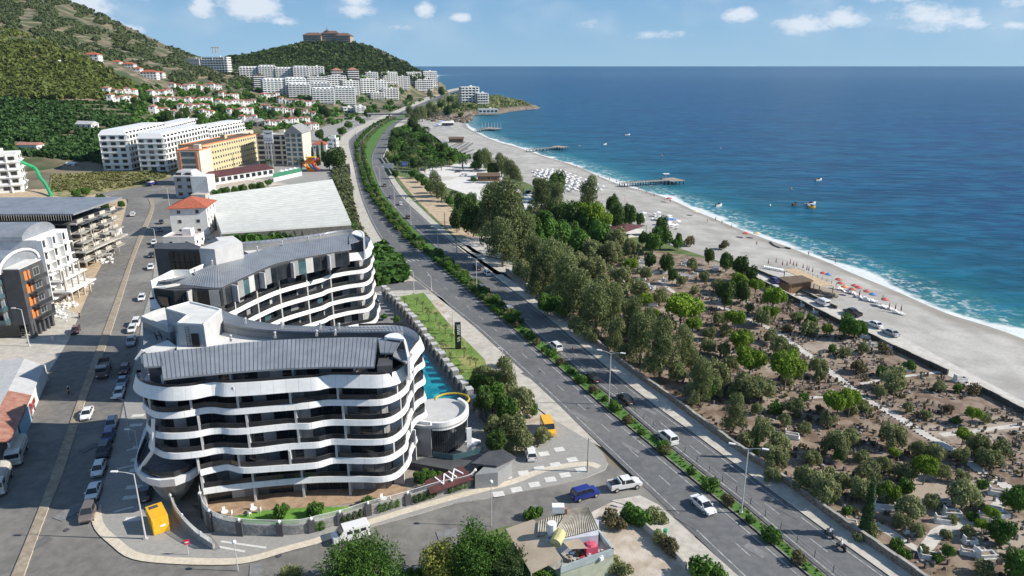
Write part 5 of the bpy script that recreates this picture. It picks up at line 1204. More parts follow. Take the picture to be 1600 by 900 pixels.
slantblock('white_apartment_block', 'farthest white wing with dormers behind the yellow hotel', 330, 240, 385, 226, 205, 14, 5, h=17, wall=whitew, roof='mansard', style='band', bay=4.4, ww=3.2, wh=2.0, rh=3)
# yellow hotel
slantblock('yellow_hotel', 'long yellow five-storey hotel with rows of small windows', 322, 274, 406, 250, 232, 15, 5, cat='hotel', h=17.2, wall=mat('yellow_render', (.50, .43, .25), (.57, .50, .31), .85, .5), slabm=mat('orange_trim', (.55, .20, .09), (.62, .25, .12)), roofmat=thatch, bay=3.1, ww=1.5, wh=1.35, front_only=True)
r = slantblock('hotel_end_tower', 'orange-trimmed glass end tower of the yellow hotel', 282, 290, 318, 290, 232, 15, 5, cat='hotel', h=18.5, wall=cream, slabm=MATS['orange_trim'], roofmat=redroof2, bay=20, ww=9, wh=3.2, glass=glassb, front_only=True)
bx(r, 'orange_frame', MATS['orange_trim'], (-4.6, -7.7, 13), (1.2, .5, 10)); bx(r, 'orange_frame', MATS['orange_trim'], (4.6, -7.7, 13), (1.2, .5, 10))
slantblock('grey_house', 'small three-storey grey house with a domed attic at the bend of the left street', 276, 309, 306, 309, 278, 10, 3, cat='house', h=10.5, wall=greyl, roof='mansard', roofmat=greyl, rh=2.6, bay=4, ww=2.2, wh=1.8, style='window')
b = empty('pale_side_building', at(316, 312), label='narrow pale stepped building between the grey house and the yellow hotel', cat='building'); bx(b, 'wall', whitew, (-1, 6, 5.5), (8, 9, 11)); bx(b, 'steps', concrete, (0, -1, 1.6), (7, 6, 3.2)); bx(b, 'pipe', steel, (3, 1.3, 5), (.3, .3, 10))
# tan glass hotel with the sign
TG = slantblock('tan_hotel', 'tan hotel with dark glass front and a tall white sign board', 405, 258, 455, 258, 216, 20, 6, cat='hotel', h=19, wall=cream, slabm=maroon, bay=5, ww=4.4, wh=2.6, front_only=True)
gt = slantblock('glass_wing', 'sloping-roofed blue glass wing at the right of the tan hotel', 449, 260, 476, 260, 210, 20, 7, cat='hotel', h=21, wall=cream, roof='gable', roofmat=greyw, bay=3, ww=2.8, wh=2.6, glass=glassb, front_only=True, rh=5)
sp = at(424, 262); SG = empty('sign_board', sp, label='tall white hotel sign board on two pale posts before the tan hotel', cat='sign')
m = mpp(sp); bx(SG, 'board', whitep, (0, 0, 19.5), (14*m, .6, 18*m*1.02)); 
for s in (-.9, .9): bx(SG, 'post', steel, (s, .2, 8), (.9, .6, 16))
em = MB()
for s in (-1, 1): em.poly([(0, 0, -.3), (s*2.6, 0, .5), (s*2.2, 0, .9), (0, 0, .45)][::s])
em.ball((0, 0, .3), .5, nu=6, nv=4); o = em.build('emblem', darkw, SG, world=False); o.location = (0, -.36, 21.2)
for j_, (n_, w_) in enumerate(((6, .42), (7, .6))):
    for i_ in range(n_):
        x_ = (i_-(n_-1)/2)*.78
        bx(SG, 'letter', darkw, (x_, -.33, 18.5-j_*1.3), (.16 if i_ % 2 else w_, .05, .7)); bx(SG, 'letter', darkw, (x_, -.33, 18.5-j_*1.3+(.25 if i_ % 3 else -.25)), (w_, .05, .16))
# the restaurant wing and pool terrace
slantblock('restaurant_wing', 'long low maroon-roofed restaurant wing in front of the yellow hotel', 324, 291, 428, 274, 262, 16, 1, cat='restaurant', h=4.2, wall=whitew, roof='gable', roofmat=maroon, rh=2.2, bay=4, ww=3, wh=2.4, front_only=True)
r = empty('terrace_fence', at(452, 275), label='green and white windbreak wall along the hotel pool terrace', cat='fence')
p, q = at(428, 284), at(472, 274)
b = MB(); seg_box(b, p, q, .2, 0, 2.6); b.build('white_panel', whitew, r); b = MB(); seg_box(b, p+Vector((0, -.3, 0)), q+Vector((0, -.3, 0)), .1, 2.2, 4.6); b.build('green_screen', mat('green_net', (.03, .17, .10), (.05, .22, .14)), r)
SLM = [mat('slide_orange', (.85, .2, .02)), yellowp, mat('slide_blue', (.02, .25, .6)), mat('slide_red', (.6, .04, .03))]
r = empty('water_slide', at(487, 268), label='orange, yellow and blue water slide tower on the hotel terrace', cat='slide')
for i in range(4):
    pts = [(-3+i*2+1.5*math.cos(t), 1.2*math.sin(t), 8-t*1.1) for t in np.linspace(0, 6.5, 14)]; MB().path(pts, [.6]*14, 6).build('slide_tube', SLM[i], r, world=False)
bx(r, 'tower', SLM[0], (0, 1, 4), (4, 3, 8)); bx(r, 'platform', SLM[1], (0, 1, 8.6), (6, 4, .5))
p = at(452, 270)
for i in range(6):
    r = empty('parasol', at(440+i*7, 273-i*1.3), label=f'white parasol on the hotel pool terrace, {ordn(i+1)} from the left', cat='parasol', group='parasols on the hotel terrace'); b = MB(); b.tube((0, 0, 2.1), (0, 0, 3.1), 1.9, .1, 8, caps=True); b.build('canopy', whitep, r, world=False); MB().tube((0, 0, 0), (0, 0, 2.3), .05, n=5).build('pole', steel, r, world=False)
slantblock('pool_bar', 'red-roofed pool bar right of the tan hotel', 486, 236, 510, 236, 225, 10, 1, cat='bar', h=5, wall=whitew, roof='hip', roofmat=redtile, bay=4)
slantblock('white_villa', 'white two-storey villa behind a sign at the highway bend', 508, 230, 526, 230, 218, 9, 2, cat='house', wall=whitew, bay=3)
sp = at(518, 244); r = empty('sign_board', sp, label='white roadside hotel sign on a pole beside the highway bend', cat='sign'); bx(r, 'board', whitep, (0, 0, 8.2), (4.6, .4, 5)); bx(r, 'post', steel, (0, .2, 3), (.5, .4, 6)); bx(r, 'emblem', darkw, (0, -.22, 8.6), (2.4, .06, .9))
# dark warehouse roofs
for (x0, x1, y, lb) in ((318, 366, 203, 'left'), (358, 402, 205, 'right')):
    r = pxblock(x0, x1, y-14, y, 'warehouse', f'dark warehouse with a curved grey roof, {lb} one of two behind the white blocks', 'warehouse', z=2, nf=1, wall=darkw, roof='gable', roofmat=greyw, rh=3, dep=24, bay=6, ww=4, wh=2, front_only=True)
slantblock('cream_block', 'low cream block with a white roof slab between warehouse and tan hotel', 372, 228, 398, 226, 208, 12, 3, cat='building', h=11, wall=cream, bay=5, front_only=True)
# white house with the hip roof, low house, greenhouse
slantblock('white_house', 'white three-storey house with a red hipped roof beside the greenhouse', 270, 369, 327, 367, 328, 14, 3, cat='house', h=10.8, wall=whitew, roof='hip', roofmat=redtile, bay=4.6, ww=1.3, wh=1.3, over=.9)
slantblock('low_house', 'low white outbuilding with a cluttered pink roof in front of the white house', 256, 388, 306, 388, 374, 8, 1, cat='house', h=3.6, wall=whitew, roofmat=mat('pink_roof', (.55, .42, .38), (.62, .5, .46)), bay=4, ww=1.2, wh=1.1)
GH = empty('greenhouse', at(440, 365), label='large greenhouse with a ribbed white plastic roof', cat='greenhouse')
zt = 4.5; c4 = [at(325, 349, zt), at(549, 337, zt), at(520, 281, zt), at(395, 292, zt), at(324, 313, zt)]
c4 = [at(346, 366, zt), at(549, 352, zt), at(519, 282, zt), at(424, 289, zt), at(325, 308, zt)]
fl, fr_, br, bm_, bl_ = c4
ghm = mat('greenhouse_film', (.46, .475, .46), (.53, .545, .53), .75, .25); ghd = mat('greenhouse_gutter', (.10, .10, .09), (.15, .15, .14), .8, 1)
nr = 22
for i in range(nr):
    t0, t1 = i/nr, (i+1)/nr
    def L_(t): return fl.lerp(bl_, t)
    def R_(t): return fr_.lerp(br, t)
    rings = []
    for k in range(7):
        a = math.pi*k/6; t = t0+(t1-t0)*(.5-.5*math.cos(a))*.76; z = zt+1.25*math.sin(a)
        p, q = L_(t), R_(t); 
        if True: rings.append([(p.x, p.y, z), (q.x, q.y, z)])
    b = MB()
    for k in range(6): b.quad(rings[k][0], rings[k][1], rings[k+1][1], rings[k+1][0])
    b.build('roof_bay', ghm, GH); g = MB(); p, q, p2, q2 = L_(t0+(t1-t0)*.74), R_(t0+(t1-t0)*.74), L_(t1), R_(t1); g.quad((p.x, p.y, zt+.1), (q.x, q.y, zt+.1), (q2.x, q2.y, zt+.1), (p2.x, p2.y, zt+.1)); g.build('gutter', ghd, GH)
for a, c in ((fl, fr_), (fr_, br), (bl_, fl)):
    b = MB(); seg_box(b, a, c, .2, 0, zt); b.build('side_wall', ghd if a is not bl_ else ghm, GH)
# --- left side of the left street ---
ORB = at(58, 528)
def ob():
    p = at(50, 529); r = empty('apartment_building', p, 0, 'white and charcoal apartment building with orange window reveals on the left street', 'apartment building')
    fh = 3.15; w, d = 26, 15
    rz = R(3); r.rotation_euler = (0, 0, rz)
    og = mat('orange_panel', (.85, .22, .04))
    bx(r, 'wall', whitew, (-w/2-3.4, d/2, 10), (w-2, d, 13)); bx(r, 'corner_tower', darkw, (-1.6, 4.6, 10.2), (4.0, 9.2, 13.6)); bx(r, 'shop_wall', glassd, (-w/2-2, d/2+1, 1.8), (w-2, d, 3.4))
    for i in range(5): bx(r, 'column', darkw, (-4.2-i*5.5 if i else .2, .3, 1.8), (.7, .7, 3.6)); bx(r, 'column', darkw, (.1, 1.5+i*1.8, 1.8), (.7, .7, 3.6))
    for f in range(4):
        z = 4.1+f*fh
        bx(r, 'balcony', darkw, (-7.2, -.8, z), (6.4, 2.0, .35)); bx(r, 'glass_railing', glassb, (-7.2, -1.75, z+.65), (6.3, .05, .95)); bx(r, 'glass_railing', glassb, (-4.05, -.8, z+.65), (.05, 1.9, .95))
        inst(unit_window(2), 'window', r, (-7.2, -.06, z+1.4), 0, (4.2, 1, 2.1)); inst(unit_window(2), 'window', r, (-14, -.06, z+1.3), 0, (3.2, 1, 1.3)); inst(unit_window(2), 'window', r, (-20, -.06, z+1.3), 0, (3.2, 1, 1.3))
        bx(r, 'balcony', darkw, (1.2, 4.6, z), (2.0, 5.5, .3)); bx(r, 'glass_railing', glassd, (2.15, 4.6, z+.6), (.05, 5.4, .9)); bx(r, 'orange_reveal', og, (.42, 1.8, z+1.5), (.16, 1.0, 2.1)); bx(r, 'orange_reveal', og, (.42, 3.2, z+1.5), (.16, .6, 2.1)); inst(unit_window(2), 'window', r, (.43, 6, z+1.5), R(90), (2.4, 1, 2.0))
        pass
    b = MB(); k = [(-w-2, 6+7.5*math.cos(a), 16.4+3.4*math.sin(a)) for a in np.linspace(math.pi, 0, 11)]; k2 = [(-3.2, y, z) for _, y, z in k]
    b.strip(k2, k); b.poly([(-3.2, 6-7.5, 16.4)]+k2[::1][:0]+k2[1:]) ; b.build('barrel_roof', roofm, r, world=False)
    k3 = [(-3.0, 6+7.7*math.cos(a), 16.4+3.6*math.sin(a)) for a in np.linspace(math.pi, 0, 11)]; MB().path(k3, [.35]*11, 6).build('roof_rim', whitep, r, world=False)
    bx(r, 'roof', rooflight, (-1.6, 4.6, 17.1), (3.8, 8.9, .2))
ob()
r2 = empty('apartment_building', at(72, 478), R(2), 'white apartment building with a curved charcoal roof behind the orange-reveal building', 'apartment building')
bx(r2, 'wall', whitew, (-13, 8, 9), (27, 14, 18)); b = MB(); k = [(-30, 8+7.5*math.cos(a), 18+3.2*math.sin(a)) for a in np.linspace(math.pi, 0, 11)]; k2 = [(-3, y, z) for _, y, z in k]; b.strip(k2, k); b.poly(k2); b.build('barrel_roof', roofm, r2, world=False)
for f in range(5):
    for i in range(3): bx(r2, 'balcony', whitep, (1.4, 2.6+i*4.6, 1.6+f*3.3), (1.8, 3.6, .3)); bx(r2, 'fin', whitep, (1.3, .4+i*4.6, 3.2+f*3.3), (1.6, .25, 3.2)); inst(unit_window(2), 'window', r2, (.56, 2.8+i*4.6, 3.2+f*3.3), R(90), (2.6, 1, 2.1))
# building shell with bare slabs
US = empty('unfinished_building', at(120, 430), R(1), 'unfinished concrete building with ragged bare slabs and a dark flat roof', 'building')
for f in range(5):
    z = 3.3+f*3.0; ww_ = 44-f*.8; bx(US, 'floor_slab', concrete if f < 4 else darkw, (-ww_/2+2.5*math.sin(f*1.9), 16, z), (ww_, 26, .4))
    for i in range(9):
        bx(US, 'column', concrete, (-1.5-i*4.6, 3.2, z-1.6), (.45, .45, 2.9))
        if i < 5: bx(US, 'column', concrete, (-1.8, 3.2+i*5.6, z-1.6), (.45, .45, 2.9))
    for i in range(4): bx(US, 'slab_edge', conec, (.6+.7*math.sin(i*2.1+f), 5+i*6.5, z+.1), (2.4, 5.2, .35)); bx(US, 'slab_prop', concrete, (1.4, 4+i*6.5, z-1.4), (.14, .14, 2.8)); bx(US, 'parapet_block', concrete, (.4, 6+i*6.5, z+.7), (.25, 3.2, 1.0))
bx(US, 'core_wall', darkw, (-22, 20, 8), (34, 12, 15)); bx(US, 'roof', roofm, (-22, 17, 18.6), (46, 29, .5)); 
b = MB()
for i in range(60):
    x = -44+i*.75; b.box((x, 2.2, 17.6), (.12, .12, 1.6), 0)
b.build('rebar_props', concrete, US, world=False)
US2 = empty('unfinished_building', at(112, 478), R(2), 'low concrete shell with white shuttering between the curved roof and the street', 'building')
for f in range(3):
    bx(US2, 'floor_slab', whitew, (-10-f, 9, 3+f*3), (18-f*2, 13, .35))
    for i in range(4): bx(US2, 'column', concrete, (-2.5-i*4.2, 3, 1.5+f*3), (.4, .4, 3)); bx(US2, 'column', concrete, (-1.8-f, 4+i*3, 1.5+f*3), (.4, .4, 3))
# building with the green rubble chute
GC = slantblock('white_apartment_block', 'white balconied apartment block under construction with a green rubble chute', -45, 305, 36, 300, 250, 16, 5, h=19, wall=whitew, style='band', bay=4.2, ww=3, wh=1.9)
rc = empty('rubble_chute', at(60, 303), label='long green rubble chute swinging down from the white block roof', cat='chute')
pts = [at(14, 243, 17), at(22, 246, 16.5), at(40, 256, 13), at(55, 263, 10.5), at(62, 276, 7), at(72, 290, 3.5), at(80, 306, .4)]
MB().path(crom(pts, 4), [.75]*25, 7).build('chute_tube', mat('green_plastic', (.01, .38, .14), (.02, .45, .18)), rc)
MB().path([at(16, 246, 17), at(15, 268, 9), at(15, 292, 1)], [.7]*3, 7).build('chute_tube', MATS['green_plastic'], rc)
# sheds at the bottom left
SD = empty('long_shed', at(45, 650), label='long grey-roofed shed with patched red tiles by the left street', cat='shed')
q = [at(40, 560, 4.2), at(72, 572, 3.4), at(52, 628, 3.4), at(24, 682, 3.4), at(-30, 672, 4.2), at(-10, 610, 4.4)]
roof_o = MB(); A1, A2 = at(38, 560, 4.6), at(-28, 690, 4.6); B1, B2 = at(70, 571, 3.6), at(17, 690, 3.6); C1, C2 = at(-25, 565, 3.6), at(-110, 690, 3.6)
n = 9
for i in range(n):
    t0, t1 = i/n, (i+1)/n; m_ = rooflight if False else (greyl if i < 5 else redroof2)
    b = MB(); b.quad(A1.lerp(A2, t0), A1.lerp(A2, t1), B1.lerp(B2, t1), B1.lerp(B2, t0)); b.quad(*[p+Vector((0, 0, -.12)) for p in (B1.lerp(B2, t0), B1.lerp(B2, t1), A1.lerp(A2, t1), A1.lerp(A2, t0))]); b.build('roof_sheet', m_ if i != 4 else redroof2, SD)
    b = MB(); b.quad(C1.lerp(C2, t0), C1.lerp(C2, t1), A1.lerp(A2, t1), A1.lerp(A2, t0)); b.build('roof_sheet', greyl, SD)
b = MB(); d_ = Vector((-.35, 0, 0)); seg_box(b, B1+d_, B2+d_, .25, 0, 3.5, side=-1); seg_box(b, Vector((C1.x, C1.y+.3, 0)), Vector((B1.x-.3, B1.y+.3, 0)), .25, 0, 3.5); b.build('wall', whitew, SD)
b = MB(); p, q_ = B1.lerp(B2, .55)+Vector((.02, 0, 0)), B1.lerp(B2, .8)+Vector((.02, 0, 0)); seg_box(b, p, q_, .1, 0, 3.2, side=-1); b.build('blue_door', mat('pale_blue', (.25, .42, .55)), SD)
r = block('small_shed', 'small grey flat-roofed shed behind the red truck', 'shed', at(8, 668)+Vector((-2.5, 2, 0)), .25, 7, 5, 3, 1, wall=greyl, bay=4)
r = block('street_kiosk', 'small white street office with a flat roof beside the left street', 'kiosk', at(176, 372), .3, 6, 5, 3, 1, wall=whitew, bay=3)
block('site_office', 'white site cabin on the yellow dirt next to rubble', 'cabin', at(118, 455)+Vector((-2, 2, 0)), .35, 6.5, 3.5, 3, 1, wall=whitew, bay=3)
block('site_container', 'grey container with a white end on the dirt beside the street', 'container', at(100, 460)+Vector((-2, 0, 0)), .35, 5, 2.8, 2.6, 1, wall=greyw, bay=9)
block('site_container', 'dark container standing on the yellow dirt near a parked white car', 'container', at(158, 398)+Vector((-1, 2, 0)), .2, 7, 4, 3.4, 1, wall=darkw, bay=9)
b = MB()
for i in range(260):
    x, y = random.choice([(100, 475), (150, 405), (122, 440), (90, 490), (160, 402)]); p = at(x+random.gauss(0, 9), y+random.gauss(0, 4)); s = random.uniform(.25, 1.1); b.box((p.x, p.y, s*.2), (s, s*random.uniform(.3, .9), s*random.uniform(.2, .7)), random.uniform(0, 3))
o = b.build('rubble', whitew, fix=False); tag(o, 'heaps of pale building rubble along the unfinished buildings', 'rubble', kind='stuff')
# foreground workshop house, bottom right of centre
FH = empty('workshop_house', at(880, 890), label='old pale green house with corrugated roof and cluttered terrace in the foreground', cat='house')
zt = 4.0; tr = ats([(770, 897), (895, 897), (958, 868), (935, 836), (925, 815), (855, 800), (800, 822)], 0)
q = ats([(876, 895), (959, 866), (937, 836), (852, 850), (836, 868)], 3.0)
MB().prism([(p.x, p.y) for p in q], 0, 2.9, 0, 1).build('terrace_floor', [mat('pale_green_wall', (.30, .33, .25), (.38, .41, .33), .9, .7), conec], FH)
k = [Vector((p.x, p.y, 0)) for p in q]; b = MB()
for i in (0, 1): seg_box(b, k[i], k[i+1], .25, 2.8, 3.8, side=1)
b.build('parapet', mat('faded_blue', (.28, .34, .36), (.36, .42, .43)), FH)
q = ats([(852, 846), (935, 836), (936, 812), (860, 818)], 5.0); MB().prism([(p.x, p.y) for p in q], 0, 5.0).build('upper_room', mat('pale_lilac_wall', (.48, .50, .56), (.56, .58, .64)), FH)
for x in (885, 905, 925): p = at(x, 838, 4.2); o = inst(unit_window(2), 'window', FH, Vector((p.x, k[1].y+0, 4.0))-FH.location+Vector((-.3*0, (at(x, 838, 4.0)-FH.location).y-(k[1].y-FH.location.y)-.35, 0)), .1, (1.5, 1, 1.1))
def corr(root, c, mt, nrib, amp=.06, nm='roof_sheet'):
    """corrugated sheet between four corners (near-left, near-right, far-right, far-left)"""
    b = MB(); N2 = nrib*2; A = []; B = []
    for i in range(N2+1):
        t = i/N2; z = Vector((0, 0, amp if i % 2 else -amp)); A.append(c[0].lerp(c[1], t)+z); B.append(c[3].lerp(c[2], t)+z)
    b.strip(A, B); return b.build(nm, mt, root, fix=False)
cm = mat('corrugated_sheet', (.30, .27, .22), (.46, .43, .37), .7, .8, big=[((.2, .15, .1), .5, .55, .7, .6)])
corr(FH, [at(857, 846, 5.2), at(937, 826, 5.2), at(920, 792, 5.9), at(887, 796, 5.9)], cm, 22)
corr(FH, [at(838, 838, 5.0), at(880, 833, 5.2), at(885, 797, 5.9), at(840, 815, 5.2)], cm, 12)
ts = mat('tan_awning', (.42, .34, .25), (.50, .42, .32), .85, .4)
q = [at(790, 826, 4.2), at(834, 811, 5.0), at(878, 872, 5.0), at(830, 896, 4.2)]; b = MB(); b.quad(q[3], q[2], q[1], q[0]); b.quad(*[p-Vector((0, 0, .1)) for p in q]); b.build('awning_roof', ts, FH)
for p in q: MB().tube((p.x, p.y, 0), (p.x, p.y, p.z-.1), .07, n=6).build('awning_post', steel, FH)
b = MB(); q = [at(876, 843, 4.6), at(903, 839, 4.8), at(918, 857, 4.6), at(890, 858, 4.4)]; b.quad(q[3], q[2], q[1], q[0]); b.build('small_awning', ts, FH)
p = at(883, 800, 6); MB().box((p.x, p.y, 5.9), (.5, .5, 1.4)).build('chimney', redroof2, FH)
WT = empty('water_tank', at(872, 800, 5.9), label='white water tank box on the ridge of the foreground roof', cat='tank'); bx(WT, 'tank', whitep, (0, 0, .6), (1.6, 1, .9)); bx(WT, 'stand', steel, (0, 0, .1), (1.4, .8, .2))
WT = empty('water_tank', at(862, 835, 5.2), label='upright white water tank beside the tan awning of the foreground house', cat='tank'); MB().tube((0, 0, .2), (0, 0, 1.7), .6, n=12).build('tank', whitep, WT, world=False); bx(WT, 'stand', steel, (0, 0, .1), (1.1, 1.1, .2))
WT = empty('water_tank', at(874, 848, 4.6), label='yellowed fallen tank overgrown by a vine on the foreground terrace', cat='tank'); MB().tube((-.6, -1.0, .7), (.2, .6, 1.1), .75, n=12).build('tank', mat('yellowed_plastic', (.45, .42, .18), (.55, .52, .3)), WT, world=False)
cl = [mat('pink_cloth', (.55, .08, .14)), whitep, woodd, greyl, mat('blue_tarp', (.1, .2, .4)), woodp]
JUNK = []
for i in range(26):
    x, y = random.uniform(880, 945), random.uniform(858, 876); p = at(x, y, 2.95); s = random.uniform(.35, .9); b = MB()
    b.box((0, 0, s*.3), (s, s*.7, s*.6), random.uniform(0, 3)); b.box((.1, .05, s*.65), (s*.4, s*.4, s*.2), random.uniform(0, 3)); o = b.build('clutter_item', cl[i % 6] if i != 7 else cl[0]); o.location = p
    tag(o, 'household junk', 'junk', 'junk on the foreground terrace'); JUNK.append(o)
rowlab(JUNK, 6, 'piece of junk', 'on the foreground terrace')
b = MB(); p = at(922, 864, 2.95); b.box((p.x, p.y, 3.6), (1.6, 1.3, 1.2), .3); b.ball((p.x, p.y, 4.2), .8, nu=8, nv=4, sc=(1, .8, .4)); o = b.build('covered_heap', cl[0]); tag(o, 'bright pink covered heap on the terrace of the foreground house', 'heap')
wallp = crom(G([(988, 812), (1015, 835), (1040, 858), (1070, 892)]), 3); r = empty('lot_wall', wallp[0], label='low concrete wall between the dirt lot and the corner pavement', cat='wall')
for i in range(len(wallp)-1): b = MB(); seg_box(b, wallp[i], wallp[i+1], .3, 0, 1.1); b.build('wall_section', concrete, r)
# yellow container
YC = empty('yellow_container', at(250, 826), R(38), 'bright yellow generator container standing on the pavement corner', 'container')
bx(YC, 'body', yellowp, (0, .6, 1.75), (2.7, 4.6, 3.4)); bx(YC, 'base', darkw, (0, .6, .08), (2.5, 4.4, .16)); bx(YC, 'top_vent', darkw, (-.2, 2.0, 3.47), (1.5, .9, .06))
for s in (-1, 1): bx(YC, 'door', yellowp, (s*.63, -1.72, 1.7), (1.2, .06, 3.0))
bx(YC, 'nameplate', whitep, (.3, -1.76, 1.6), (.9, .03, .35))
YC.scale = (.78, .8, .78)
# beach bar, canopy, parking hut, piers
BB = empty('beach_bar', at(1250, 465), label='wooden beach bar with a brown flat roof and straw sunshade deck', cat='bar')
def slab4(root, pix, z, th, m, nm, zz=None):
    q = ats(pix, z); b = MB(); b.prism([(p.x, p.y) for p in q], z-th, z); return b.build(nm, m, root)
slab4(BB, [(1215, 433), (1253, 430), (1271, 438), (1233, 443)], 3.6, .35, thatch, 'roof')
straw = mat('straw_mat', (.45, .33, .20), (.58, .45, .30), .95, 1.2)
slab4(BB, [(1224, 421), (1243, 419), (1303, 445), (1283, 448), (1258, 437)], 3.2, .12, straw, 'sunshade')
slab4(BB, [(1218, 441), (1234, 444), (1268, 440), (1262, 434)], 3.0, 2.9, woodp, 'bar_room'); slab4(BB, [(1245, 460), (1310, 462), (1312, 455), (1262, 442)], .5, .45, woodd, 'deck')
for x, y in [(1226, 424), (1244, 422), (1262, 430), (1282, 439), (1302, 448), (1262, 440), (1283, 451), (1272, 444), (1221, 436), (1236, 446)]: p = at(x, y, 3.1); MB().tube((p.x, p.y, 0), (p.x, p.y, 3.1), .12, n=6).build('post', woodp, BB)
b = MB()
for i in range(14): p = at(1258+i*3.6, 452+i*.8, .6); b.box((p.x, p.y, .9), (.9, .9, .7), i)
b.build('table', woodd, BB, fix=False)
for i in range(10):
    t = i/9; p = at(1240+t*66, 420+t*26+2, 0); b = MB(); b.box((p.x, p.y, .6), (.12, .12, 1.2)); b.build('fence_post', woodd, BB)
CA = empty('canopy_roof', at(975, 372), label='large maroon tent roof on posts between the trees and the beach', cat='canopy')
q = [at(940, 360, 3.6), at(978, 363, 3.6), at(1010, 352, 3.6), at(975, 349, 3.6)]; c = (q[0]+q[2])/2+Vector((0, 0, 1.4)); b = MB()
for i in range(4): b.poly([q[i], q[(i+1) % 4], c])
b.build('canopy', maroon, CA)
for p in q: MB().tube((p.x, p.y, 0), (p.x, p.y, 3.6), .12, n=6).build('post', steel, CA)
sheet('canopy_floor', ats([(958, 374), (1000, 370), (1006, 358), (965, 357)]), .03, gravel)
block('parking_hut', 'brown-roofed snack hut under the trees of the gravel car park', 'hut', at(763, 283)+Vector((0, 3, 0)), .1, 12, 8, 3, 1, wall=woodp, roof='gable', roofmat=thatch, rh=1.4, bay=4)
for (x, y, lb) in ((713, 222, 'straw beach hut at the landward end of the loungers'), (700, 196, 'dark open beach hut with a white awning near the rocks')):
    block('beach_hut', lb, 'hut', at(x, y), 0, 12, 6, 3, 1, wall=thatch, roof='gable', roofmat=thatch if x > 705 else whitep, rh=1.5, bay=5)
def pier(x0, y0, x1, y1, hx, label, wide=3.5, head=9):
    p, q = at(x0, y0, 0), at(x1, y1, 0); r = empty('pier', p, label=label, cat='pier'); d = (q-p); L = d.length; d.normalize(); n = Vector((-d.y, d.x, 0)); a = math.atan2(d.y, d.x)
    N_ = max(8, int(L/1.2))
    for i in range(N_):
        c = p+d*(i+.5)*L/N_; bx(r, 'plank', woodd, c-p+Vector((0, 0, .6)), (L/N_*.93, wide, .14), a)
    for i in range(0, int(L/3.4)+1):
        for s in (-1, 1): c = d*i*3.4+n*s*wide*.42; bx(r, 'pile', framedark, c+Vector((0, 0, -1.2)), (.28, .28, 3.4), a)
    hp = q-p+d*head/2
    bx(r, 'head_deck', woodd, hp+Vector((0, 0, .62)), (head, head*1.3, .2), a)
    for i in range(4):
        for j in range(4): bx(r, 'pile', framedark, hp+d*(i-1.5)*head/3.3+n*(j-1.5)*head*.38+Vector((0, 0, -1.2)), (.3, .3, 3.6), a)
    rr_ = MB()
    for s in (-1, 1):
        for i in range(int(L/2.5)): c = d*i*2.5+n*s*wide*.46; rr_.box((c.x, c.y, 1.2), (.1, .1, 1.1), a)
    rr_.build('railing_posts', woodp, r, world=False); return r, hp
r, hp = pier(970, 288, 1040, 283, 0, 'wooden pier on dark piles, the nearest one, with a white hut on its head'); bx(r, 'sunshade', whitep, hp+Vector((-3, 3, 3.4)), (3.4, 3.4, .25)); bx(r, 'post', steel, hp+Vector((-3, 3, 2)), (.2, .2, 2.8))
pier(825, 235, 868, 231, 0, 'middle wooden pier on dark piles running out from the beach')
r, hp = pier(744, 204, 762, 202, 0, 'farthest pier with white flags along its deck', head=14)
for i in range(7): bx(r, 'flag', whitep, hp+Vector((-10+i*3.2, 2, 3.6)), (.6, .15, 5))
# pedestrian bridge over the highway, underpass rails, road sign
FB = empty('footbridge', at(640, 178), label='grey footbridge spanning both carriageways in the distance', cat='bridge')
p, q = at(574, 179, 6), at(655, 178, 6); d = q-p; a = math.atan2(d.y, d.x); c = (p+q)/2-FB.location; bx(FB, 'deck', darkw, (c.x, c.y, 6), (d.length, 3, 1.2), a); bx(FB, 'railing', steel, (c.x, c.y-1.5, 7.3), (d.length, .15, 1.2), a)
for t in (.02, .42, .98): k = p.lerp(q, t)-FB.location; bx(FB, 'pier', concrete, (k.x, k.y, 2.7), (1.4, 1.4, 5.6), a)
RS = empty('road_sign_gantry', at(612, 268), label='blue direction sign beside the right carriageway', cat='sign'); m = mpp(at(620, 268)); 
bx(RS, 'sign_panel', mat('sign_blue', (.01, .07, .38)), (16*m*.8+3, 0, 4.6), (10*m, .2, 6.5*m)); bx(RS, 'sign_border', whitep, (16*m*.8+3, .15, 4.6), (10.6*m, .1, 7*m)); bx(RS, 'post', polem, (3.4, .3, 2.3), (.25, .25, 4.6)); bx(RS, 'post', polem, (6.6, .3, 2.3), (.25, .25, 4.6)); bx(RS, 'back_panel', polem, (-2, .2, 3.6), (7, .15, 3))
for j in (0, 1): bx(RS, 'sign_text', whitep, (16*m*.8+3, -.13, 5.1-j*1.0), (5.6*m*1.2, .04, .28))
for (pp, qq, lb) in (((546, 256), (548, 273), 'concrete parapet of the underpass on the left carriageway'), ((595, 248), (612, 275), 'concrete parapet of the underpass beside the right carriageway'), ((600, 246), (619, 275), 'outer concrete parapet of the underpass by the blue sign'), ((571, 247), (576, 268), 'inner parapet between the two carriageways')):
    p, q = at(*pp), at(*qq); r = empty('parapet', p, label=lb, cat='wall'); b = MB()
    for i in range(6): b = MB(); seg_box(b, p.lerp(q, i/6), p.lerp(q, (i+1)/6), .35, 0, 1.2, .05); b.build('parapet_section', concrete, r)
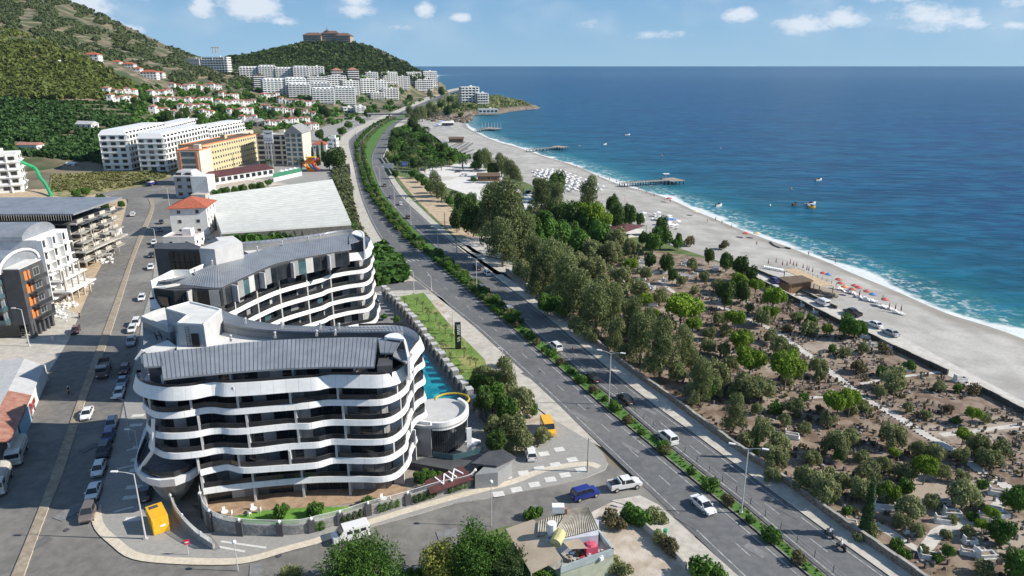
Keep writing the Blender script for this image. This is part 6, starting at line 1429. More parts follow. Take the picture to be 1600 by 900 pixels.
# cemetery walls
def stonewall(P, label, m, h, group=None, step=2.0, cap=None, th=.4):
    P = resample(P, step); r = empty('stone_wall', P[0], label=label, cat='wall')
    for i in range(len(P)-1):
        b = MB(); hh = h+.06*math.sin(i*1.7); seg_box(b, P[i], P[i+1], th, 0, hh); r_ = b.build('wall_section', m, r)
        if cap: b = MB(); seg_box(b, offs(P, .04)[i], offs(P, .04)[i+1], th+.1, hh, hh+.1, .02); b.build('coping', cap, r)
    return r
R2n = [p for p in R2 if 40 < p[1] < 215]
stonewall([p+Vector((.05, .05, 0)) for p in R2n[::-1]][::-1] if False else R2n, 'long brown stone wall between the highway pavement and the cemetery', stonew, 1.25, cap=conec, step=1.4)
darkst = mat('dark_stone', (.05, .045, .04), (.13, .115, .10), .95, 2.0, bump=.8, bscale=4)
w1 = [p for p in PL if p[1] > 133.0+0]; w2 = [p for p in PL if p[1] < 131.5]
stonewall(w1[::1], 'dark stone seawall along the inland side of the beach road', darkst, 1.2, cap=concrete, step=2.4)
stonewall(w2[::1], 'dark stone seawall beyond the gateway at the right edge', darkst, 1.2, cap=concrete, step=2.4)
w3 = crom(G([(1170, 421), (1200, 432), (1240, 452), (1306, 483)]), 4); stonewall(w3, 'grey kerb wall between the beach road and the beach bar', darkst, .9, cap=concrete, step=2.4)
# ---------------- street furniture ----------------
def pole_lamp(base, h, arm, label, group, double=False, rz=0.0, head=.9):
    r = empty('street_lamp', base, rz, label, 'street lamp', group)
    MB().tube((0, 0, 0), (0, 0, h), .13, .07, 8).build('pole', polem, r, world=False); bx(r, 'base', concrete, (0, 0, .12), (.5, .5, .24))
    for s in ((-1, 1) if double else (-1,)):
        am = MB().path([(0, 0, h-.05), (s*arm*.5, 0, h+.22), (s*arm, 0, h+.35)], [.06, .05, .045], 6).build('arm', polem, r, world=False)
        MB().box((s*(arm+head/2-.1), 0, h+.36), (head, .34, .14)).build('lamp_head', whitep, am, world=False)
    return r
pole_lamp(at(1158, 802), 10.6, 1.9, 'tall double-armed street lamp on the median near the bottom of the photo', 'lamps on the median', True, R(-20))
pole_lamp(at(951, 632), 10.6, 1.9, 'tall double-armed street lamp on the median beside the two dark cars', 'lamps on the median', True, R(-20))
pole_lamp(at(745, 459), 10.2, 1.7, 'tall street lamp on the median opposite the lane mouth', 'lamps on the median', True, R(-20))
for i, (x, y) in enumerate([(685, 401), (642, 352), (617, 325), (594, 290)]): pole_lamp(at(x, y), 10, 1.7, f'thin median street lamp beyond the zebra crossing, {ordn(i+1)} going away', 'lamps on the median', True, R(-20))
pole_lamp(at(228, 843), 10.3, 2.2, 'grey street lamp with a single arm beside the yellow container', 'lamps along the left street')
pole_lamp(at(265, 322), 8.5, 1.6, 'street lamp at the far bend of the left street', 'lamps along the left street'); pole_lamp(at(246, 395), 8.5, 1.6, 'street lamp by the low white outbuilding', 'lamps along the left street')
pole_lamp(at(46, 541), 9, 1.4, 'street lamp in front of the orange-reveal building', 'lamps along the left street'); pole_lamp(at(204, 690), 8, 1.2, 'thin dark street lamp left of the front curved building', 'lamps along the left street'); pole_lamp(at(220, 725), 6, .8, 'short lamp on the inlaid pavement left of the corner balcony', 'lamps along the left street')
for i, (x, y, h) in enumerate([(708, 522, 5.6), (647, 459, 6.5), (785, 585, 5.6), (674, 455, 4.5)]): pole_lamp(at(x, y), h, .5, f'slim post lamp along the highway forecourt, {ordn(i+1)} of four', 'post lamps on the forecourt', head=.5)
for (x, y, h, lb) in ((372, 892, 4.2, 'white globe lamp post on the kerb below the garden wall'), (768, 822, 7, 'globe lamp post on the cross street beyond the big green trees')):
    r = empty('globe_lamp', at(x, y), label=lb, cat='street lamp'); MB().tube((0, 0, 0), (0, 0, h), .07, .05, 6).build('pole', polem, r, world=False); MB().ball((0, 0, h+.2), .28, nu=10, nv=6).build('globe', whitep, r, smooth=True, world=False)
for (x, y, h, lb) in ((918, 738, 6.2, 'concrete utility pole with insulators at the street corner'), (714, 398, 6, 'wooden utility pole beside the gravel drive'), (695, 355, 6, 'wooden utility pole beside the dirt strip')):
    r = empty('utility_pole', at(x, y), label=lb, cat='utility pole'); MB().tube((0, 0, 0), (0, 0, h), .16, .11, 8).build('pole', concrete, r, world=False)
    for k in range(4): bx(r, 'insulator', steel, (.16, 0, h-.3-k*.35), (.3, .1, .1))
r = empty('road_sign', at(295, 868), label='small red and white warning sign on the pavement corner', cat='sign'); MB().tube((0, 0, 0), (0, 0, 2.1), .04, n=6).build('post', polem, r, world=False); bx(r, 'sign_panel', mat('sign_red', (.6, .03, .06)), (0, 0, 2.1), (.7, .05, .75), .3); bx(r, 'white_bar', whitep, (.01, -.035, 2.1), (.45, .03, .14), .3)
b = MB()
for t in np.linspace(0, 1, 34):
    p = at(*( (985+t*350), (663+t*255) )); p = HL['M2'] and p
mf = [p for p in M2 if 60 < p[1] < 150]; mf = resample(offs(mf, -.95), 3.2)
fr = empty('median_fence', mf[0], label='low thin post-and-wire fence along the grass median', cat='fence')
for p in mf: MB().box((p.x, p.y, .65), (.07, .07, 1.1)).build('post', framedark, fr)
b = MB()
for z in (.5, 1.05): b.path([(p.x, p.y, z) for p in mf], [.018]*len(mf), 4)
b.build('wire', steel, fr)
for i, (x, y) in enumerate([(895, 545), (954, 585), (780, 462)]):
    r = empty('traffic_cone', at(x, y), label=f'orange traffic cone on the right carriageway edge, {ordn(i+1)} one', cat='cone', group='traffic cones'); MB().tube((0, 0, .03), (0, 0, .7), .17, .03, 8).build('cone', mat('cone_orange', (.75, .12, .05)) if i == 0 else MATS['cone_orange'], r, world=False); bx(r, 'base', black, (0, 0, .02), (.4, .4, .04))
bn = empty('waste_bin', at(1039, 836), label='small green waste bin by the hedge on the corner pavement', cat='bin'); MB().tube((0, 0, 0), (0, 0, .9), .25, .3, 8).build('body', mat('bin_green', (.02, .3, .16)), bn, world=False)
bn = empty('waste_bin', at(84, 532), label='grey bin standing alone on the forecourt of the orange-reveal building', cat='bin'); MB().tube((0, 0, 0), (0, 0, 1.2), .5, .5, 10).build('body', steel, bn, world=False)

# ---------------- vehicles ----------------
PAINT = {}
def paint(c):
    if c not in PAINT: PAINT[c] = mat('car_paint_'+c, {'white': (.78, .78, .78), 'silver': (.42, .43, .45), 'grey': (.16, .17, .18), 'black': (.02, .02, .024), 'blue': (.015, .03, .22), 'lightblue': (.20, .27, .38), 'red': (.42, .02, .02), 'darkred': (.10, .02, .022), 'brown': (.16, .13, .12), 'yellow': (.85, .45, .02), 'beige': (.55, .52, .46)}[c], rough=.3, coat=.6)
    return PAINT[c]
WH = None
def wheelmesh(r=.33, w=.22):
    b = MB(); b.tube((0, -w/2, 0), (0, w/2, 0), r, n=12, mi=0); b.tube((0, -w/2-.01, 0), (0, w/2+.01, 0), r*.6, n=10, mi=1); return b.mesh('wheel', [tyre, steel], fix=False)
WM = wheelmesh(); WMB = wheelmesh(.48, .3)
# side profiles: (x, z of the shoulder line), cabin: (x0 base rear, x1 base front, x0 roof, x1 roof, roof z)
CARS = dict(hatch=(4.2, 1.78, [(-2.08, .62), (-2.0, .95), (-.8, .98), (.8, .95), (1.75, .82), (2.08, .58)], (-1.95, 1.15, -1.5, .35, 1.47)),
 sedan=(4.6, 1.8, [(-2.28, .65), (-2.2, .98), (-1.3, 1.0), (.9, .95), (1.95, .80), (2.28, .56)], (-1.75, 1.2, -1.0, .4, 1.44)),
 suv=(4.5, 1.88, [(-2.22, .75), (-2.15, 1.1), (-.8, 1.12), (1.0, 1.1), (1.95, .98), (2.22, .7)], (-2.1, 1.3, -1.85, .55, 1.72)))
def car(kind, color):
    L, Wd, prof, cab = CARS[kind]; hw = Wd/2; r = empty('car', (0, 0, 0)); pm = paint(color); rings = []
    for x, z in prof:
        k = .86 if abs(x) > L/2-.15 else (.95 if abs(x) > L/2-.4 else 1.0)
        rings.append([(x, -hw*k*.93, .28), (x, -hw*k, .45), (x, -hw*k, z-.18), (x, -hw*k*.93, z), (x, hw*k*.93, z), (x, hw*k, z-.18), (x, hw*k, .45), (x, hw*k*.93, .28)])
    bo = MB().loft(rings).build('body', pm, r, smooth=False, world=False)
    xb0, xb1, xr0, xr1, zr = cab; zb = max(z for x, z in prof)-.04; wb, wt = hw*.9, hw*.70
    lo = [(xb0, -wb, zb), (xb1, -wb, zb-.04), (xb1, wb, zb-.04), (xb0, wb, zb)]; hi = [(xr0, -wt, zr), (xr1, -wt, zr), (xr1, wt, zr), (xr0, wt, zr)]
    wo = MB().loft([lo, hi]).build('windows', carglass, r, world=False)
    rf = MB(); e = .05; rf.loft([[(xr0-.08, -wt-.03, zr-.03), (xr1+.1, -wt-.03, zr-.03), (xr1+.1, wt+.03, zr-.03), (xr0-.08, wt+.03, zr-.03)], [(xr0+.05, -wt+.05, zr+.035), (xr1-.05, -wt+.05, zr+.035), (xr1-.05, wt-.05, zr+.035), (xr0+.05, wt-.05, zr+.035)]])
    rf.build('roof', pm, r, world=False)
    pl = MB()
    for s in (-1, 1):
        pl.tube((xb1, s*wb, zb-.03), (xr1, s*wt, zr), .045, n=4); pl.tube((xb0, s*wb, zb), (xr0, s*wt, zr), .06, n=4)
        xm = (xr0+xr1)/2-.05; pl.tube((xm, s*(wb+.01), zb), (xm, s*(wt+.01), zr), .045, n=4)
    pl.build('pillars', pm, wo, world=False)
    for s in (-1, 1):
        for x in (-L/2+.82, L/2-.82): inst(WM, 'wheel', r, (x, s*(hw-.1), .33))
        inst(ubox(lamp), 'headlight', r, (L/2-.16, s*(hw-.36), .66), 0, (.22, .36, .14)); inst(ubox(redlamp), 'tail_light', r, (-L/2+.14, s*(hw-.3), .82), 0, (.2, .3, .16))
        inst(ubox(pm), 'wing_mirror', r, (xb1-.35, s*(hw+.06), zb+.06), 0, (.14, .2, .12))
    inst(ubox(whitep), 'number_plate', r, (-L/2+.03, 0, .6), 0, (.04, .5, .12)); inst(ubox(black), 'bumper', r, (L/2-.1, 0, .42), 0, (.2, Wd*.7, .16))
    return r
def pickup(color):
    r = empty('pickup_truck', (0, 0, 0)); pm = paint(color)
    rings = [[(x, -.9*k, .45), (x, -.92*k, z), (x, .92*k, z), (x, .9*k, .45)] for x, z, k in ((-2.65, 1.05, .97), (-2.55, 1.1, 1), (1.2, 1.15, 1), (2.2, 1.05, .97), (2.6, .8, .88))]
    MB().loft(rings).build('body', pm, r, world=False); MB().loft([[(-.85, -.84, 1.1), (1.45, -.84, 1.1), (1.45, .84, 1.1), (-.85, .84, 1.1)], [(-.6, -.68, 1.74), (.75, -.68, 1.74), (.75, .68, 1.74), (-.6, .68, 1.74)]]).build('windows', carglass, r, world=False)
    bx(r, 'roof', pm, (.07, 0, 1.77), (1.42, 1.42, .09)); bx(r, 'load_bed', black, (-1.75, 0, 1.13), (1.55, 1.5, .06)); bx(r, 'roll_bar', pm, (-.98, 0, 1.4), (.12, 1.6, .5))
    for s in (-1, 1):
        bx(r, 'pillar', pm, (-.3, s*.78, 1.42), (.12, .08, .6)); bx(r, 'bed_side', pm, (-1.75, s*.86, 1.2), (1.7, .1, .22))
        for x in (-1.7, 1.65): inst(WM, 'wheel', r, (x, s*.86, .38), 0, 1.15)
        bx(r, 'headlight', lamp, (2.5, s*.62, .85), (.2, .34, .16)); bx(r, 'tail_light', redlamp, (-2.66, s*.76, .9), (.06, .16, .3))
    return r
def van(color, L=5.0, H=2.1, W_=1.9, nwin=3):
    r = empty('van', (0, 0, 0)); pm = paint(color); rings = []
    for x, zt, k in ((-L/2, H-.1, .95), (-L/2+.1, H, 1), (L/2-1.5, H, 1), (L/2-.85, H*.62, 1), (L/2-.1, H*.5, .95), (L/2, H*.42, .9)):
        w = W_/2*k; rings.append([(x, -w, .35), (x, -w, zt*.6), (x, -w*.93, zt), (x, w*.93, zt), (x, w, zt*.6), (x, w, .35)])
    MB().loft(rings).build('body', pm, r, world=False)
    for s in (-1, 1):
        for i in range(nwin): bx(r, 'window', carglass, (-L/2+.75+i*(L-2.2)/nwin+.1, s*(W_/2-.035), H*.74), ((L-2.4)/nwin*.86, .06, H*.22))
        for x in (-L/2+.9, L/2-.95): inst(WM, 'wheel', r, (x, s*(W_/2-.1), .35))
        bx(r, 'headlight', lamp, (L/2-.06, s*(W_/2-.35), .72), (.14, .3, .16)); bx(r, 'tail_light', redlamp, (-L/2+.0, s*(W_/2-.2), 1.0), (.08, .14, .35))
    MB().loft([[(L/2-1.42, -W_/2*.86, H*.99), (L/2-.82, -W_/2*.9, H*.66), (L/2-.82, W_/2*.9, H*.66), (L/2-1.42, W_/2*.86, H*.99)], [(L/2-1.38, -W_/2*.86, H*1.0), (L/2-.76, -W_/2*.9, H*.67), (L/2-.76, W_/2*.9, H*.67), (L/2-1.38, W_/2*.86, H*1.0)]]).build('windscreen', carglass, r, world=False)
    bx(r, 'rear_window', carglass, (-L/2+.0, 0, H*.74), (.06, W_*.7, H*.2)); return r
def truck(color, cargo, L=7.5, cover=True):
    r = empty('truck', (0, 0, 0)); pm = paint(color)
    MB().loft([[(L/2-2.1, -1.15, .6), (L/2-.05, -1.15, .6), (L/2-.05, 1.15, .6), (L/2-2.1, 1.15, .6)], [(L/2-2.1, -1.15, 1.6), (L/2, -1.12, 1.6), (L/2, 1.12, 1.6), (L/2-2.1, 1.15, 1.6)], [(L/2-2.1, -1.05, 2.6), (L/2-.45, -1.0, 2.6), (L/2-.45, 1.0, 2.6), (L/2-2.1, 1.05, 2.6)]]).build('cab', pm, r, world=False)
    bx(r, 'windscreen', carglass, (L/2-.16, 0, 2.1), (.2, 1.9, .7))
    for s in (-1, 1): bx(r, 'side_window', carglass, (L/2-1.2, s*1.1, 2.1), (1.1, .08, .6)); bx(r, 'headlight', lamp, (L/2+.0, s*.85, .95), (.1, .35, .22))
    bx(r, 'chassis', black, (0, 0, .75), (L*.95, .9, .25)); bl_ = L-2.4
    bx(r, 'load_floor', woodd, (-1.2, 0, 1.1), (bl_, 2.3, .12))
    for s in (-1, 1): bx(r, 'side_board', cargo, (-1.2, s*1.13, 1.6), (bl_, .08, 1.0))
    bx(r, 'tail_board', cargo, (-1.2-bl_/2, 0, 1.6), (.08, 2.2, 1.0)); bx(r, 'head_board', cargo, (-1.2+bl_/2, 0, 1.75), (.08, 2.2, 1.3))
    if cover: MB().loft([[(x, 1.12*math.cos(a), 2.1+.5*math.sin(a)) for a in np.linspace(0, math.pi, 7)] for x in (-1.2-bl_/2, -1.2+bl_/2)]).build('cover', MATS['tarpaulin'], r, world=False)
    for s in (-1, 1):
        for x in (-L/2+1.3, L/2-1.2): inst(WMB, 'wheel', r, (x, s*1.0, .48))
    return r
mat('tarpaulin', (.42, .38, .32), (.52, .48, .42), .9, 1)
def heading(px, py, qx, qy): a, b_ = at(px, py), at(qx, qy); return math.atan2(b_.y-a.y, b_.x-a.x)
PROTO = {}
def veh(kind, color, px, py, hx, hy, label, group=None, z=.05, sc=1.0):
    """(px, py) centre of the wheels' footprint, (hx, hy) a point it faces"""
    k = (kind, color)
    p = at(px, py, z); rz = heading(px, py, hx, hy)
    if k not in PROTO:
        r = {'pickup': lambda: pickup(color), 'van': lambda: van(color), 'minivan': lambda: van(color, 4.4, 1.85, 1.8), 'truck': lambda: truck(color, {'red': paint('red')}.get(color, paint(color)), 7.5 if color != 'red' else 6, color != 'red' and color != 'brown')}.get(kind, lambda: car(kind, color))()
        r.name = {'pickup': 'pickup_truck', 'van': 'van', 'minivan': 'van', 'truck': 'truck'}.get(kind, 'car'); PROTO[k] = r; r.location = p; r.rotation_euler = (0, 0, rz); r.scale = (sc,)*3
    else: r = copy_thing(PROTO[k], p, rz, sc)
    tag(r, label, {'pickup': 'pickup truck', 'van': 'van', 'minivan': 'van', 'truck': 'truck'}.get(kind, 'car'), group); return r
g1 = 'cars on the highway'; g2 = 'cars parked along the left street'; g3 = 'cars at the beach'; g4 = 'cars on the gravel car park'
veh('sedan', 'white', 1098, 794, 1130, 822, 'white saloon driving down the left carriageway near the bottom', g1)
veh('suv', 'white', 1043, 688, 1010, 660, 'white suv on the right carriageway behind the two dark cars', g1)
veh('sedan', 'black', 977, 627, 950, 604, 'black saloon on the right carriageway in tree shade, the nearer dark car', g1)
veh('hatch', 'black', 926, 594, 900, 572, 'black hatchback on the right carriageway below the tall lamp, the farther dark car', g1)
veh('suv', 'white', 868, 545, 842, 523, 'white suv on the right carriageway ahead of the dark cars', g1)
veh('suv', 'grey', 751, 453, 730, 436, 'dark grey suv on the right carriageway beside the median lamp', g1)
veh('hatch', 'white', 761, 429, 742, 412, 'white hatchback in tree shade at the kerb beside the big eucalyptus', g1)
veh('suv', 'black', 745, 421, 728, 404, 'black suv just inside the white hatchback near the big eucalyptus', g1)
veh('suv', 'white', 795, 487, 775, 470, 'white suv beside the narrow median hedge above the lawn sign', g1)
veh('hatch', 'darkred', 638, 341, 628, 328, 'dark red car on the right carriageway beyond the crossing', g1); veh('hatch', 'white', 626, 320, 618, 308, 'small white car ahead of the dark red car', g1)
veh('hatch', 'grey', 611, 309, 604, 297, 'small grey car ahead of the small white car', g1); veh('suv', 'brown', 601, 291, 596, 278, 'small brown car farthest up the right carriageway', g1)
veh('minivan', 'white', 556, 211, 566, 202, 'white van at the far bend of the left carriageway', g1); veh('hatch', 'black', 586, 199, 596, 192, 'tiny dark car beyond the white van at the bend', g1); veh('hatch', 'silver', 601, 208, 607, 200, 'tiny silver car on the far right carriageway', g1)
veh('pickup', 'white', 976, 762, 1010, 756, 'white pickup truck with black bed turning onto the highway')
veh('suv', 'blue', 914, 776, 945, 767, 'dark blue suv waiting behind the white pickup truck')
veh('van', 'white', 548, 841, 512, 851, 'white minibus parked on the cross street behind the bushy tree')
veh('hatch', 'white', 829, 713, 823, 690, 'white hatchback tucked under the olive trees on the paved corner')
veh('van', 'yellow', 856, 674, 868, 700, 'yellow minibus with dark windows on the highway forecourt')
for i, (k, c, x, y, lb) in enumerate([('sedan', 'white', 137, 650, 'white saloon driving beside the street divider'), ('hatch', 'lightblue', 175, 666, 'light blue hatchback, first behind the black car row'), ('hatch', 'blue', 170, 686, 'bright blue hatchback between the light blue car and the black car'),
   ('suv', 'black', 163, 709, 'black suv parked behind the bright blue hatchback'), ('hatch', 'white', 155, 737, 'white hatchback parked in front of the black suv'), ('sedan', 'white', 147, 773, 'white saloon parked between the white hatchback and the brown suv'), ('suv', 'brown', 139, 806, 'brown suv parked nearest the street corner'),
   ('sedan', 'white', 187, 617, 'white saloon parked right behind the silver-blue one'), ('sedan', 'lightblue', 192, 600, 'silver-blue saloon parked behind the white saloon'), ('hatch', 'darkred', 195, 581, 'dark maroon hatchback in shade beside the dump truck'), ('hatch', 'white', 207, 517, 'white hatchback ahead of the grey pickup in shade'),
   ('suv', 'white', 213, 508, 'white suv parked askew at the grey building'), ('hatch', 'white', 222, 468, 'small white hatchback by the rear curved building'), ('hatch', 'white', 236, 420, 'white car by the dark block wall'), ('hatch', 'black', 237, 401, 'black car parked beyond the dark block'), ('hatch', 'grey', 250, 361, 'grey car in front of the white house'), ('hatch', 'black', 252, 349, 'black car next to the white house'), ('hatch', 'white', 241, 381, 'white car below the street lamp of the outbuilding')]):
    veh(k, c, x, y, x-10 if i != 0 else x-12, y+27, lb, g2)
veh('pickup', 'silver', 206, 537, 200, 560, 'silver-grey pickup truck parked in the shade of the front curved building')
veh('truck', 'brown', 163, 583, 155, 610, 'rusty brown open dump truck in the shade of the street')
veh('truck', 'red', 42, 648, 30, 680, 'red flatbed truck parked against the long shed')
veh('truck', 'beige', 28, 715, 12, 760, 'pale covered truck parked left, the farther of two'); veh('truck', 'beige', 2, 760, -12, 800, 'pale covered truck parked left, cut by the photo edge')
veh('hatch', 'darkred', 119, 519, 112, 535, 'dark red car on the left lane of the left street'); veh('hatch', 'white', 172, 402, 176, 390, 'white car parked by the dark site container'); veh('pickup', 'white', 208, 337, 216, 325, 'white pickup truck at the street kiosk'); veh('truck', 'blue', 238, 290, 255, 284, 'dark blue truck at the far bend of the left street')
veh('sedan', 'black', 228, 775, 232, 745, 'dark saloon parked under the corner balcony')
veh('minivan', 'white', 1284, 476, 1262, 466, 'white van parked by the beach bar', g3); veh('pickup', 'black', 1331, 492, 1310, 483, 'black pickup truck on the beach road', g3); veh('sedan', 'white', 1366, 510, 1345, 501, 'white saloon on the beach road behind the black pickup', g3); veh('sedan', 'silver', 1391, 523, 1372, 514, 'silver-white saloon nearest on the beach road', g3); veh('hatch', 'blue', 1209, 441, 1195, 434, 'blue car at the landward end of the beach bar', g3)
for i, (c, x, y) in enumerate([('black', 716, 269), ('darkred', 738, 263), ('grey', 742, 268), ('white', 724, 275), ('white', 773, 292), ('silver', 787, 294), ('black', 771, 288), ('white', 803, 298), ('grey', 786, 290), ('black', 824, 302), ('white', 829, 306), ('white', 796, 299), ('black', 660, 267)]):
    veh('hatch', c, x, y, x-12, y+1, f'{c} car on the gravel car park, {ordn(i+1)} of the scattered thirteen', g4)
for i, (c, x, y) in enumerate([('black', 531, 232), ('grey', 533, 238), ('darkred', 540, 246)]): veh('hatch', c, x, y, x+3, y+8, f'small {c} car parked beside the hedge left of the highway, {ordn(i+1)} of three', 'cars beside the round hedge')

# ---------------- people, scooters ----------------
SKIN = mat('skin', (.50, .30, .21), (.56, .35, .25), .6, 6)
def figure(name, joints, edges, radii, m):
    """one continuous skinned body; first joint is the pelvis"""
    me = bpy.data.meshes.new(name); me.from_pydata(joints, edges, []); o = bpy.data.objects.new(name, me); COL.objects.link(o)
    s = o.modifiers.new('s', 'SKIN'); s.use_smooth_shade = True; sv = me.skin_vertices[0].data
    for i, r_ in enumerate(radii): sv[i].radius = (r_, r_)
    sv[0].use_root = True; o.modifiers.new('d', 'SUBSURF').levels = 1
    bpy.context.view_layer.update(); ev = o.evaluated_get(bpy.context.evaluated_depsgraph_get()); out = bpy.data.meshes.new_from_object(ev); bpy.data.objects.remove(o)
    out.materials.clear(); out.materials.append(m); out.name = name; return out
def standing(stride=.12, armout=.05):
    J = [(0, 0, .95), (0, 0, 1.2), (0, 0, 1.42), (0, 0, 1.53), (0, .01, 1.64), (0, 0, 1.74)]; E_ = [(0, 1), (1, 2), (2, 3), (3, 4), (4, 5)]; Rr = [.15, .13, .14, .055, .095, .07]
    for s in (-1, 1):
        n = len(J); J += [(s*.19, 0, 1.40), (s*(.25+armout), s*.03, 1.12), (s*(.27+armout), .05+s*.06, .86), (s*(.27+armout), .07+s*.07, .78)]; E_ += [(2, n), (n, n+1), (n+1, n+2), (n+2, n+3)]; Rr += [.06, .045, .035, .03]
        n = len(J); J += [(s*.1, 0, .88), (s*.11, s*stride*.5+.03, .48), (s*.12, s*stride, .07), (s*.12, s*stride+.16, .035)]; E_ += [(0, n), (n, n+1), (n+1, n+2), (n+2, n+3)]; Rr += [.095, .06, .042, .035]
    return J, E_, Rr
def sitting():
    J = [(0, 0, .78), (0, .05, 1.02), (0, .10, 1.24), (0, .12, 1.34), (0, .14, 1.45), (0, .13, 1.54)]; E_ = [(0, 1), (1, 2), (2, 3), (3, 4), (4, 5)]; Rr = [.15, .13, .14, .055, .1, .08]
    for s in (-1, 1):
        n = len(J); J += [(s*.18, .1, 1.22), (s*.24, .28, 1.02), (s*.25, .5, 1.0)]; E_ += [(2, n), (n, n+1), (n+1, n+2)]; Rr += [.06, .045, .032]
        n = len(J); J += [(s*.12, .03, .76), (s*.2, .42, .72), (s*.17, .38, .32), (s*.17, .5, .28)]; E_ += [(0, n), (n, n+1), (n+1, n+2), (n+2, n+3)]; Rr += [.095, .065, .045, .035]
    return J, E_, Rr
bodym = figure('body', *standing(), SKIN); sitm = figure('body', *sitting(), SKIN)
def cloth_shell(z0, z1, rx, ry, flare=0.0, y=0.0, y1=None):
    b = MB(); rings = []
    for t in (0, .35, .7, 1):
        z = z0+(z1-z0)*t; k = 1+flare*(1-t); yy = y+((y if y1 is None else y1)-y)*t; kk = k*(1 if t < .9 else .8); rings.append([(rx*kk*math.cos(a), yy+ry*kk*math.sin(a), z) for a in np.linspace(0, 2*math.pi, 11)[:-1]])
    return b.loft(rings)
def person(p, rz, label, shirt, short, hair='black', seated=False, group=None, helmet=None):
    r = empty('person', p, rz, label, 'person', group); inst(sitm if seated else bodym, 'body', r)
    y1 = .12 if seated else 0; z0 = (.75, 1.3) if seated else (.93, 1.47)
    if shirt: cloth_shell(z0[0], z0[1], .2, .15, .05, 0, y1).build('shirt', paint(shirt), r, world=False)
    if not seated and short: cloth_shell(.62, .98, .19, .15, .1).build('shorts', paint(short), r, world=False)
    hz = 1.5 if seated else 1.7; MB().ball((0, y1+.0, hz), .125 if helmet else .108, nu=9, nv=6).build('helmet' if helmet else 'hair', paint(helmet or 'black'), r, world=False, smooth=True); return r
def scooter(p, rz, label, color):
    r = empty('scooter', p, rz, label, 'scooter', 'scooters and motorbikes')
    for y in (-.62, .62): b = MB(); b.tube((-.06, y, .27), (.06, y, .27), .27, n=12); b.build('wheel', tyre, r, world=False)
    MB().loft([[(-.12, -.75, .55), (.12, -.75, .55), (.12, -.75, .7), (-.12, -.75, .7)], [(-.17, -.3, .35), (.17, -.3, .35), (.17, -.3, .78), (-.17, -.3, .78)], [(-.15, .1, .3), (.15, .1, .3), (.12, .1, .42), (-.12, .1, .42)], [(-.2, .4, .3), (.2, .4, .3), (.16, .48, .95), (-.16, .48, .95)]]).build('body', paint(color), r, world=False)
    bx(r, 'seat', black, (0, -.3, .8), (.28, .7, .1)); b = MB(); b.tube((0, .62, .27), (0, .45, 1.0), .04, n=6); b.tube((-.33, .42, 1.02), (.33, .42, 1.02), .025, n=6); b.build('handlebar', black, r, world=False); bx(r, 'headlight', lamp, (0, .55, .85), (.16, .08, .12)); return r
for (x, y, hx, hy, lb, c, sh) in ((1314, 858, 1290, 838, 'nearer scooter at the kerb of the right carriageway', 'black', 'white'), (1296, 838, 1274, 820, 'farther scooter at the kerb of the right carriageway', 'grey', 'white'), (108, 614, 104, 640, 'motorbike riding down the left street beside the divider', 'black', 'black'), (125, 496, 120, 520, 'motorbike at the edge of the left street by the dirt', 'black', 'darkred')):
    p = at(x, y, .04); rz = heading(x, y, hx, hy)-math.pi/2; scooter(p, rz, lb, c); person(p, rz, f'rider in {sh} on the '+lb.split(' at ')[0].split(' riding')[0].replace('motorbike', 'motorbike')+(' by the dirt' if x == 125 else (' beside the divider' if x == 108 else '')), sh, None, seated=True, helmet='white' if c != 'grey' else 'black')
person(at(634, 313, .1), 0, 'pedestrian in dark clothes on the pavement left of the highway', 'black', 'grey'); person(at(670, 336, .1), 0, 'pedestrian in white on the pavement right of the highway', 'white', 'grey')
bp = [(935, 277), (948, 279), (952, 282), (963, 286), (975, 291), (998, 297), (1010, 303), (1022, 308), (1038, 314), (1047, 317), (1105, 348), (1118, 345), (1128, 350), (1143, 356), (1182, 384), (1263, 400), (1305, 412), (866, 268), (901, 262), (640, 172), (1016, 306), (965, 325), (970, 323)]
for i, (x, y) in enumerate(bp):
    if x == 640: continue
    p = onbeach(x, y); person(p, i*1.3, f'bather near the waterline, {ordn(i+1)} of the scattered beach figures going towards the camera', None if i % 3 else ['white', 'darkred', 'blue', 'black'][i % 4], ['black', 'blue', 'red', 'darkred'][i % 4], group='people on the beach')

# ---------------- beach things ----------------
lounge_m = None
def lounger_mesh():
    b = MB(); b.box((0, .1, .34), (.62, 1.3, .07)); b.loft([[(-.31, .72, .31), (.31, .72, .31), (.31, .75, .38), (-.31, .75, .38)], [(-.31, 1.2, .7), (.31, 1.2, .7), (.31, 1.17, .76), (-.31, 1.17, .76)]])
    for s in (-1, 1):
        for y in (-.4, .65): b.box((s*.27, y, .15), (.05, .05, .3))
    return b
LG = {c: lounger_mesh().mesh('lounger', m, fix=False) for c, m in (('white', whitep), ('dark', darkw))}
def lounger(p, rz, c, label, group):
    return tag(inst(LG[c], 'sun_lounger', None, p, rz, 1.15), label, 'sun lounger', group)
PARM = {'white': whitep, 'red': mat('parasol_red', (.55, .14, .12)), 'blue': mat('parasol_blue', (.12, .25, .5)), 'straw': straw, 'maroon': mat('parasol_maroon', (.22, .02, .035)), 'orange': mat('parasol_orange', (.8, .3, .12)), 'cream': mat('parasol_cream', (.75, .62, .4))}
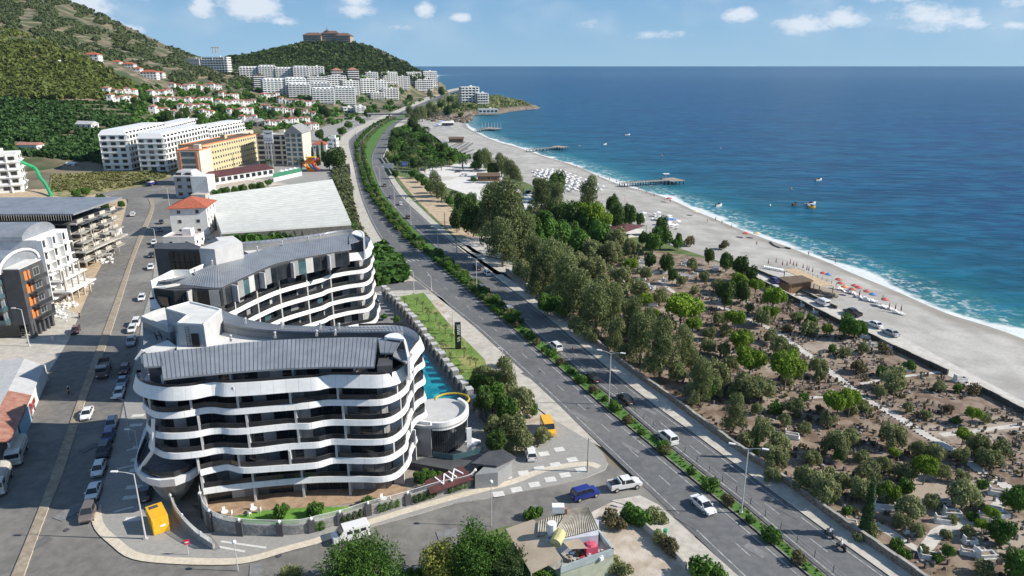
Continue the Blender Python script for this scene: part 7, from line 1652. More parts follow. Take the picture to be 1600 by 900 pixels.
def parasol(p, c, label, group, open_=True, r_=1.25):
    r = empty('parasol', p, 0, label, 'parasol', group); MB().tube((0, 0, 0), (0, 0, 2.35), .035, n=5).build('pole', whitep, r, world=False)
    b = MB()
    if open_:
        k = 8
        for i in range(k):
            a0, a1 = 2*math.pi*i/k, 2*math.pi*(i+1)/k; b.poly([(r_*math.cos(a0), r_*math.sin(a0), 1.95), (r_*math.cos(a1), r_*math.sin(a1), 1.95), (0, 0, 2.45)])
            b.poly([(r_*math.cos(a1), r_*math.sin(a1), 1.95), (r_*math.cos(a0), r_*math.sin(a0), 1.95), (r_*math.cos(a0), r_*math.sin(a0), 1.78), (r_*math.cos(a1), r_*math.sin(a1), 1.78)])
    else: b.tube((0, 0, .9), (0, 0, 2.5), .2, .04, 7)
    b.build('canopy', PARM[c], r, world=False); return r
# white double rows at the seaside lawn
rows = [((832, 268), (905, 298)), ((840, 267), (915, 297)), ((848, 267), (924, 296)), ((856, 267), (935, 297)), ((868, 268), (943, 297)), ((836, 274), (895, 300))]
c_ = 0
for ri, (a, b_) in enumerate(rows):
    A, B = at(*a), at(*b_); n = int((B-A).length/2.6)
    for i in range(n):
        p = A.lerp(B, (i+.5)/n); p.z = beach_z(p); c_ += 1
        lounger(p, .5, 'white', f'white lounger, {ordn(i+1)} along row {["one", "two", "three", "four", "five", "six"][ri]} of the white beach rows', 'white loungers in rows')
        if i % 3 == 1: parasol(p+Vector((1.2, .3, 0)), 'white', f'white parasol, {ordn(i//3+1)} along row {["one", "two", "three", "four", "five", "six"][ri]} of the white rows', 'white parasols in rows')
rows = [((703, 231), (722, 222)), ((708, 234), (728, 221)), ((714, 236), (734, 222)), ((720, 237), (740, 223)), ((706, 244), (732, 232)), ((712, 247), (742, 233)), ((720, 250), (752, 236)), ((728, 252), (760, 238)), ((738, 254), (772, 240)), ((765, 246), (792, 250))]
for ri, (a, b_) in enumerate(rows):
    A, B = at(*a), at(*b_); n = min(15, int((B-A).length/3.6))
    for i in range(n):
        p = A.lerp(B, (i+.5)/n); p.z = beach_z(p); lounger(p, .8, 'dark', f'dark lounger, {ordn(i+1)} in the {ordn(ri+1)} row of the far beach', 'dark loungers on the far beach')
CLU = {}
for i in range(26):
    p = onbeach(682+random.uniform(0, 26), 191+random.uniform(0, 9)); k = 'blue' if i % 2 else 'white'
    CLU.setdefault((k+' parasol', 'of the far rock cluster'), []).append(parasol(p, k, k, k+' parasols by the rocks', r_=1.8))
# cluster beyond the maroon canopy
for i in range(34):
    x = 1000+random.uniform(0, 60); y = 331+(x-1000)*.42+random.uniform(-6, 9); p = onbeach(x, y); k = i % 5
    c = ['white', 'blue'][i % 4 == 1]
    if k < 2: CLU.setdefault((c+' parasol', 'right of the maroon canopy'), []).append(parasol(p, c, c, c+' parasols by the maroon canopy', r_=1.5))
    else: CLU.setdefault(('white lounger', 'right of the maroon canopy'), []).append(lounger(p, random.uniform(0, 3), 'white', 'white lounger', 'loungers by the maroon canopy'))
for (w_, pl_), l_ in CLU.items(): rowlab(l_, 7, w_, pl_)
for i, (x, y, c, o_) in enumerate([(1182, 372, 'cream', 1), (1086, 337, 'cream', 1), (1165, 372, 'red', 1), (1045, 316, 'red', 1)]): parasol(onbeach(x, y), c, f'lone {c} parasol on the open beach, {ordn(i+1)} of four', 'lone parasols', r_=1.5)
cl2 = [(1200, 416), (1212, 414), (1222, 418), (1229, 419), (1234, 416), (1239, 419), (1244, 420), (1254, 423), (1260, 426), (1263, 427), (1269, 429)]
for i, (x, y) in enumerate(cl2): parasol(onbeach(x, y), 'maroon', f'folded maroon parasol, {ordn(i+1)} from the left in the row seaward of the bar', 'folded maroon parasols', False)
for i, (x, y, c) in enumerate([(1285, 436, 'red'), (1293, 438, 'blue'), (1309, 446, 'red'), (1312, 452, 'red'), (1334, 456, 'red'), (1340, 459, 'red'), (1353, 465, 'red'), (1362, 470, 'blue'), (1381, 478, 'red'), (1342, 466, 'maroon'), (1388, 487, 'maroon'), (1398, 488, 'maroon'), (1407, 490, 'maroon'), (1378, 474, 'maroon'), (1330, 462, 'red'), (1318, 458, 'orange')]):
    parasol(onbeach(x, y), c, f'{"folded " if c == "maroon" else ""}{c} parasol, {ordn(i+1)} in the long line right of the beach bar', 'parasols right of the bar', c != 'maroon', 1.05)
for i in range(30):
    t = i/29; x, y = 1315+t*95, 452+t*40+random.uniform(-2, 3); lounger(onbeach(x, y), .9+random.uniform(-.2, .2), 'white', f'white lounger, {ordn(i+1)} in the long line right of the beach bar', 'loungers right of the bar')
for i in range(10): lounger(onbeach(1200+i*3.2, 420+i*.6), .9, 'white', f'white lounger, {ordn(i+1)} in the short row left of the beach bar', 'loungers left of the bar')
# boats and buoys
def boat(x, y, L, label, col=whitep, rz=.6):
    r = empty('boat', at(x, y, -1.4), rz, label, 'boat', 'boats off the beach'); rings = []
    for t, w, z in ((-.5, .8, .9), (-.2, 1, .8), (.2, .9, .9), (.42, .4, 1.1), (.5, .05, 1.2)): rings.append([(t*L, -w*L*.17, z), (t*L*.95, -w*L*.1, -.1), (t*L*.95, w*L*.1, -.1), (t*L, w*L*.17, z)])
    MB().loft(rings).build('hull', col, r, world=False); MB().loft([[(-.1*L, -.09*L, .8), (.2*L, -.07*L, .9), (.2*L, .07*L, .9), (-.1*L, .09*L, .8)], [(-.06*L, -.07*L, 1.7), (.1*L, -.06*L, 1.6), (.1*L, .06*L, 1.6), (-.06*L, .07*L, 1.7)]]).build('cabin', carglass, r, world=False)
    bx(r, 'seat', woodp, (-.3*L, 0, 1.0), (.5, L*.22, .25)); bx(r, 'motor', black, (-.52*L, 0, .9), (.35, .3, .7))
boat(1279, 282, 6, 'white motor boat farthest out to sea'); boat(1267, 320, 7.5, 'white motor boat towing a small yellow one'); boat(1268, 325, 4, 'small yellow boat moored behind the white motor boat', yellowp, .2)
boat(980, 211, 7, 'small boat with a red top far out between the piers', whitep); boat(945, 226, 4, 'small white boat off the middle pier'); boat(1123, 322, 4.5, 'small pale boat near the shore right of the nearest pier'); boat(1242, 321, 4, 'low dark dinghy left of the two moored boats', darkw)
for i, (x, y) in enumerate([(905, 228), (1203, 321), (1236, 295), (1126, 232), (1034, 243)]):
    r = tag(MB().ball((0, 0, 0), .55, nu=8, nv=6).build('buoy', whitep if i % 2 else PARM['orange']), f'mooring buoy on the sea, {ordn(i+1)} of five', 'buoy', 'buoys'); r.location = at(x, y, -1.4)
# volleyball poles etc. on the beach
for i, (x, y) in enumerate([(940, 312), (951, 314), (957, 313), (965, 314), (976, 315), (980, 313)]): tag(MB().tube((0, 0, 0), (0, 0, 2.6), .09, n=5).build('post', whitep if i % 2 else PARM['orange']), f'thin beach court post, {ordn(i+1)} from the left', 'post', 'court posts').location = onbeach(x, y)
ho = MB(); pts = [onbeach(x, y)+Vector((0, 0, .15)) for x, y in [(1203, 379), (1210, 385), (1218, 388), (1226, 387.5), (1235, 389)]]; ho.path(pts, [.35]*5, 6); tag(ho.build('hose', darkw), 'thick dark pipe snaking across the shingle to the surf', 'pipe')
# balcony and terrace furniture
def patio(p, rz, label, z):
    r = empty('patio_table', (p.x, p.y, z), rz, label, 'table', 'tables on the balconies and terraces'); MB().tube((0, 0, .68), (0, 0, .73), .5, n=12).build('table_top', whitep, r, world=False); MB().tube((0, 0, 0), (0, 0, .7), .05, n=5).build('leg', whitep, r, world=False)
    for a in (0, 2.1, 4.2):
        c = empty('patio_chair', (p.x+.8*math.cos(a), p.y+.8*math.sin(a), z), a, f'white patio chair, {["east", "north", "south"][int(a/2)]} of '+label.replace('white table ', 'table ').replace(' of the front building', '').replace(' below the front building', ''), 'chair', 'chairs on the balconies and terraces'); bx(c, 'seat', whitep, (0, 0, .42), (.42, .42, .05)); bx(c, 'backrest', whitep, (.2, 0, .68), (.05, .42, .5))
        for s in (-1, 1):
            for t in (-1, 1): bx(c, 'leg', whitep, (s*.17, t*.17, .2), (.04, .04, .42))
patio(at(372, 596, 20), 0, 'white table on the roof terrace of the front building, left end', 18.65); patio(at(395, 594, 20), 0, 'white table on the roof terrace, left of the leaning panel', 18.65); patio(at(600, 580, 20.2), 0, 'white table at the east corner of the roof terrace', 18.65)
patio(at(352, 806, .6), .3, 'white table on the garden paving below the front building', .6); patio(at(397, 801, .6), .3, 'white table with blue cloth in the garden', .6); patio(at(600, 785, .6), .3, 'white table on the east garden paving', .6)
# ---------------- vegetation ----------------
RS_ = np.random.RandomState(11)
def leaf_cloud(lobes, n, size, droop=0.0, jit=.35, aspect=.55, tri=False):
    """lobes: (cx,cy,cz,rx,ry,rz); leaves lie on and just inside the lobe surfaces; returns verts, tint"""
    L = np.array(lobes, float); wgt = (L[:, 3]*L[:, 4]+L[:, 3]*L[:, 5]+L[:, 4]*L[:, 5]); k = RS_.choice(len(L), n, p=wgt/wgt.sum())
    d = RS_.normal(size=(n, 3)); d /= np.linalg.norm(d, axis=1)[:, None]; lo = d[:, 2] < -.5; d[lo, 2] *= .4; d /= np.linalg.norm(d, axis=1)[:, None]
    r = 1-np.abs(RS_.normal(size=n))*.16+RS_.normal(size=n)*.03
    # clumping: push leaves out in bunches so that gaps open between them
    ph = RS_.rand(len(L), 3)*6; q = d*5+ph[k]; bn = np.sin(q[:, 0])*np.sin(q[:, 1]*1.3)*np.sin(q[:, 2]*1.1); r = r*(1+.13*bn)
    c = L[k, :3]+d*L[k, 3:]*r[:, None]
    nrm = d+RS_.normal(size=(n, 3))*jit*1.6; nrm /= np.linalg.norm(nrm, axis=1)[:, None]
    u = np.cross(nrm, RS_.normal(size=(n, 3))); u[:, 2] -= droop*2; u -= nrm*(u*nrm).sum(1)[:, None]; u /= np.linalg.norm(u, axis=1)[:, None]; w = np.cross(nrm, u)
    s = size*(.6+.8*RS_.rand(n))[:, None]
    V = np.stack([c-u*s-w*s*aspect*.3, c-w*s*aspect, c+u*s, c+w*s*aspect], 1)
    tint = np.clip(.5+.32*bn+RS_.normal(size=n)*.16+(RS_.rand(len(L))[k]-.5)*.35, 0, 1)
    return V.reshape(-1, 3), tint
def leaf_mesh(name, V, tint, m):
    n = len(V)//4; me = bpy.data.meshes.new(name); me.vertices.add(len(V)); me.vertices.foreach_set('co', V.astype(np.float32).ravel())
    me.loops.add(len(V)); me.loops.foreach_set('vertex_index', np.arange(len(V), dtype=np.int32)); me.polygons.add(n)
    me.polygons.foreach_set('loop_start', np.arange(0, len(V), 4, dtype=np.int32)); me.polygons.foreach_set('loop_total', np.full(n, 4, np.int32))
    a = me.attributes.new('tint', 'FLOAT', 'FACE'); a.data.foreach_set('value', tint.astype(np.float32)); me.materials.append(m); me.update(); me.validate(); return me
def lobes_round(n, r, h, z0, spread=.62, lr=.45, seed=0):
    g = np.random.RandomState(seed); out = []
    for i in range(n):
        a = 2.4*i+g.rand()*.8; q = math.sqrt((i+.5)/n)*spread*r; z = z0+h*(.3+.55*g.rand())*(1-.35*(q/r)**2); k = lr*(.75+.5*g.rand())
        out.append((q*math.cos(a), q*math.sin(a), z, r*k, r*k, h*.42*(.8+.4*g.rand())))
    return out
def trunk_mb(h, r, br, n=5, lean=0.0, seed=0):
    g = random.Random(seed); b = MB(); x = lean; b.path([(0, 0, -.1), (x*.3, 0, h*.45), (x, 0, h)], [r, r*.75, r*.55], 7)
    for i in range(n):
        a = i*2*math.pi/n+g.random(); b.path([(x*.6, 0, h*.7), (x+br*.5*math.cos(a), br*.5*math.sin(a), h*1.1), (x+br*math.cos(a), br*math.sin(a), h*1.1+br*.6)], [r*.5, r*.32, r*.12], 5)
    return b
TP = {}
def proto(kind, v, crown_lobes, n, size, lm, th, tr, br, R0, k, droop=0.0, name='tree', jit=.35, aspect=.55):
    V, t = leaf_cloud(crown_lobes, n, size, droop, jit, aspect)
    TP[(kind, v)] = dict(crown=leaf_mesh('crown', V, t, lm), trunk=trunk_mb(th, tr, br, seed=v).mesh('trunk', trunkm, fix=False) if th else None, R0=R0, k=k, name=name)
for v in range(3):
    proto('pine', v, lobes_round(13, 3.0, 2.9, 2.3, .68, .40, v), 5200, .20, lf_pine, 3.0, .2, 1.7, 3.1, 1.35, name='pine_tree')
    proto('dark', v, lobes_round(12, 2.8, 4.6, 1.0, .55, .46, v+10), 4600, .24, lf_pined, 2.4, .2, 1.2, 2.9, 1.25, name='pine_tree')
    proto('olive', v, lobes_round(12, 2.8, 3.2, .7, .72, .36, v+20), 4600, .19, lf_olive, 1.7, .22, 1.6, 3.0, .95, name='olive_tree')
    g = np.random.RandomState(v+30); lb = [(q*math.cos(a), q*math.sin(a), z, rr_, rr_, rr_*1.3) for q, a, z, rr_ in [(math.sqrt(g.rand())*(3.3-1.5*h_), i_*2.4, 1.9+h_*6.6, 1.0+g.rand()*.8) for i_, h_ in enumerate(g.rand(24))]]
    proto('euc', v, lb, 7500, .24, lf_euc, 5.0, .3, 2.4, 4.1, 1.2, .6, 'eucalyptus_tree', .5, .34)
    proto('shrub', v, lobes_round(7, 1.0, 1.15, -.05, .55, .5, v+40), 900, .13, lf_green, 0, 0, 0, 1.05, .5, name='shrub')
    proto('greyshrub', v, lobes_round(8, 1.1, 1.2, -.05, .6, .45, v+50), 1000, .13, lf_olive, 0, 0, 0, 1.1, .5, name='shrub')
    proto('green', v, lobes_round(12, 2.9, 3.6, 1.0, .6, .42, v+60), 4600, .24, lf_green, 2.0, .2, 1.3, 3.0, 1.1, name='broadleaf_tree')
    proto('cypress', v, [(0, 0, z, 1.0-.09*z, 1.0-.09*z, 1.0) for z in (.8, 1.8, 2.8, 3.8, 4.8, 5.8, 6.8)], 2200, .2, lf_dark, .6, .12, .1, 1.0, 2.6, name='cypress_tree')
    proto('dry', v, lobes_round(9, 1.2, 1.3, 0, .6, .42, v+70), 900, .14, lf_dry, 0, 0, 0, 1.2, .5, name='shrub')
def palm_mesh():
    V = []; T = []
    for i in range(26):
        a = i*2.4; el = .9-.055*i; 
        for j in range(9):
            t = j/9*2.3; x = t*math.cos(max(-.6, el)-t*.25); z = 4.6+t*math.sin(el-t*.45)
            for s in (-1, 1):
                c, sn = math.cos(a), math.sin(a); p = lambda u, w, h: (u*c-w*sn, u*sn+w*c, h); V += [p(x, 0, z), p(x+.16, 0, z), p(x+.34, s*.5, z-.28), p(x+.18, s*.5, z-.3)]; T.append(.3+.5*random.random())
    return leaf_mesh('fronds', np.array(V), np.array(T), lf_dark)
TP[('palm', 0)] = dict(crown=palm_mesh(), trunk=MB().path([(0, 0, 0), (.1, 0, 2.4), (0, 0, 4.7)], [.26, .2, .22], 7).mesh('trunk', trunkm, fix=False), R0=2.2, k=2.1, name='palm_tree')
CATN = {'shrub': 'shrub', 'greyshrub': 'shrub', 'dry': 'shrub'}
TREES = {}; tc = [0]
def tree_at(kind, base, r, label, group=None, sz=1.0):
    tc[0] += 1; v = tc[0] % (1 if kind == 'palm' else 3); P = TP[(kind, v)]; s = r/P['R0']; a = (tc[0]*2.399) % 6.283
    w = (.9+.2*((tc[0]*.618) % 1))
    if P['trunk'] is None:
        return tag(inst(P['crown'], P['name'], None, base, a, (s*w, s, s*sz)), label, CATN.get(kind, 'tree'), group)
    k = (kind, v)
    if k not in TREES:
        o = empty(P['name'], base, a, label, 'tree', group); o.scale = (s*w, s, s*sz); inst(P['crown'], 'crown' if kind != 'palm' else 'fronds', o); inst(P['trunk'], 'trunk', o); TREES[k] = o; return o
    return copy_thing(TREES[k], base, a, (s*w, s, s*sz), label, group)
LOOK = {'pine': 'bright green umbrella pine', 'dark': 'dark green pine', 'olive': 'grey-green olive tree', 'euc': 'loose tall eucalyptus', 'shrub': 'green shrub', 'greyshrub': 'grey-green shrub', 'green': 'leafy green tree', 'cypress': 'narrow dark cypress', 'dry': 'dry brownish shrub', 'palm': 'palm tree'}
def label_rows(items, place, nrow):
    """items: (kind, cx, cy, r); the label counts left to right in rows from the front"""
    it = sorted(items, key=lambda q: -q[2]); n = max(1, math.ceil(len(it)/nrow)); out = []
    rows = [it[i:i+nrow] for i in range(0, len(it), nrow)]
    for ri, row in enumerate(rows):
        cnt = {}
        for q in sorted(row, key=lambda q: q[1]):
            cnt[q[0]] = cnt.get(q[0], 0)+1
            rn = 'the front row' if ri == 0 else ('the rear row' if ri == len(rows)-1 else 'row '+NUMW[min(ri, 24)])
            out.append((q, f'{LOOK[q[0]]}, {ordn(cnt[q[0]])} from left in {rn} {place}'))
    return out
def plant(items, place, nrow=12, group=None, big=1.0):
    for (kind, cx, cy, r), lb in label_rows(items, place, nrow):
        k = TP[(kind, 0)]['k']*(1.2 if big > 1 else 1); b = at(cx, cy+k*r)
        tree_at(kind, b, r*big*mpp(b), lb, f'{LOOK[kind]}s {place}', 1.25 if big > 1 else 1)
CT = [('olive', 1036, 505, 16), ('pine', 1062, 480, 25), ('euc', 1011, 512, 16), ('pine', 1081, 508, 13), ('dark', 1132, 463, 14), ('dark', 1157, 456, 12), ('pine', 1206, 466, 17), ('olive', 1123, 497, 10), ('pine', 1147, 497, 15), ('olive', 1190, 494, 14), ('pine', 1200, 488, 12), ('pine', 1155, 533, 17), ('pine', 1170, 561, 21), ('pine', 1225, 571, 24),
 ('olive', 1108, 520, 10), ('olive', 1106, 539, 12), ('olive', 1130, 546, 11), ('olive', 1140, 565, 12), ('olive', 1164, 602, 20), ('olive', 1190, 604, 18), ('olive', 1113, 582, 22), ('euc', 1091, 601, 22), ('green', 1102, 607, 14), ('olive', 1215, 539, 15), ('olive', 1204, 524, 10), ('olive', 1236, 548, 11), ('olive', 1276, 571, 15), ('greyshrub', 1280, 588, 9), ('euc', 1070, 545, 18), ('euc', 1030, 553, 27), ('olive', 1057, 580, 14),
 ('shrub', 1246, 497, 9), ('greyshrub', 1264, 516, 13), ('shrub', 1266, 501, 9), ('olive', 1115, 602, 16), ('euc', 1145, 650, 18), ('olive', 1192, 670, 17), ('greyshrub', 1167, 687, 12), ('olive', 1207, 710, 20), ('olive', 1217, 690, 15), ('olive', 1240, 635, 14), ('olive', 1256, 667, 10), ('pine', 1306, 626, 20), ('pine', 1325, 624, 17), ('olive', 1292, 652, 12), ('greyshrub', 1330, 642, 9), ('greyshrub', 1350, 637, 10),
 ('olive', 1390, 677, 20), ('olive', 1303, 690, 22), ('olive', 1327, 682, 13), ('green', 1309, 710, 9), ('greyshrub', 1345, 715, 11), ('olive', 1258, 745, 20), ('olive', 1284, 757, 24), ('olive', 1312, 750, 14), ('olive', 1355, 735, 17), ('olive', 1345, 760, 19), ('olive', 1435, 700, 13), ('olive', 1460, 705, 14), ('olive', 1412, 735, 16), ('pine', 1442, 728, 18), ('olive', 1382, 768, 18), ('greyshrub', 1395, 600, 17), ('greyshrub', 1445, 650, 8), ('shrub', 1492, 657, 7),
 ('olive', 1525, 692, 17), ('olive', 1542, 712, 16), ('olive', 1500, 710, 12), ('olive', 1562, 700, 14), ('olive', 1502, 770, 22), ('pine', 1387, 768, 15), ('olive', 1417, 792, 19), ('cypress', 1350, 808, 9), ('cypress', 1180, 700, 5), ('olive', 1432, 825, 11), ('green', 1585, 775, 20), ('shrub', 1517, 807, 9), ('green', 1560, 825, 18), ('green', 1587, 880, 20), ('shrub', 1536, 757, 8), ('shrub', 1400, 850, 10), ('shrub', 1412, 865, 10), ('greyshrub', 1537, 892, 14), ('green', 1480, 860, 9), ('shrub', 1462, 872, 9),
 ('dark', 1107, 402, 8), ('dark', 1134, 410, 10), ('dark', 1155, 421, 12), ('dark', 1172, 432, 9), ('pine', 1153, 440, 13), ('pine', 1179, 447, 11), ('olive', 1121, 445, 10), ('olive', 1100, 430, 8), ('greyshrub', 1243, 498, 8), ('green', 1325, 508, 16), ('green', 1342, 513, 11), ('dark', 1040, 412, 10), ('olive', 1080, 412, 9), ('olive', 1063, 437, 8), ('greyshrub', 1085, 455, 7), ('olive', 1000, 450, 14), ('olive', 970, 430, 14), ('olive', 1010, 425, 10), ('pine', 985, 415, 11), ('olive', 1030, 462, 12), ('dark', 1015, 410, 9), ('olive', 955, 455, 14), ('olive', 940, 440, 13), ('greyshrub', 1318, 552, 9), ('dry', 1340, 575, 12), ('dry', 1380, 545, 9), ('dry', 1230, 515, 8), ('shrub', 1300, 545, 7), ('greyshrub', 1400, 585, 12), ('dry', 1520, 610, 9), ('dry', 1130, 385, 7),
 ('olive', 985, 480, 15), ('olive', 1000, 500, 13), ('dark', 1050, 432, 8), ('green', 1045, 755-340, 7), ('olive', 1470, 735, 12), ('olive', 1205, 740, 12), ('olive', 1225, 655, 10), ('dry', 1280, 640, 7), ('dry', 1480, 640, 8), ('greyshrub', 1340, 840, 8)]
CX = []
for i in range(46):
    for _ in range(30):
        x, y = random.uniform(930, 1560), random.uniform(405, 870)
        if inpoly(x, y, [(930, 420), (1090, 400), (1180, 440), (1420, 560), (1560, 640), (1590, 760), (1500, 880), (1410, 870), (1250, 755), (1110, 650)]) and all(abs(x-q[1])+abs(y-q[2]) > 26 for q in CT+CX) and min((at(x, y+8)-p).length for p in PATHS[0][::3]) > 3: break
    else: continue
    CX.append((['olive', 'greyshrub', 'olive', 'pine', 'shrub'][i % 5], x, y, random.uniform(6, 11)*(.7+y/1500)))
CT += CX
plant(CT, 'of the cemetery', 14, big=1.2)
WL = [('euc', 770, 340, 26), ('euc', 792, 352, 34), ('euc', 812, 370, 24), ('euc', 785, 385, 22), ('euc', 860, 425, 26), ('euc', 838, 440, 18), ('olive', 832, 425, 17), ('olive', 850, 440, 18), ('olive', 865, 460, 18), ('euc', 885, 448, 26), ('euc', 905, 470, 26), ('green', 880, 478, 15), ('euc', 930, 492, 26), ('euc', 955, 480, 20), ('euc', 990, 505, 20), ('olive', 965, 515, 17), ('euc', 960, 528, 16), ('euc', 1000, 535, 24), ('green', 855, 475, 14), ('olive', 900, 505, 14), ('olive', 925, 522, 12), ('olive', 975, 548, 13),
 ('dark', 725, 330, 17), ('dark', 740, 345, 17), ('dark', 714, 345, 12), ('dark', 738, 312, 7), ('dark', 768, 311, 13), ('dark', 782, 318, 11), ('pine', 800, 309, 13), ('green', 755, 325, 12), ('euc', 846, 312, 16), ('euc', 868, 318, 15), ('green', 827, 352, 20), ('green', 850, 350, 18), ('green', 868, 368, 20), ('green', 888, 362, 18), ('green', 905, 380, 18), ('olive', 925, 390, 18), ('olive', 955, 392, 17), ('olive', 855, 392, 17), ('olive', 880, 400, 17), ('olive', 903, 410, 16), ('olive', 930, 415, 16), ('green', 838, 376, 17), ('dark', 895, 345, 16), ('dark', 870, 340, 14), ('euc', 920, 308, 16), ('pine', 925, 338, 20), ('pine', 944, 345, 14), ('dark', 956, 322, 11), ('dark', 963, 340, 14), ('dark', 982, 338, 12), ('dark', 999, 345, 7), ('pine', 905, 330, 14), ('green', 885, 330, 13), ('green', 936, 365, 17), ('olive', 960, 372, 16), ('green', 1031, 368, 16), ('green', 1020, 380, 13), ('dark', 1004, 373, 7), ('dark', 1033, 354, 9), ('olive', 985, 385, 11), ('green', 1058, 380, 8), ('dark', 1060, 372, 5), ('dry', 1077, 379, 9), ('green', 915, 353, 15), ('euc', 835, 405, 18), ('olive', 815, 420, 15), ('dark', 870, 292, 13), ('green', 844, 290, 11), ('dark', 860, 300, 11)]
plant(WL, 'of the highway wood', 12, big=1.18)
PK = [('euc', 683, 288, 16), ('euc', 690, 300, 12), ('palm', 710, 299, 8), ('dark', 738, 312, 7), ('dark', 750, 246, 13), ('euc', 762, 250, 14), ('green', 744, 256, 10), ('euc', 784, 258, 15), ('euc', 797, 268, 15), ('euc', 806, 272, 12), ('green', 770, 262, 12), ('green', 646, 270, 8), ('green', 656, 276, 8), ('green', 664, 284, 8), ('green', 672, 292, 9), ('green', 703, 312, 9), ('green', 717, 308, 8), ('green', 740, 279, 6), ('palm', 666, 199, 7), ('euc', 640, 176, 9), ('euc', 650, 180, 10), ('euc', 660, 178, 10), ('euc', 670, 172, 10), ('dark', 645, 192, 9), ('dark', 652, 200, 8), ('euc', 680, 174, 8), ('dark', 690, 166, 8), ('dark', 700, 172, 8), ('dark', 712, 168, 8), ('dark', 722, 160, 7), ('dark', 704, 158, 7), ('dark', 735, 168, 6), ('green', 720, 178, 5), ('dark', 618, 272, 6), ('dark', 815, 322, 6), ('olive', 822, 330, 7)]
for i in range(74):
    for _ in range(40):
        x, y = random.uniform(606, 735), random.uniform(196, 262)
        if inpoly(x, y, [(618, 205), (640, 200), (655, 212), (690, 215), (698, 232), (735, 245), (725, 252), (660, 258), (618, 258), (606, 240)]): break
    PK.append((['green', 'dark', 'green', 'olive', 'palm'][i % 5 if i % 15 else 4], x, y, random.uniform(5.5, 8.5)))
plant(PK, 'of the beach park', 16)
# trees in the town
TN = [('dark', 527, 245, 17), ('dark', 515, 250, 13), ('green', 225, 152, 8), ('green', 228, 148, 6), ('dark', 212, 160, 7), ('dark', 212, 170, 8), ('green', 347, 170, 9), ('dark', 262, 182, 10), ('dark', 290, 178, 9), ('dark', 282, 184, 8), ('green', 255, 158, 6), ('palm', 420, 250, 7), ('palm', 472, 250, 8), ('palm', 335, 276, 8), ('dark', 510, 222, 8), ('dark', 500, 212, 8), ('green', 535, 205, 8), ('green', 545, 195, 7), ('dark', 505, 172, 8), ('dark', 512, 178, 8), ('green', 498, 182, 7), ('green', 560, 185, 6), ('dark', 575, 178, 7), ('green', 566, 190, 6), ('euc', 672, 148, 6), ('dark', 690, 143, 7), ('dark', 370, 178, 7), ('dark', 425, 178, 7), ('green', 410, 186, 7), ('dark', 466, 178, 7), ('dark', 310, 196, 9), ('dark', 296, 198, 8), ('dark', 480, 232, 8), ('cypress', 490, 250, 4), ('cypress', 498, 248, 4), ('cypress', 505, 242, 4), ('green', 368, 296, 8), ('green', 380, 293, 8), ('green', 395, 290, 7), ('green', 340, 300, 9), ('green', 352, 298, 9), ('green', 408, 290, 9), ('green', 420, 284, 6), ('green', 330, 299, 8), ('dark', 172, 235, 11), ('dark', 180, 245, 10), ('green', 165, 252, 8), ('green', 60, 238, 6), ('green', 45, 238, 7), ('dark', 160, 312, 9), ('dark', 165, 322, 7), ('green', 120, 300, 8), ('green', 135, 298, 8), ('green', 190, 318, 7), ('green', 178, 326, 7), ('olive', 150, 358, 12), ('olive', 145, 345, 9), ('green', 372, 148, 6), ('green', 360, 145, 6), ('green', 385, 148, 6), ('green', 345, 145, 6), ('green', 395, 150, 6), ('dark', 325, 143, 6), ('dark', 450, 188, 6), ('green', 555, 170, 6), ('green', 586, 168, 6), ('green', 610, 160, 6), ('green', 640, 152, 6), ('dark', 380, 200, 6), ('green', 528, 215, 6)]
def plant_hill(items, place, nrow=12):
    for (kind, cx, cy, r), lb in label_rows(items, place, nrow):
        b = hit(cx, cy+TP[(kind, 0)]['k']*r*.9, 430) if cy < 215 else at(cx, cy+TP[(kind, 0)]['k']*r); tree_at(kind, b, r*mpp(b), lb, f'{LOOK[kind]}s {place}')
plant_hill(TN, 'of the town', 12)
# planting along the buildings
NR = [('euc', 790, 590, 17), ('olive', 752, 585, 14), ('olive', 768, 588, 17), ('olive', 788, 612, 19), ('olive', 812, 625, 22), ('green', 770, 618, 18), ('green', 793, 640, 18), ('dark', 757, 630, 14), ('olive', 800, 665, 22), ('olive', 815, 685, 18), ('olive', 775, 665, 17), ('dark', 775, 695, 14), ('olive', 848, 678, 13), ('dry', 785, 568, 9), ('green', 745, 598, 12), ('dark', 765, 605, 12), ('olive', 790, 690, 14), ('green', 832, 640, 8)]
plant(NR, 'beside the round pavilion', 6, big=1.2)
SE = [('shrub', 985, 806, 13), ('shrub', 1000, 812, 13), ('greyshrub', 1022, 808, 10), ('greyshrub', 1030, 842, 9), ('dry', 1042, 852, 10), ('dry', 1050, 862, 9), ('shrub', 1095, 893, 16), ('shrub', 1120, 898, 12), ('dry', 955, 815, 12), ('dry', 970, 822, 8), ('shrub', 836, 803, 9), ('shrub', 826, 806, 7), ('greyshrub', 960, 885, 11), ('greyshrub', 975, 893, 9), ('greyshrub', 1035, 812, 7)]
plant(SE, 'around the dirt lot in front', 5, big=1.5)
LW = [(632, 467, 5), (637, 482, 5), (651, 468, 5), (661, 475, 7), (641, 489, 4), (670, 490, 7), (644, 494, 5), (668, 483, 5), (681, 492, 6), (653, 506, 4), (662, 506, 6), (687, 508, 5), (669, 517, 6), (696, 512, 6), (678, 530, 6), (707, 525, 5), (690, 540, 6), (696, 545, 9), (725, 549, 6), (704, 558, 8), (735, 562, 5), (744, 566, 7), (715, 580, 5), (721, 482, 0), (720, 585, 5)]
LW = [q for q in LW if q[2]]
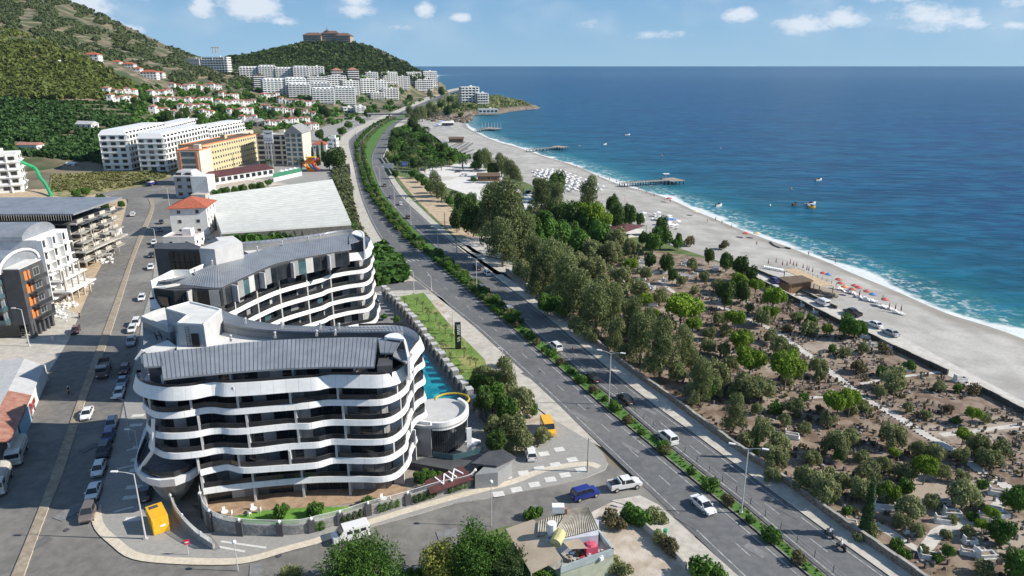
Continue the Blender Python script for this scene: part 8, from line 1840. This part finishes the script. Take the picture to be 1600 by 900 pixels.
for i, (x, y, r_) in enumerate(sorted(LW, key=lambda q: -q[1])):
    b = at(x, y+r_*1.7, .16); r = empty('young_olive_tree', b, i*1.1, f'pollarded young olive tree on the lawn, {ordn(i+1)} counting up from the pavilion', 'tree', 'young olive trees on the lawn'); h = r_*.28*.9
    t = MB(); t.path([(0, 0, 0), (.1, 0, h*.5), (0, .1, h)], [.13, .1, .09], 6); t.path([(0, .1, h*.8), (.4, .2, h*1.25)], [.07, .04], 5); t.path([(0, .1, h*.8), (-.35, -.1, h*1.3)], [.07, .04], 5); t.build('trunk', trunkm, r, world=False)
    V, ti = leaf_cloud([(.4, .2, h*1.35, .42, .42, .35), (-.35, -.1, h*1.4, .4, .4, .33), (0, .3, h*1.5, .35, .35, .3)], 220, .1); o = bpy.data.objects.new('crown', leaf_mesh('crown', V, ti, lf_olive)); COL.objects.link(o); o.parent = r
# median shrubs
MS = [(1247, 878), (1205, 843), (1172, 815), (1137, 787), (1110, 763), (1080, 739), (1039, 707), (1036, 704), (1001, 677), (980, 660), (960, 639), (945, 625), (926, 612), (907, 597), (892, 582), (875, 569), (862, 556), (850, 548), (838, 538), (827, 528), (817, 519), (807, 510)]
ma, mb_ = match(HL['M1'], HL['M2'], 3.4); far = [(p+q)/2 for p, q in zip(ma, mb_) if 165 < ((p+q)/2)[1] < 900]; farw = [(q-p).length for p, q in zip(ma, mb_) if 165 < ((p+q)/2)[1] < 900]
for i, (x, y) in enumerate(MS): b = at(x, y+1, .14); tree_at('shrub' if i % 3 else 'dry', b, 1.15+.35*math.sin(i*2.1), f'round median shrub, {ordn(i+1)} counting up from the bottom edge', 'shrubs on the grass median', 1.15)
far = far[::-1]; farw = farw[::-1]
for i, p in enumerate(far):
    if p.y > 560 and i % 2: continue
    for j in range(1 if farw[i] < 7 else 2):
        tree_at(['green', 'shrub', 'shrub', 'olive'][(i*3+j) % 4], p+Vector((random.uniform(-.6, .6)+(j-(.5 if farw[i] < 12 else 1.5))*farw[i]*(.25 if farw[i] < 12 else .2)*(farw[i] >= 7), 0, .14)), random.uniform(1.3, 1.9)*(1.35 if p.y > 560 else 1), f'bushy {"tree" if (i*3+j) % 4 in (0, 3) else "shrub"} in the planted median beyond the lane mouth, {ordn(i+1)} going away{[", left", ", right", ", middle", ", outer"][j]}', 'planting in the far median', .85)
for i, (x, y) in enumerate([(693, 397), (710, 362+25), (684, 408), (678, 378)]): pass
# hedges in front of the garden wall
for i, (x0, y0, x1, y1) in enumerate([(483, 832, 508, 828), (532, 822, 569, 808), (590, 803, 625, 792), (646, 789, 682, 776), (700, 772, 731, 763)]):
    p, q = at(x0, y0), at(x1, y1); d = q-p; n = max(3, int(d.length/.75)); lb = [(p.x+d.x*(k+.5)/n, p.y+d.y*(k+.5)/n, .75, .42, .42, .85) for k in range(n)]
    V, ti = leaf_cloud(lb, n*330, .1); V -= np.array([p.x, p.y, 0]); o = bpy.data.objects.new('hedge', leaf_mesh('hedge', V, ti, lf_dark if i % 2 else lf_green)); o.location = (p.x, p.y, .0); COL.objects.link(o); tag(o, f'clipped hedge in front of the garden wall, {ordn(i+1)} from the left', 'hedge', 'hedges along the garden wall')
for i, (x, y, r_) in enumerate([(438, 802, 13), (492, 798, 13), (446, 790, 8), (500, 790, 8)]): b = at(x, y+8, .6); tree_at('shrub', b, r_*mpp(b), f'dense garden bush between the lawn bays, {ordn(i+1)}', 'bushes in the garden', 1.5)
for i, (x, y) in enumerate([(668, 752), (684, 748), (655, 757), (574, 790), (760, 735), (583, 470+20), (620, 505), (600, 498)]): b = at(x, y, .5); tree_at('shrub' if i % 2 else 'green', b, 1.2, f'planting near the entrance and pool gate, {ordn(i+1)} bush', 'planting near the entrance')
# the four big trees in the foreground
def bigtree(px, py, base, R_, Hh, lm, label, name, n=15000, extra=None, spiky=True):
    b = at(*base); r = empty(name, b, 0, label, 'tree'); lb = lobes_round(22, R_, Hh, .2, .72, .34, int(px)); 
    V, t = leaf_cloud(lb, n, .17, 0, .5, .42); o = bpy.data.objects.new('crown', leaf_mesh('crown', V, t, lm)); COL.objects.link(o); o.parent = r
    if spiky:
        V = []; T = []
        for i in range(520):
            l = lb[i % len(lb)]; d = RS_.normal(size=3); d[2] = abs(d[2])+.25; d /= np.linalg.norm(d); c = np.array(l[:3])+d*np.array(l[3:])*.95; L_ = .5+RS_.rand()*.75
            for j in range(6):
                q = c+d*L_*j/6+RS_.normal(size=3)*.05; u = RS_.normal(size=3)*.07; V += [q-u, q+d*.16-u*.2, q+u+d*.1, q+u*.3-d*.05]; T.append(.3+.6*RS_.rand())
        o = bpy.data.objects.new('shoots', leaf_mesh('shoots', np.array(V), np.array(T), lm)); COL.objects.link(o); o.parent = r
    trunk_mb(Hh*.5, .25, R_*.5).build('trunk', trunkm, r, world=False)
    if extra:
        V, t = leaf_cloud(extra, 1500, .11); o = bpy.data.objects.new('blossom', leaf_mesh('blossom', V, t, lf_pur)); COL.objects.link(o); o.parent = r
    return r
bigtree(575, 865, (564, 933), 5.0, 6.6, lf_green, 'large bushy tree with long shoots and purple blossom at the bottom edge', 'bougainvillea_tree', 17000, [(1.9, -.6, 4.4, .9, .8, .9), (2.6, -1.5, 3.0, .8, .7, 1.0), (-1.6, -3.6, 2.4, 1.0, .6, .7)])
bigtree(690, 870, (694, 918), 3.3, 5.2, lf_yel, 'yellow-green leafy tree between the two big dark bushes', 'yellow_leaved_tree', 9000, None, False)
bigtree(742, 850, (745, 915), 3.9, 6.9, lf_green, 'tall dense green tree left of the tan awning', 'leafy_tree', 17000)
bigtree(790, 880, (792, 925), 2.7, 4.8, lf_dark, 'dark vine-covered bush beneath the tan awning', 'ivy_bush', 8000)
bigtree(650, 890, (650, 925), 2.2, 2.6, lf_green, 'low green bush between the purple-blossomed tree and yellow tree', 'leafy_bush', 5000, None, False)
bigtree(830, 900, (850, 930), 2.4, 2.4, lf_green, 'low bush under the front edge of the tan awning', 'leafy_bush', 4500, None, False)
bigtree(455, 905, (455, 915), 1.3, 1.6, lf_olive, 'small spiky bush at the bottom edge left of the purple tree', 'small_bush', 1800)
# ---------------- uncountable plant cover ----------------
def scatter(name, P, S, m, label, cat, leaves=16, size=.42, lobe=(1, 1, .8), seed=3, kind='stuff', flat=.0):
    """many small clumps of leaf faces joined into one mesh"""
    g = np.random.RandomState(seed); P = np.asarray(P, float); S = np.asarray(S, float); n = len(P); nv = 12; base = []
    for v in range(nv):
        V, t = leaf_cloud([(0, 0, .45, .5*lobe[0], .5*lobe[1], .55*lobe[2])]+[(g.rand()-.5, g.rand()-.5, .35+.3*g.rand(), .3, .3, .3*lobe[2]) for _ in range(2)], leaves, size, 0, .5, .8); base.append((V, t))
    k = g.randint(0, nv, n); VV = []; TT = []
    for v in range(nv):
        i = np.where(k == v)[0]
        if not len(i): continue
        V, t = base[v]; a = g.rand(len(i))*6.283; c, s = np.cos(a), np.sin(a); X = V[None, :, 0]*c[:, None]-V[None, :, 1]*s[:, None]; Y = V[None, :, 0]*s[:, None]+V[None, :, 1]*c[:, None]
        Q = np.stack([X, Y, np.broadcast_to(V[None, :, 2], X.shape)], -1)*S[i][:, None, None]+P[i][:, None, :]; VV.append(Q.reshape(-1, 3)); TT.append(np.clip(np.repeat(g.rand(len(i)), len(t))*.6+np.tile(t, len(i))*.5, 0, 1))
    o = bpy.data.objects.new(name, leaf_mesh(name, np.concatenate(VV), np.concatenate(TT), m)); COL.objects.link(o); return tag(o, label, cat, kind=kind)
def hill_points(poly, n, y0=430, y1=2200, seed=0, keep=None):
    """places on the hills seen inside a photo region"""
    g = np.random.RandomState(seed); out = []; xs = [p[0] for p in poly]; ys = [p[1] for p in poly]; tries = 0
    while len(out) < n and tries < n*6:
        tries += 1; x, y = g.uniform(min(xs), max(xs)), g.uniform(min(ys), max(ys))
        if inpoly(x, y, poly) and (keep is None or keep(x, y, g)): out.append((x, y))
    X = np.array(out); d = np.stack([(X[:, 0]-800)/FPX, CP-(X[:, 1]-450)/FPX*SP, -SP-(X[:, 1]-450)/FPX*CP], 1); done = np.full(len(X), False); res = np.zeros((len(X), 3))
    for yy in np.arange(y0, y1, 6.0):
        t = yy/d[:, 1]; x = d[:, 0]*t; z = CH+d[:, 2]*t; i = np.where(~done)[0]
        if not len(i): break
        h = H(x[i], np.full(len(i), yy)); w = z[i] <= h+.3; j = i[w]; res[j] = np.stack([x[j], np.full(len(j), yy), h[w]], 1); done[j] = True
    return res[done]
wood = hill_points([(350, 92), (400, 84), (470, 70), (560, 68), (600, 82), (640, 104), (682, 132), (640, 128), (560, 116), (480, 112), (400, 108)], 5200, 1250, 2000, 1)
scatter('hill_wood', wood+RS_.normal(size=wood.shape)*[6, 6, 0]+[0, 0, -1], 5.5+4*RS_.rand(len(wood)), lf_wood, 'dense pine wood covering the hill under the summit hotel', 'wood', 22, .30)
nearw = hill_points([(-40, 40), (0, 45), (50, 58), (110, 82), (160, 108), (212, 138), (160, 156), (100, 156), (0, 156), (-40, 156)], 3400, 430, 900, 2, lambda x, y, g: pnoise(Vector((x/22, y/12, 3)))+(y-60)/160 > -.1+g.rand()*.25)
scatter('scrub_wood', nearw+[0, 0, -.5], 3.6+3.2*RS_.rand(len(nearw)), leafm('scrub_leaves', (.075, .10, .022), (.15, .18, .045)), 'pine scrub on the near hillside', 'wood', 22, .30)
mtn = hill_points([(-40, -160), (100, -60), (200, 0), (285, 50), (345, 80), (420, 110), (400, 140), (300, 132), (230, 118), (120, 80), (0, 42), (-40, 40)], 8000, 700, 1800, 4, lambda x, y, g: pnoise(Vector((x/30, y/9, 5))) > -.15+g.rand()*.3)
scatter('mountain_scrub', mtn+[0, 0, -.6], 3.0+3.6*RS_.rand(len(mtn)), leafm('mountain_leaves', (.06, .085, .032), (.11, .14, .055)), 'scrub and banana plots on the mountain terraces', 'scrub', 14, .36)
town = hill_points([(160, 140), (350, 132), (430, 118), (680, 120), (690, 150), (560, 190), (470, 205), (300, 205), (220, 200)], 1800, 430, 1500, 6, lambda x, y, g: pnoise(Vector((x/14, y/7, 9))) > -.05+g.rand()*.25)
scatter('town_greenery', town, 3.2+3*RS_.rand(len(town)), lf_green, 'garden greenery between the village houses', 'greenery', 16, .34)
# banana rows on the terraced plots, following the contour
ban = []
for rowy in np.concatenate([np.arange(157, 200, 5.2), np.arange(200, 244, 6.0)]):
    for x in np.arange(-60, 245, .9):
        y = rowy+2.2*math.sin(x/37+rowy)+(x*.012)*5; k = pnoise(Vector((x/20, rowy/7, 2)))
        if k < -.28 or (118 < x < 150 and 192 < y < 204) or (20 < x < 68 and 222 < y < 242): continue
        if x > 190 and y > 218: continue
        if x > 235-(y-150)*.5 and y < 200: continue
        ban.append((x+random.uniform(-.5, .5), y+random.uniform(-.7, .7)*(1+(rowy > 200))))
B_ = np.array(ban); d = np.stack([(B_[:, 0]-800)/FPX, CP-(B_[:, 1]-450)/FPX*SP, -SP-(B_[:, 1]-450)/FPX*CP], 1); done = np.zeros(len(B_), bool); res = np.zeros((len(B_), 3))
for yy in np.arange(400, 760, 1.5):
    t = yy/d[:, 1]; i = np.where(~done)[0]
    if not len(i): break
    x = d[i, 0]*t[i]; z = CH+d[i, 2]*t[i]; h = H(x, np.full(len(i), yy)); w = z <= h+.1; j = i[w]; res[j] = np.stack([x[w], np.full(len(j), yy), h[w]], 1); done[j] = True
res = res[done]; scatter('banana_plots', res, 2.3+1.5*RS_.rand(len(res)), lf_ban, 'rows of banana plants on the terraced plots', 'banana plants', 14, .42, (1, 1, 1.2))
g = np.random.RandomState(8); hp = []
while len(hp) < 900:
    x, y = g.uniform(-120, 60), g.uniform(900, 1450)
    if inpoly(x, y, HEAD): 
        pa = min((Vector((x, y, -1.5))-HEAD[i].lerp(HEAD[(i+1) % len(HEAD)], t)).length for i in range(len(HEAD)) for t in (0, .25, .5, .75))
        if pa > 16: hp.append((x, y, 2.0+min(pa*.07, 5)))
scatter('headland_scrub', hp, 3+2.5*g.rand(len(hp)), lf_olive, 'low scrub on top of the rocky headland', 'scrub', 16, .34)
def flat_points(poly, n, seed, keep=None, z=0.0):
    g = np.random.RandomState(seed); W_ = ats(poly, z); xs = [p.x for p in W_]; ys = [p.y for p in W_]; out = []
    t = 0
    while len(out) < n and t < n*20:
        t += 1; x, y = g.uniform(min(xs), max(xs)), g.uniform(min(ys), max(ys))
        if inpoly(x, y, W_) and (keep is None or keep(x, y, g)): out.append((x, y, z))
    return np.array(out)
pk = flat_points([(612, 205), (650, 196), (690, 230), (735, 248), (700, 256), (655, 262), (612, 258)], 1500, 9); scatter('park_undergrowth', pk, 2.0+1.6*g.rand(len(pk)), lf_green, 'green undergrowth of the beach park', 'undergrowth', 16, .34)
bn_ = flat_points([(352, 388), (378, 376), (440, 372), (546, 356), (552, 364), (440, 378), (380, 384)], 420, 12); bn2 = flat_points([(578, 400), (596, 392), (628, 425), (630, 440), (590, 445), (582, 430)], 260, 13); bn_ = np.concatenate([bn_, bn2])
scatter('banana_grove', bn_, 2.6+1.2*g.rand(len(bn_)), leafm('banana_bright', (.05, .12, .02), (.09, .19, .04)), 'banana plants around the rear curved building', 'banana plants', 26, .4, (1, 1, 1.2))
vg = flat_points([(519, 268), (541, 262), (548, 300), (552, 332), (572, 380), (600, 412), (620, 436), (598, 420), (575, 395), (556, 365), (536, 330)], 700, 14); scatter('roadside_scrub', vg, 1.4+1.5*g.rand(len(vg)), leafm('roadside_leaves', (.075, .10, .035), (.15, .17, .08)), 'scrub on the bank between greenhouse and highway', 'scrub', 22, .30)
uw = flat_points([(840, 300), (930, 345), (1000, 385), (1000, 420), (960, 520), (890, 500), (812, 440), (800, 400), (820, 340)], 1100, 15); scatter('wood_undergrowth', uw, .7+1.5*g.rand(len(uw)), lf_olive, 'undergrowth beneath the highway wood', 'undergrowth', 16, .30)
cw_ = [p for p in PATHS[0]]
def offpath(x, y, g): return min((Vector((x, y, 0))-p).length for P in PATHS for p in P[::3]) > 1.6 and pnoise(Vector((x/7, y/7, 0))) > -.2
cs = flat_points([(1000, 420), (1160, 424), (1300, 500), (1600, 640), (1700, 800), (1640, 1000), (1420, 890), (1100, 662), (980, 560)], 1500, 16, offpath); scatter('cemetery_weeds', cs, .25+.75*g.rand(len(cs))**2, lf_dry, 'weeds and low scrub between the graves', 'weeds', 14, .30)
gv = flat_points([(619, 467), (660, 460), (735, 540), (768, 598), (712, 594), (640, 495)], 2600, 17); scatter('lawn_grass', gv+[0, 0, .12], .05+.09*g.rand(len(gv)), leafm('grass_blades', (.13, .22, .04), (.22, .30, .08)), 'tufts of grass on the olive lawn', 'grass', 7, .5)
md = [(p.lerp(q, g.uniform(.22, .78))) for p, q in zip(*match(HL['M1'], HL['M2'], .35)) if 55 < p[1] < 190]
scatter('median_grass', np.array([(p.x, p.y, .12) for p in md]), .16+.22*g.rand(len(md)), leafm('median_blades', (.06, .15, .02), (.11, .22, .04)), 'tufts of grass on the road median', 'grass', 9, .5)
gl = flat_points([(80, 300), (82, 274), (170, 270), (260, 268), (262, 276), (228, 288), (150, 300)], 900, 18); scatter('lot_grass', gl+[0, 0, .05], .5+1.0*g.rand(len(gl)), leafm('lot_blades', (.12, .14, .04), (.26, .25, .10)), 'dry grass tufts on the empty lot', 'grass', 8, .5, (1, 1, .5))
# ---------------- graves ----------------
stone = []
for v in range(5):
    g2 = random.Random(v); w, t_, h = .42+.2*g2.random(), .14+.1*g2.random(), .55+.45*g2.random(); b = MB(); a = g2.uniform(-.12, .12)
    b.loft([[(-w/2, -t_/2, -.1), (w/2, -t_/2, -.1), (w/2, t_/2, -.1), (-w/2, t_/2, -.1)], [(-w/2*1.05+a, -t_/2, h*.6), (w/2+a, -t_/2, h*.65), (w/2+a, t_/2, h*.65), (-w/2*1.05+a, t_/2, h*.6)], [(-w*.3+a*1.6, -t_*.35, h), (w*.25+a*1.6, -t_*.35, h*.94), (w*.25+a*1.6, t_*.35, h*.94), (-w*.3+a*1.6, t_*.35, h)]])
    stone.append(b.mesh('headstone', gravest, fix=False))
def gk(x, y, g): return offpath(x, y, g) and not any((abs(x-t[0])+abs(y-t[1])) < 1.2 for t in TOMB)
TOMBPX = [(1380, 795, 3.6), (1487, 806, 2.6), (1472, 816, 2.2), (1422, 832, 2.0), (1450, 872, 2.4), (1515, 848, 2.0), (1511, 866, 1.8), (1540, 872, 2.6), (1557, 773, 2.4), (1475, 787, 2.0), (1540, 814, 2.2), (1565, 808, 2.2), (1237, 684, 2.6), (1500, 596, 2.8), (1256, 478, 2.0), (1190, 640, 1.4), (1352, 528, 2.4), (1365, 540, 2.2), (1385, 544, 2.4), (1078, 516, 2.0), (1020, 478, 2.6), (1120, 418, 2.0), (1118, 422, 2.2), (1232, 462, 2.0), (1276, 489, 2.2), (1128, 470, 2.2), (1350, 772, 2.0), (1395, 768, 2.0), (1530, 862, 1.6), (1330, 818, 1.6), (1420, 580, 1.8)]
TOMB = [at(x, y) for x, y, s in TOMBPX]
mt_ = None
for i, (x, y, s) in enumerate(TOMBPX):
    p = at(x, y); lb = f'white marble box tomb, {ordn(i+1)} of those scattered under the olive trees'
    if mt_ is None:
        r = empty('marble_tomb', p, -.15, lb, 'tomb', 'white marble tombs'); bx(r, 'plinth', marble, (0, 0, .14), (2.2, 1.1, .28)); 
        for yy in (-.42, .42): bx(r, 'side_slab', marble, (0, yy, .5), (1.9, .1, .46))
        for xx in (-.9, .9): bx(r, 'end_slab', marble, (xx, 0, .5), (.1, .94, .46))
        bx(r, 'planting_bed', soil, (0, 0, .42), (1.7, .74, .2)); bx(r, 'headstone', marble, (-.92, 0, .95), (.12, .8, .6)); r.scale = (s/2.2,)*3; mt_ = r
    else: copy_thing(mt_, p, -.15+.25*math.sin(i*3), s/2.2, lb)
for i, q in enumerate(flat_points([(945, 412), (1000, 400), (1095, 408), (1100, 440), (1010, 455), (955, 440)], 46, 31)):
    copy_thing(mt_, (q[0], q[1], 0), -.15+.3*math.sin(i*5), .75+.25*math.sin(i*2)**2, f'small white tomb, {ordn(i+1)} in the crowded plot below the maroon canopy', 'white tombs of the far plot')
gs = flat_points([(1090, 450), (1160, 436), (1300, 508), (1480, 594), (1620, 660), (1700, 800), (1640, 1000), (1420, 880), (1260, 772), (1130, 676), (1060, 600)], 1500, 21, gk)
vis = [q for q in gs if 0 < depth(Vector(q)) and 0 < 800+FPX*q[0]/depth(Vector(q)) < 1600]
vis.sort(key=lambda q: depth(Vector(q)))
near, rest = vis[:290], vis[290:]
HS = []
for i, q in enumerate(near):
    HS.append(inst(stone[i % 5], 'headstone', None, (q[0], q[1], 0), random.gauss(0, .35)+.3, random.uniform(.7, 1.25))); tag(HS[-1], 'x', 'headstone', 'rough headstones in the near cemetery')
rowlab(HS, 15, 'dark upright headstone', 'of the nearest graves')
b = MB()
for q in rest: h = random.uniform(.4, .95); w = random.uniform(.3, .55); b.box((q[0], q[1], h/2-.05), (w, .18, h), random.gauss(.3, .4))
tag(b.build('old_headstones', gravest, fix=False), 'hundreds of small dark headstones further back in the cemetery', 'headstones', kind='stuff')
b = MB(); sp = flat_points([(1160, 436), (1300, 508), (1480, 594), (1620, 660), (1700, 800), (1640, 1000), (1420, 880), (1260, 772), (1130, 676)], 1300, 22, offpath)
for q in sp: s = random.uniform(.12, .45); b.ball((q[0], q[1], s*.25), s, nu=5, nv=3, sc=(1, random.uniform(.6, 1), .6))
tag(b.build('loose_stones', stoneg, fix=False), 'loose field stones lying between the graves', 'stones', kind='stuff')
b = MB()
for P in PATHS[:1]:
    for q in resample(offs(P, .98), .8)+resample(offs(P, -.98), .8):
        s = random.uniform(.1, .22); b.ball((q.x+random.uniform(-.1, .1), q.y, s*.4), s, nu=5, nv=3)
tag(b.build('path_edge_stones', gravest, fix=False), 'row of dark stones edging the main cemetery path', 'stones', kind='stuff')
b = MB()
for i in range(150):
    x, y = random.uniform(668, 736), random.uniform(178, 190); p = at(x, y, 0); s = random.uniform(1.2, 4.2); b.ball((p.x, p.y, -.6), s, nu=6, nv=4, sc=(1.2, 1, random.uniform(.4, .8)))
tag(b.build('shore_rocks', MATS['headland_rock'], fix=False), 'brown rocks at the far end of the beach below the trees', 'rocks', kind='stuff')

hz = bpy.data.materials.new('haze_air'); hz.use_nodes = True; nt = hz.node_tree; nt.nodes.clear()
pv_ = N(nt, 'ShaderNodeVolumePrincipled', {'Color': (.55, .78, 1.0), 'Density': .00003, 'Anisotropy': .3}); ou = nt.nodes.new('ShaderNodeOutputMaterial'); nt.links.new(pv_.outputs[0], ou.inputs['Volume'])
tag(MB().box((-500, 2200, 138), (9000, 7000, 304)).build('haze', hz, fix=False), 'thin sea haze over the whole bay', 'haze', kind='stuff')
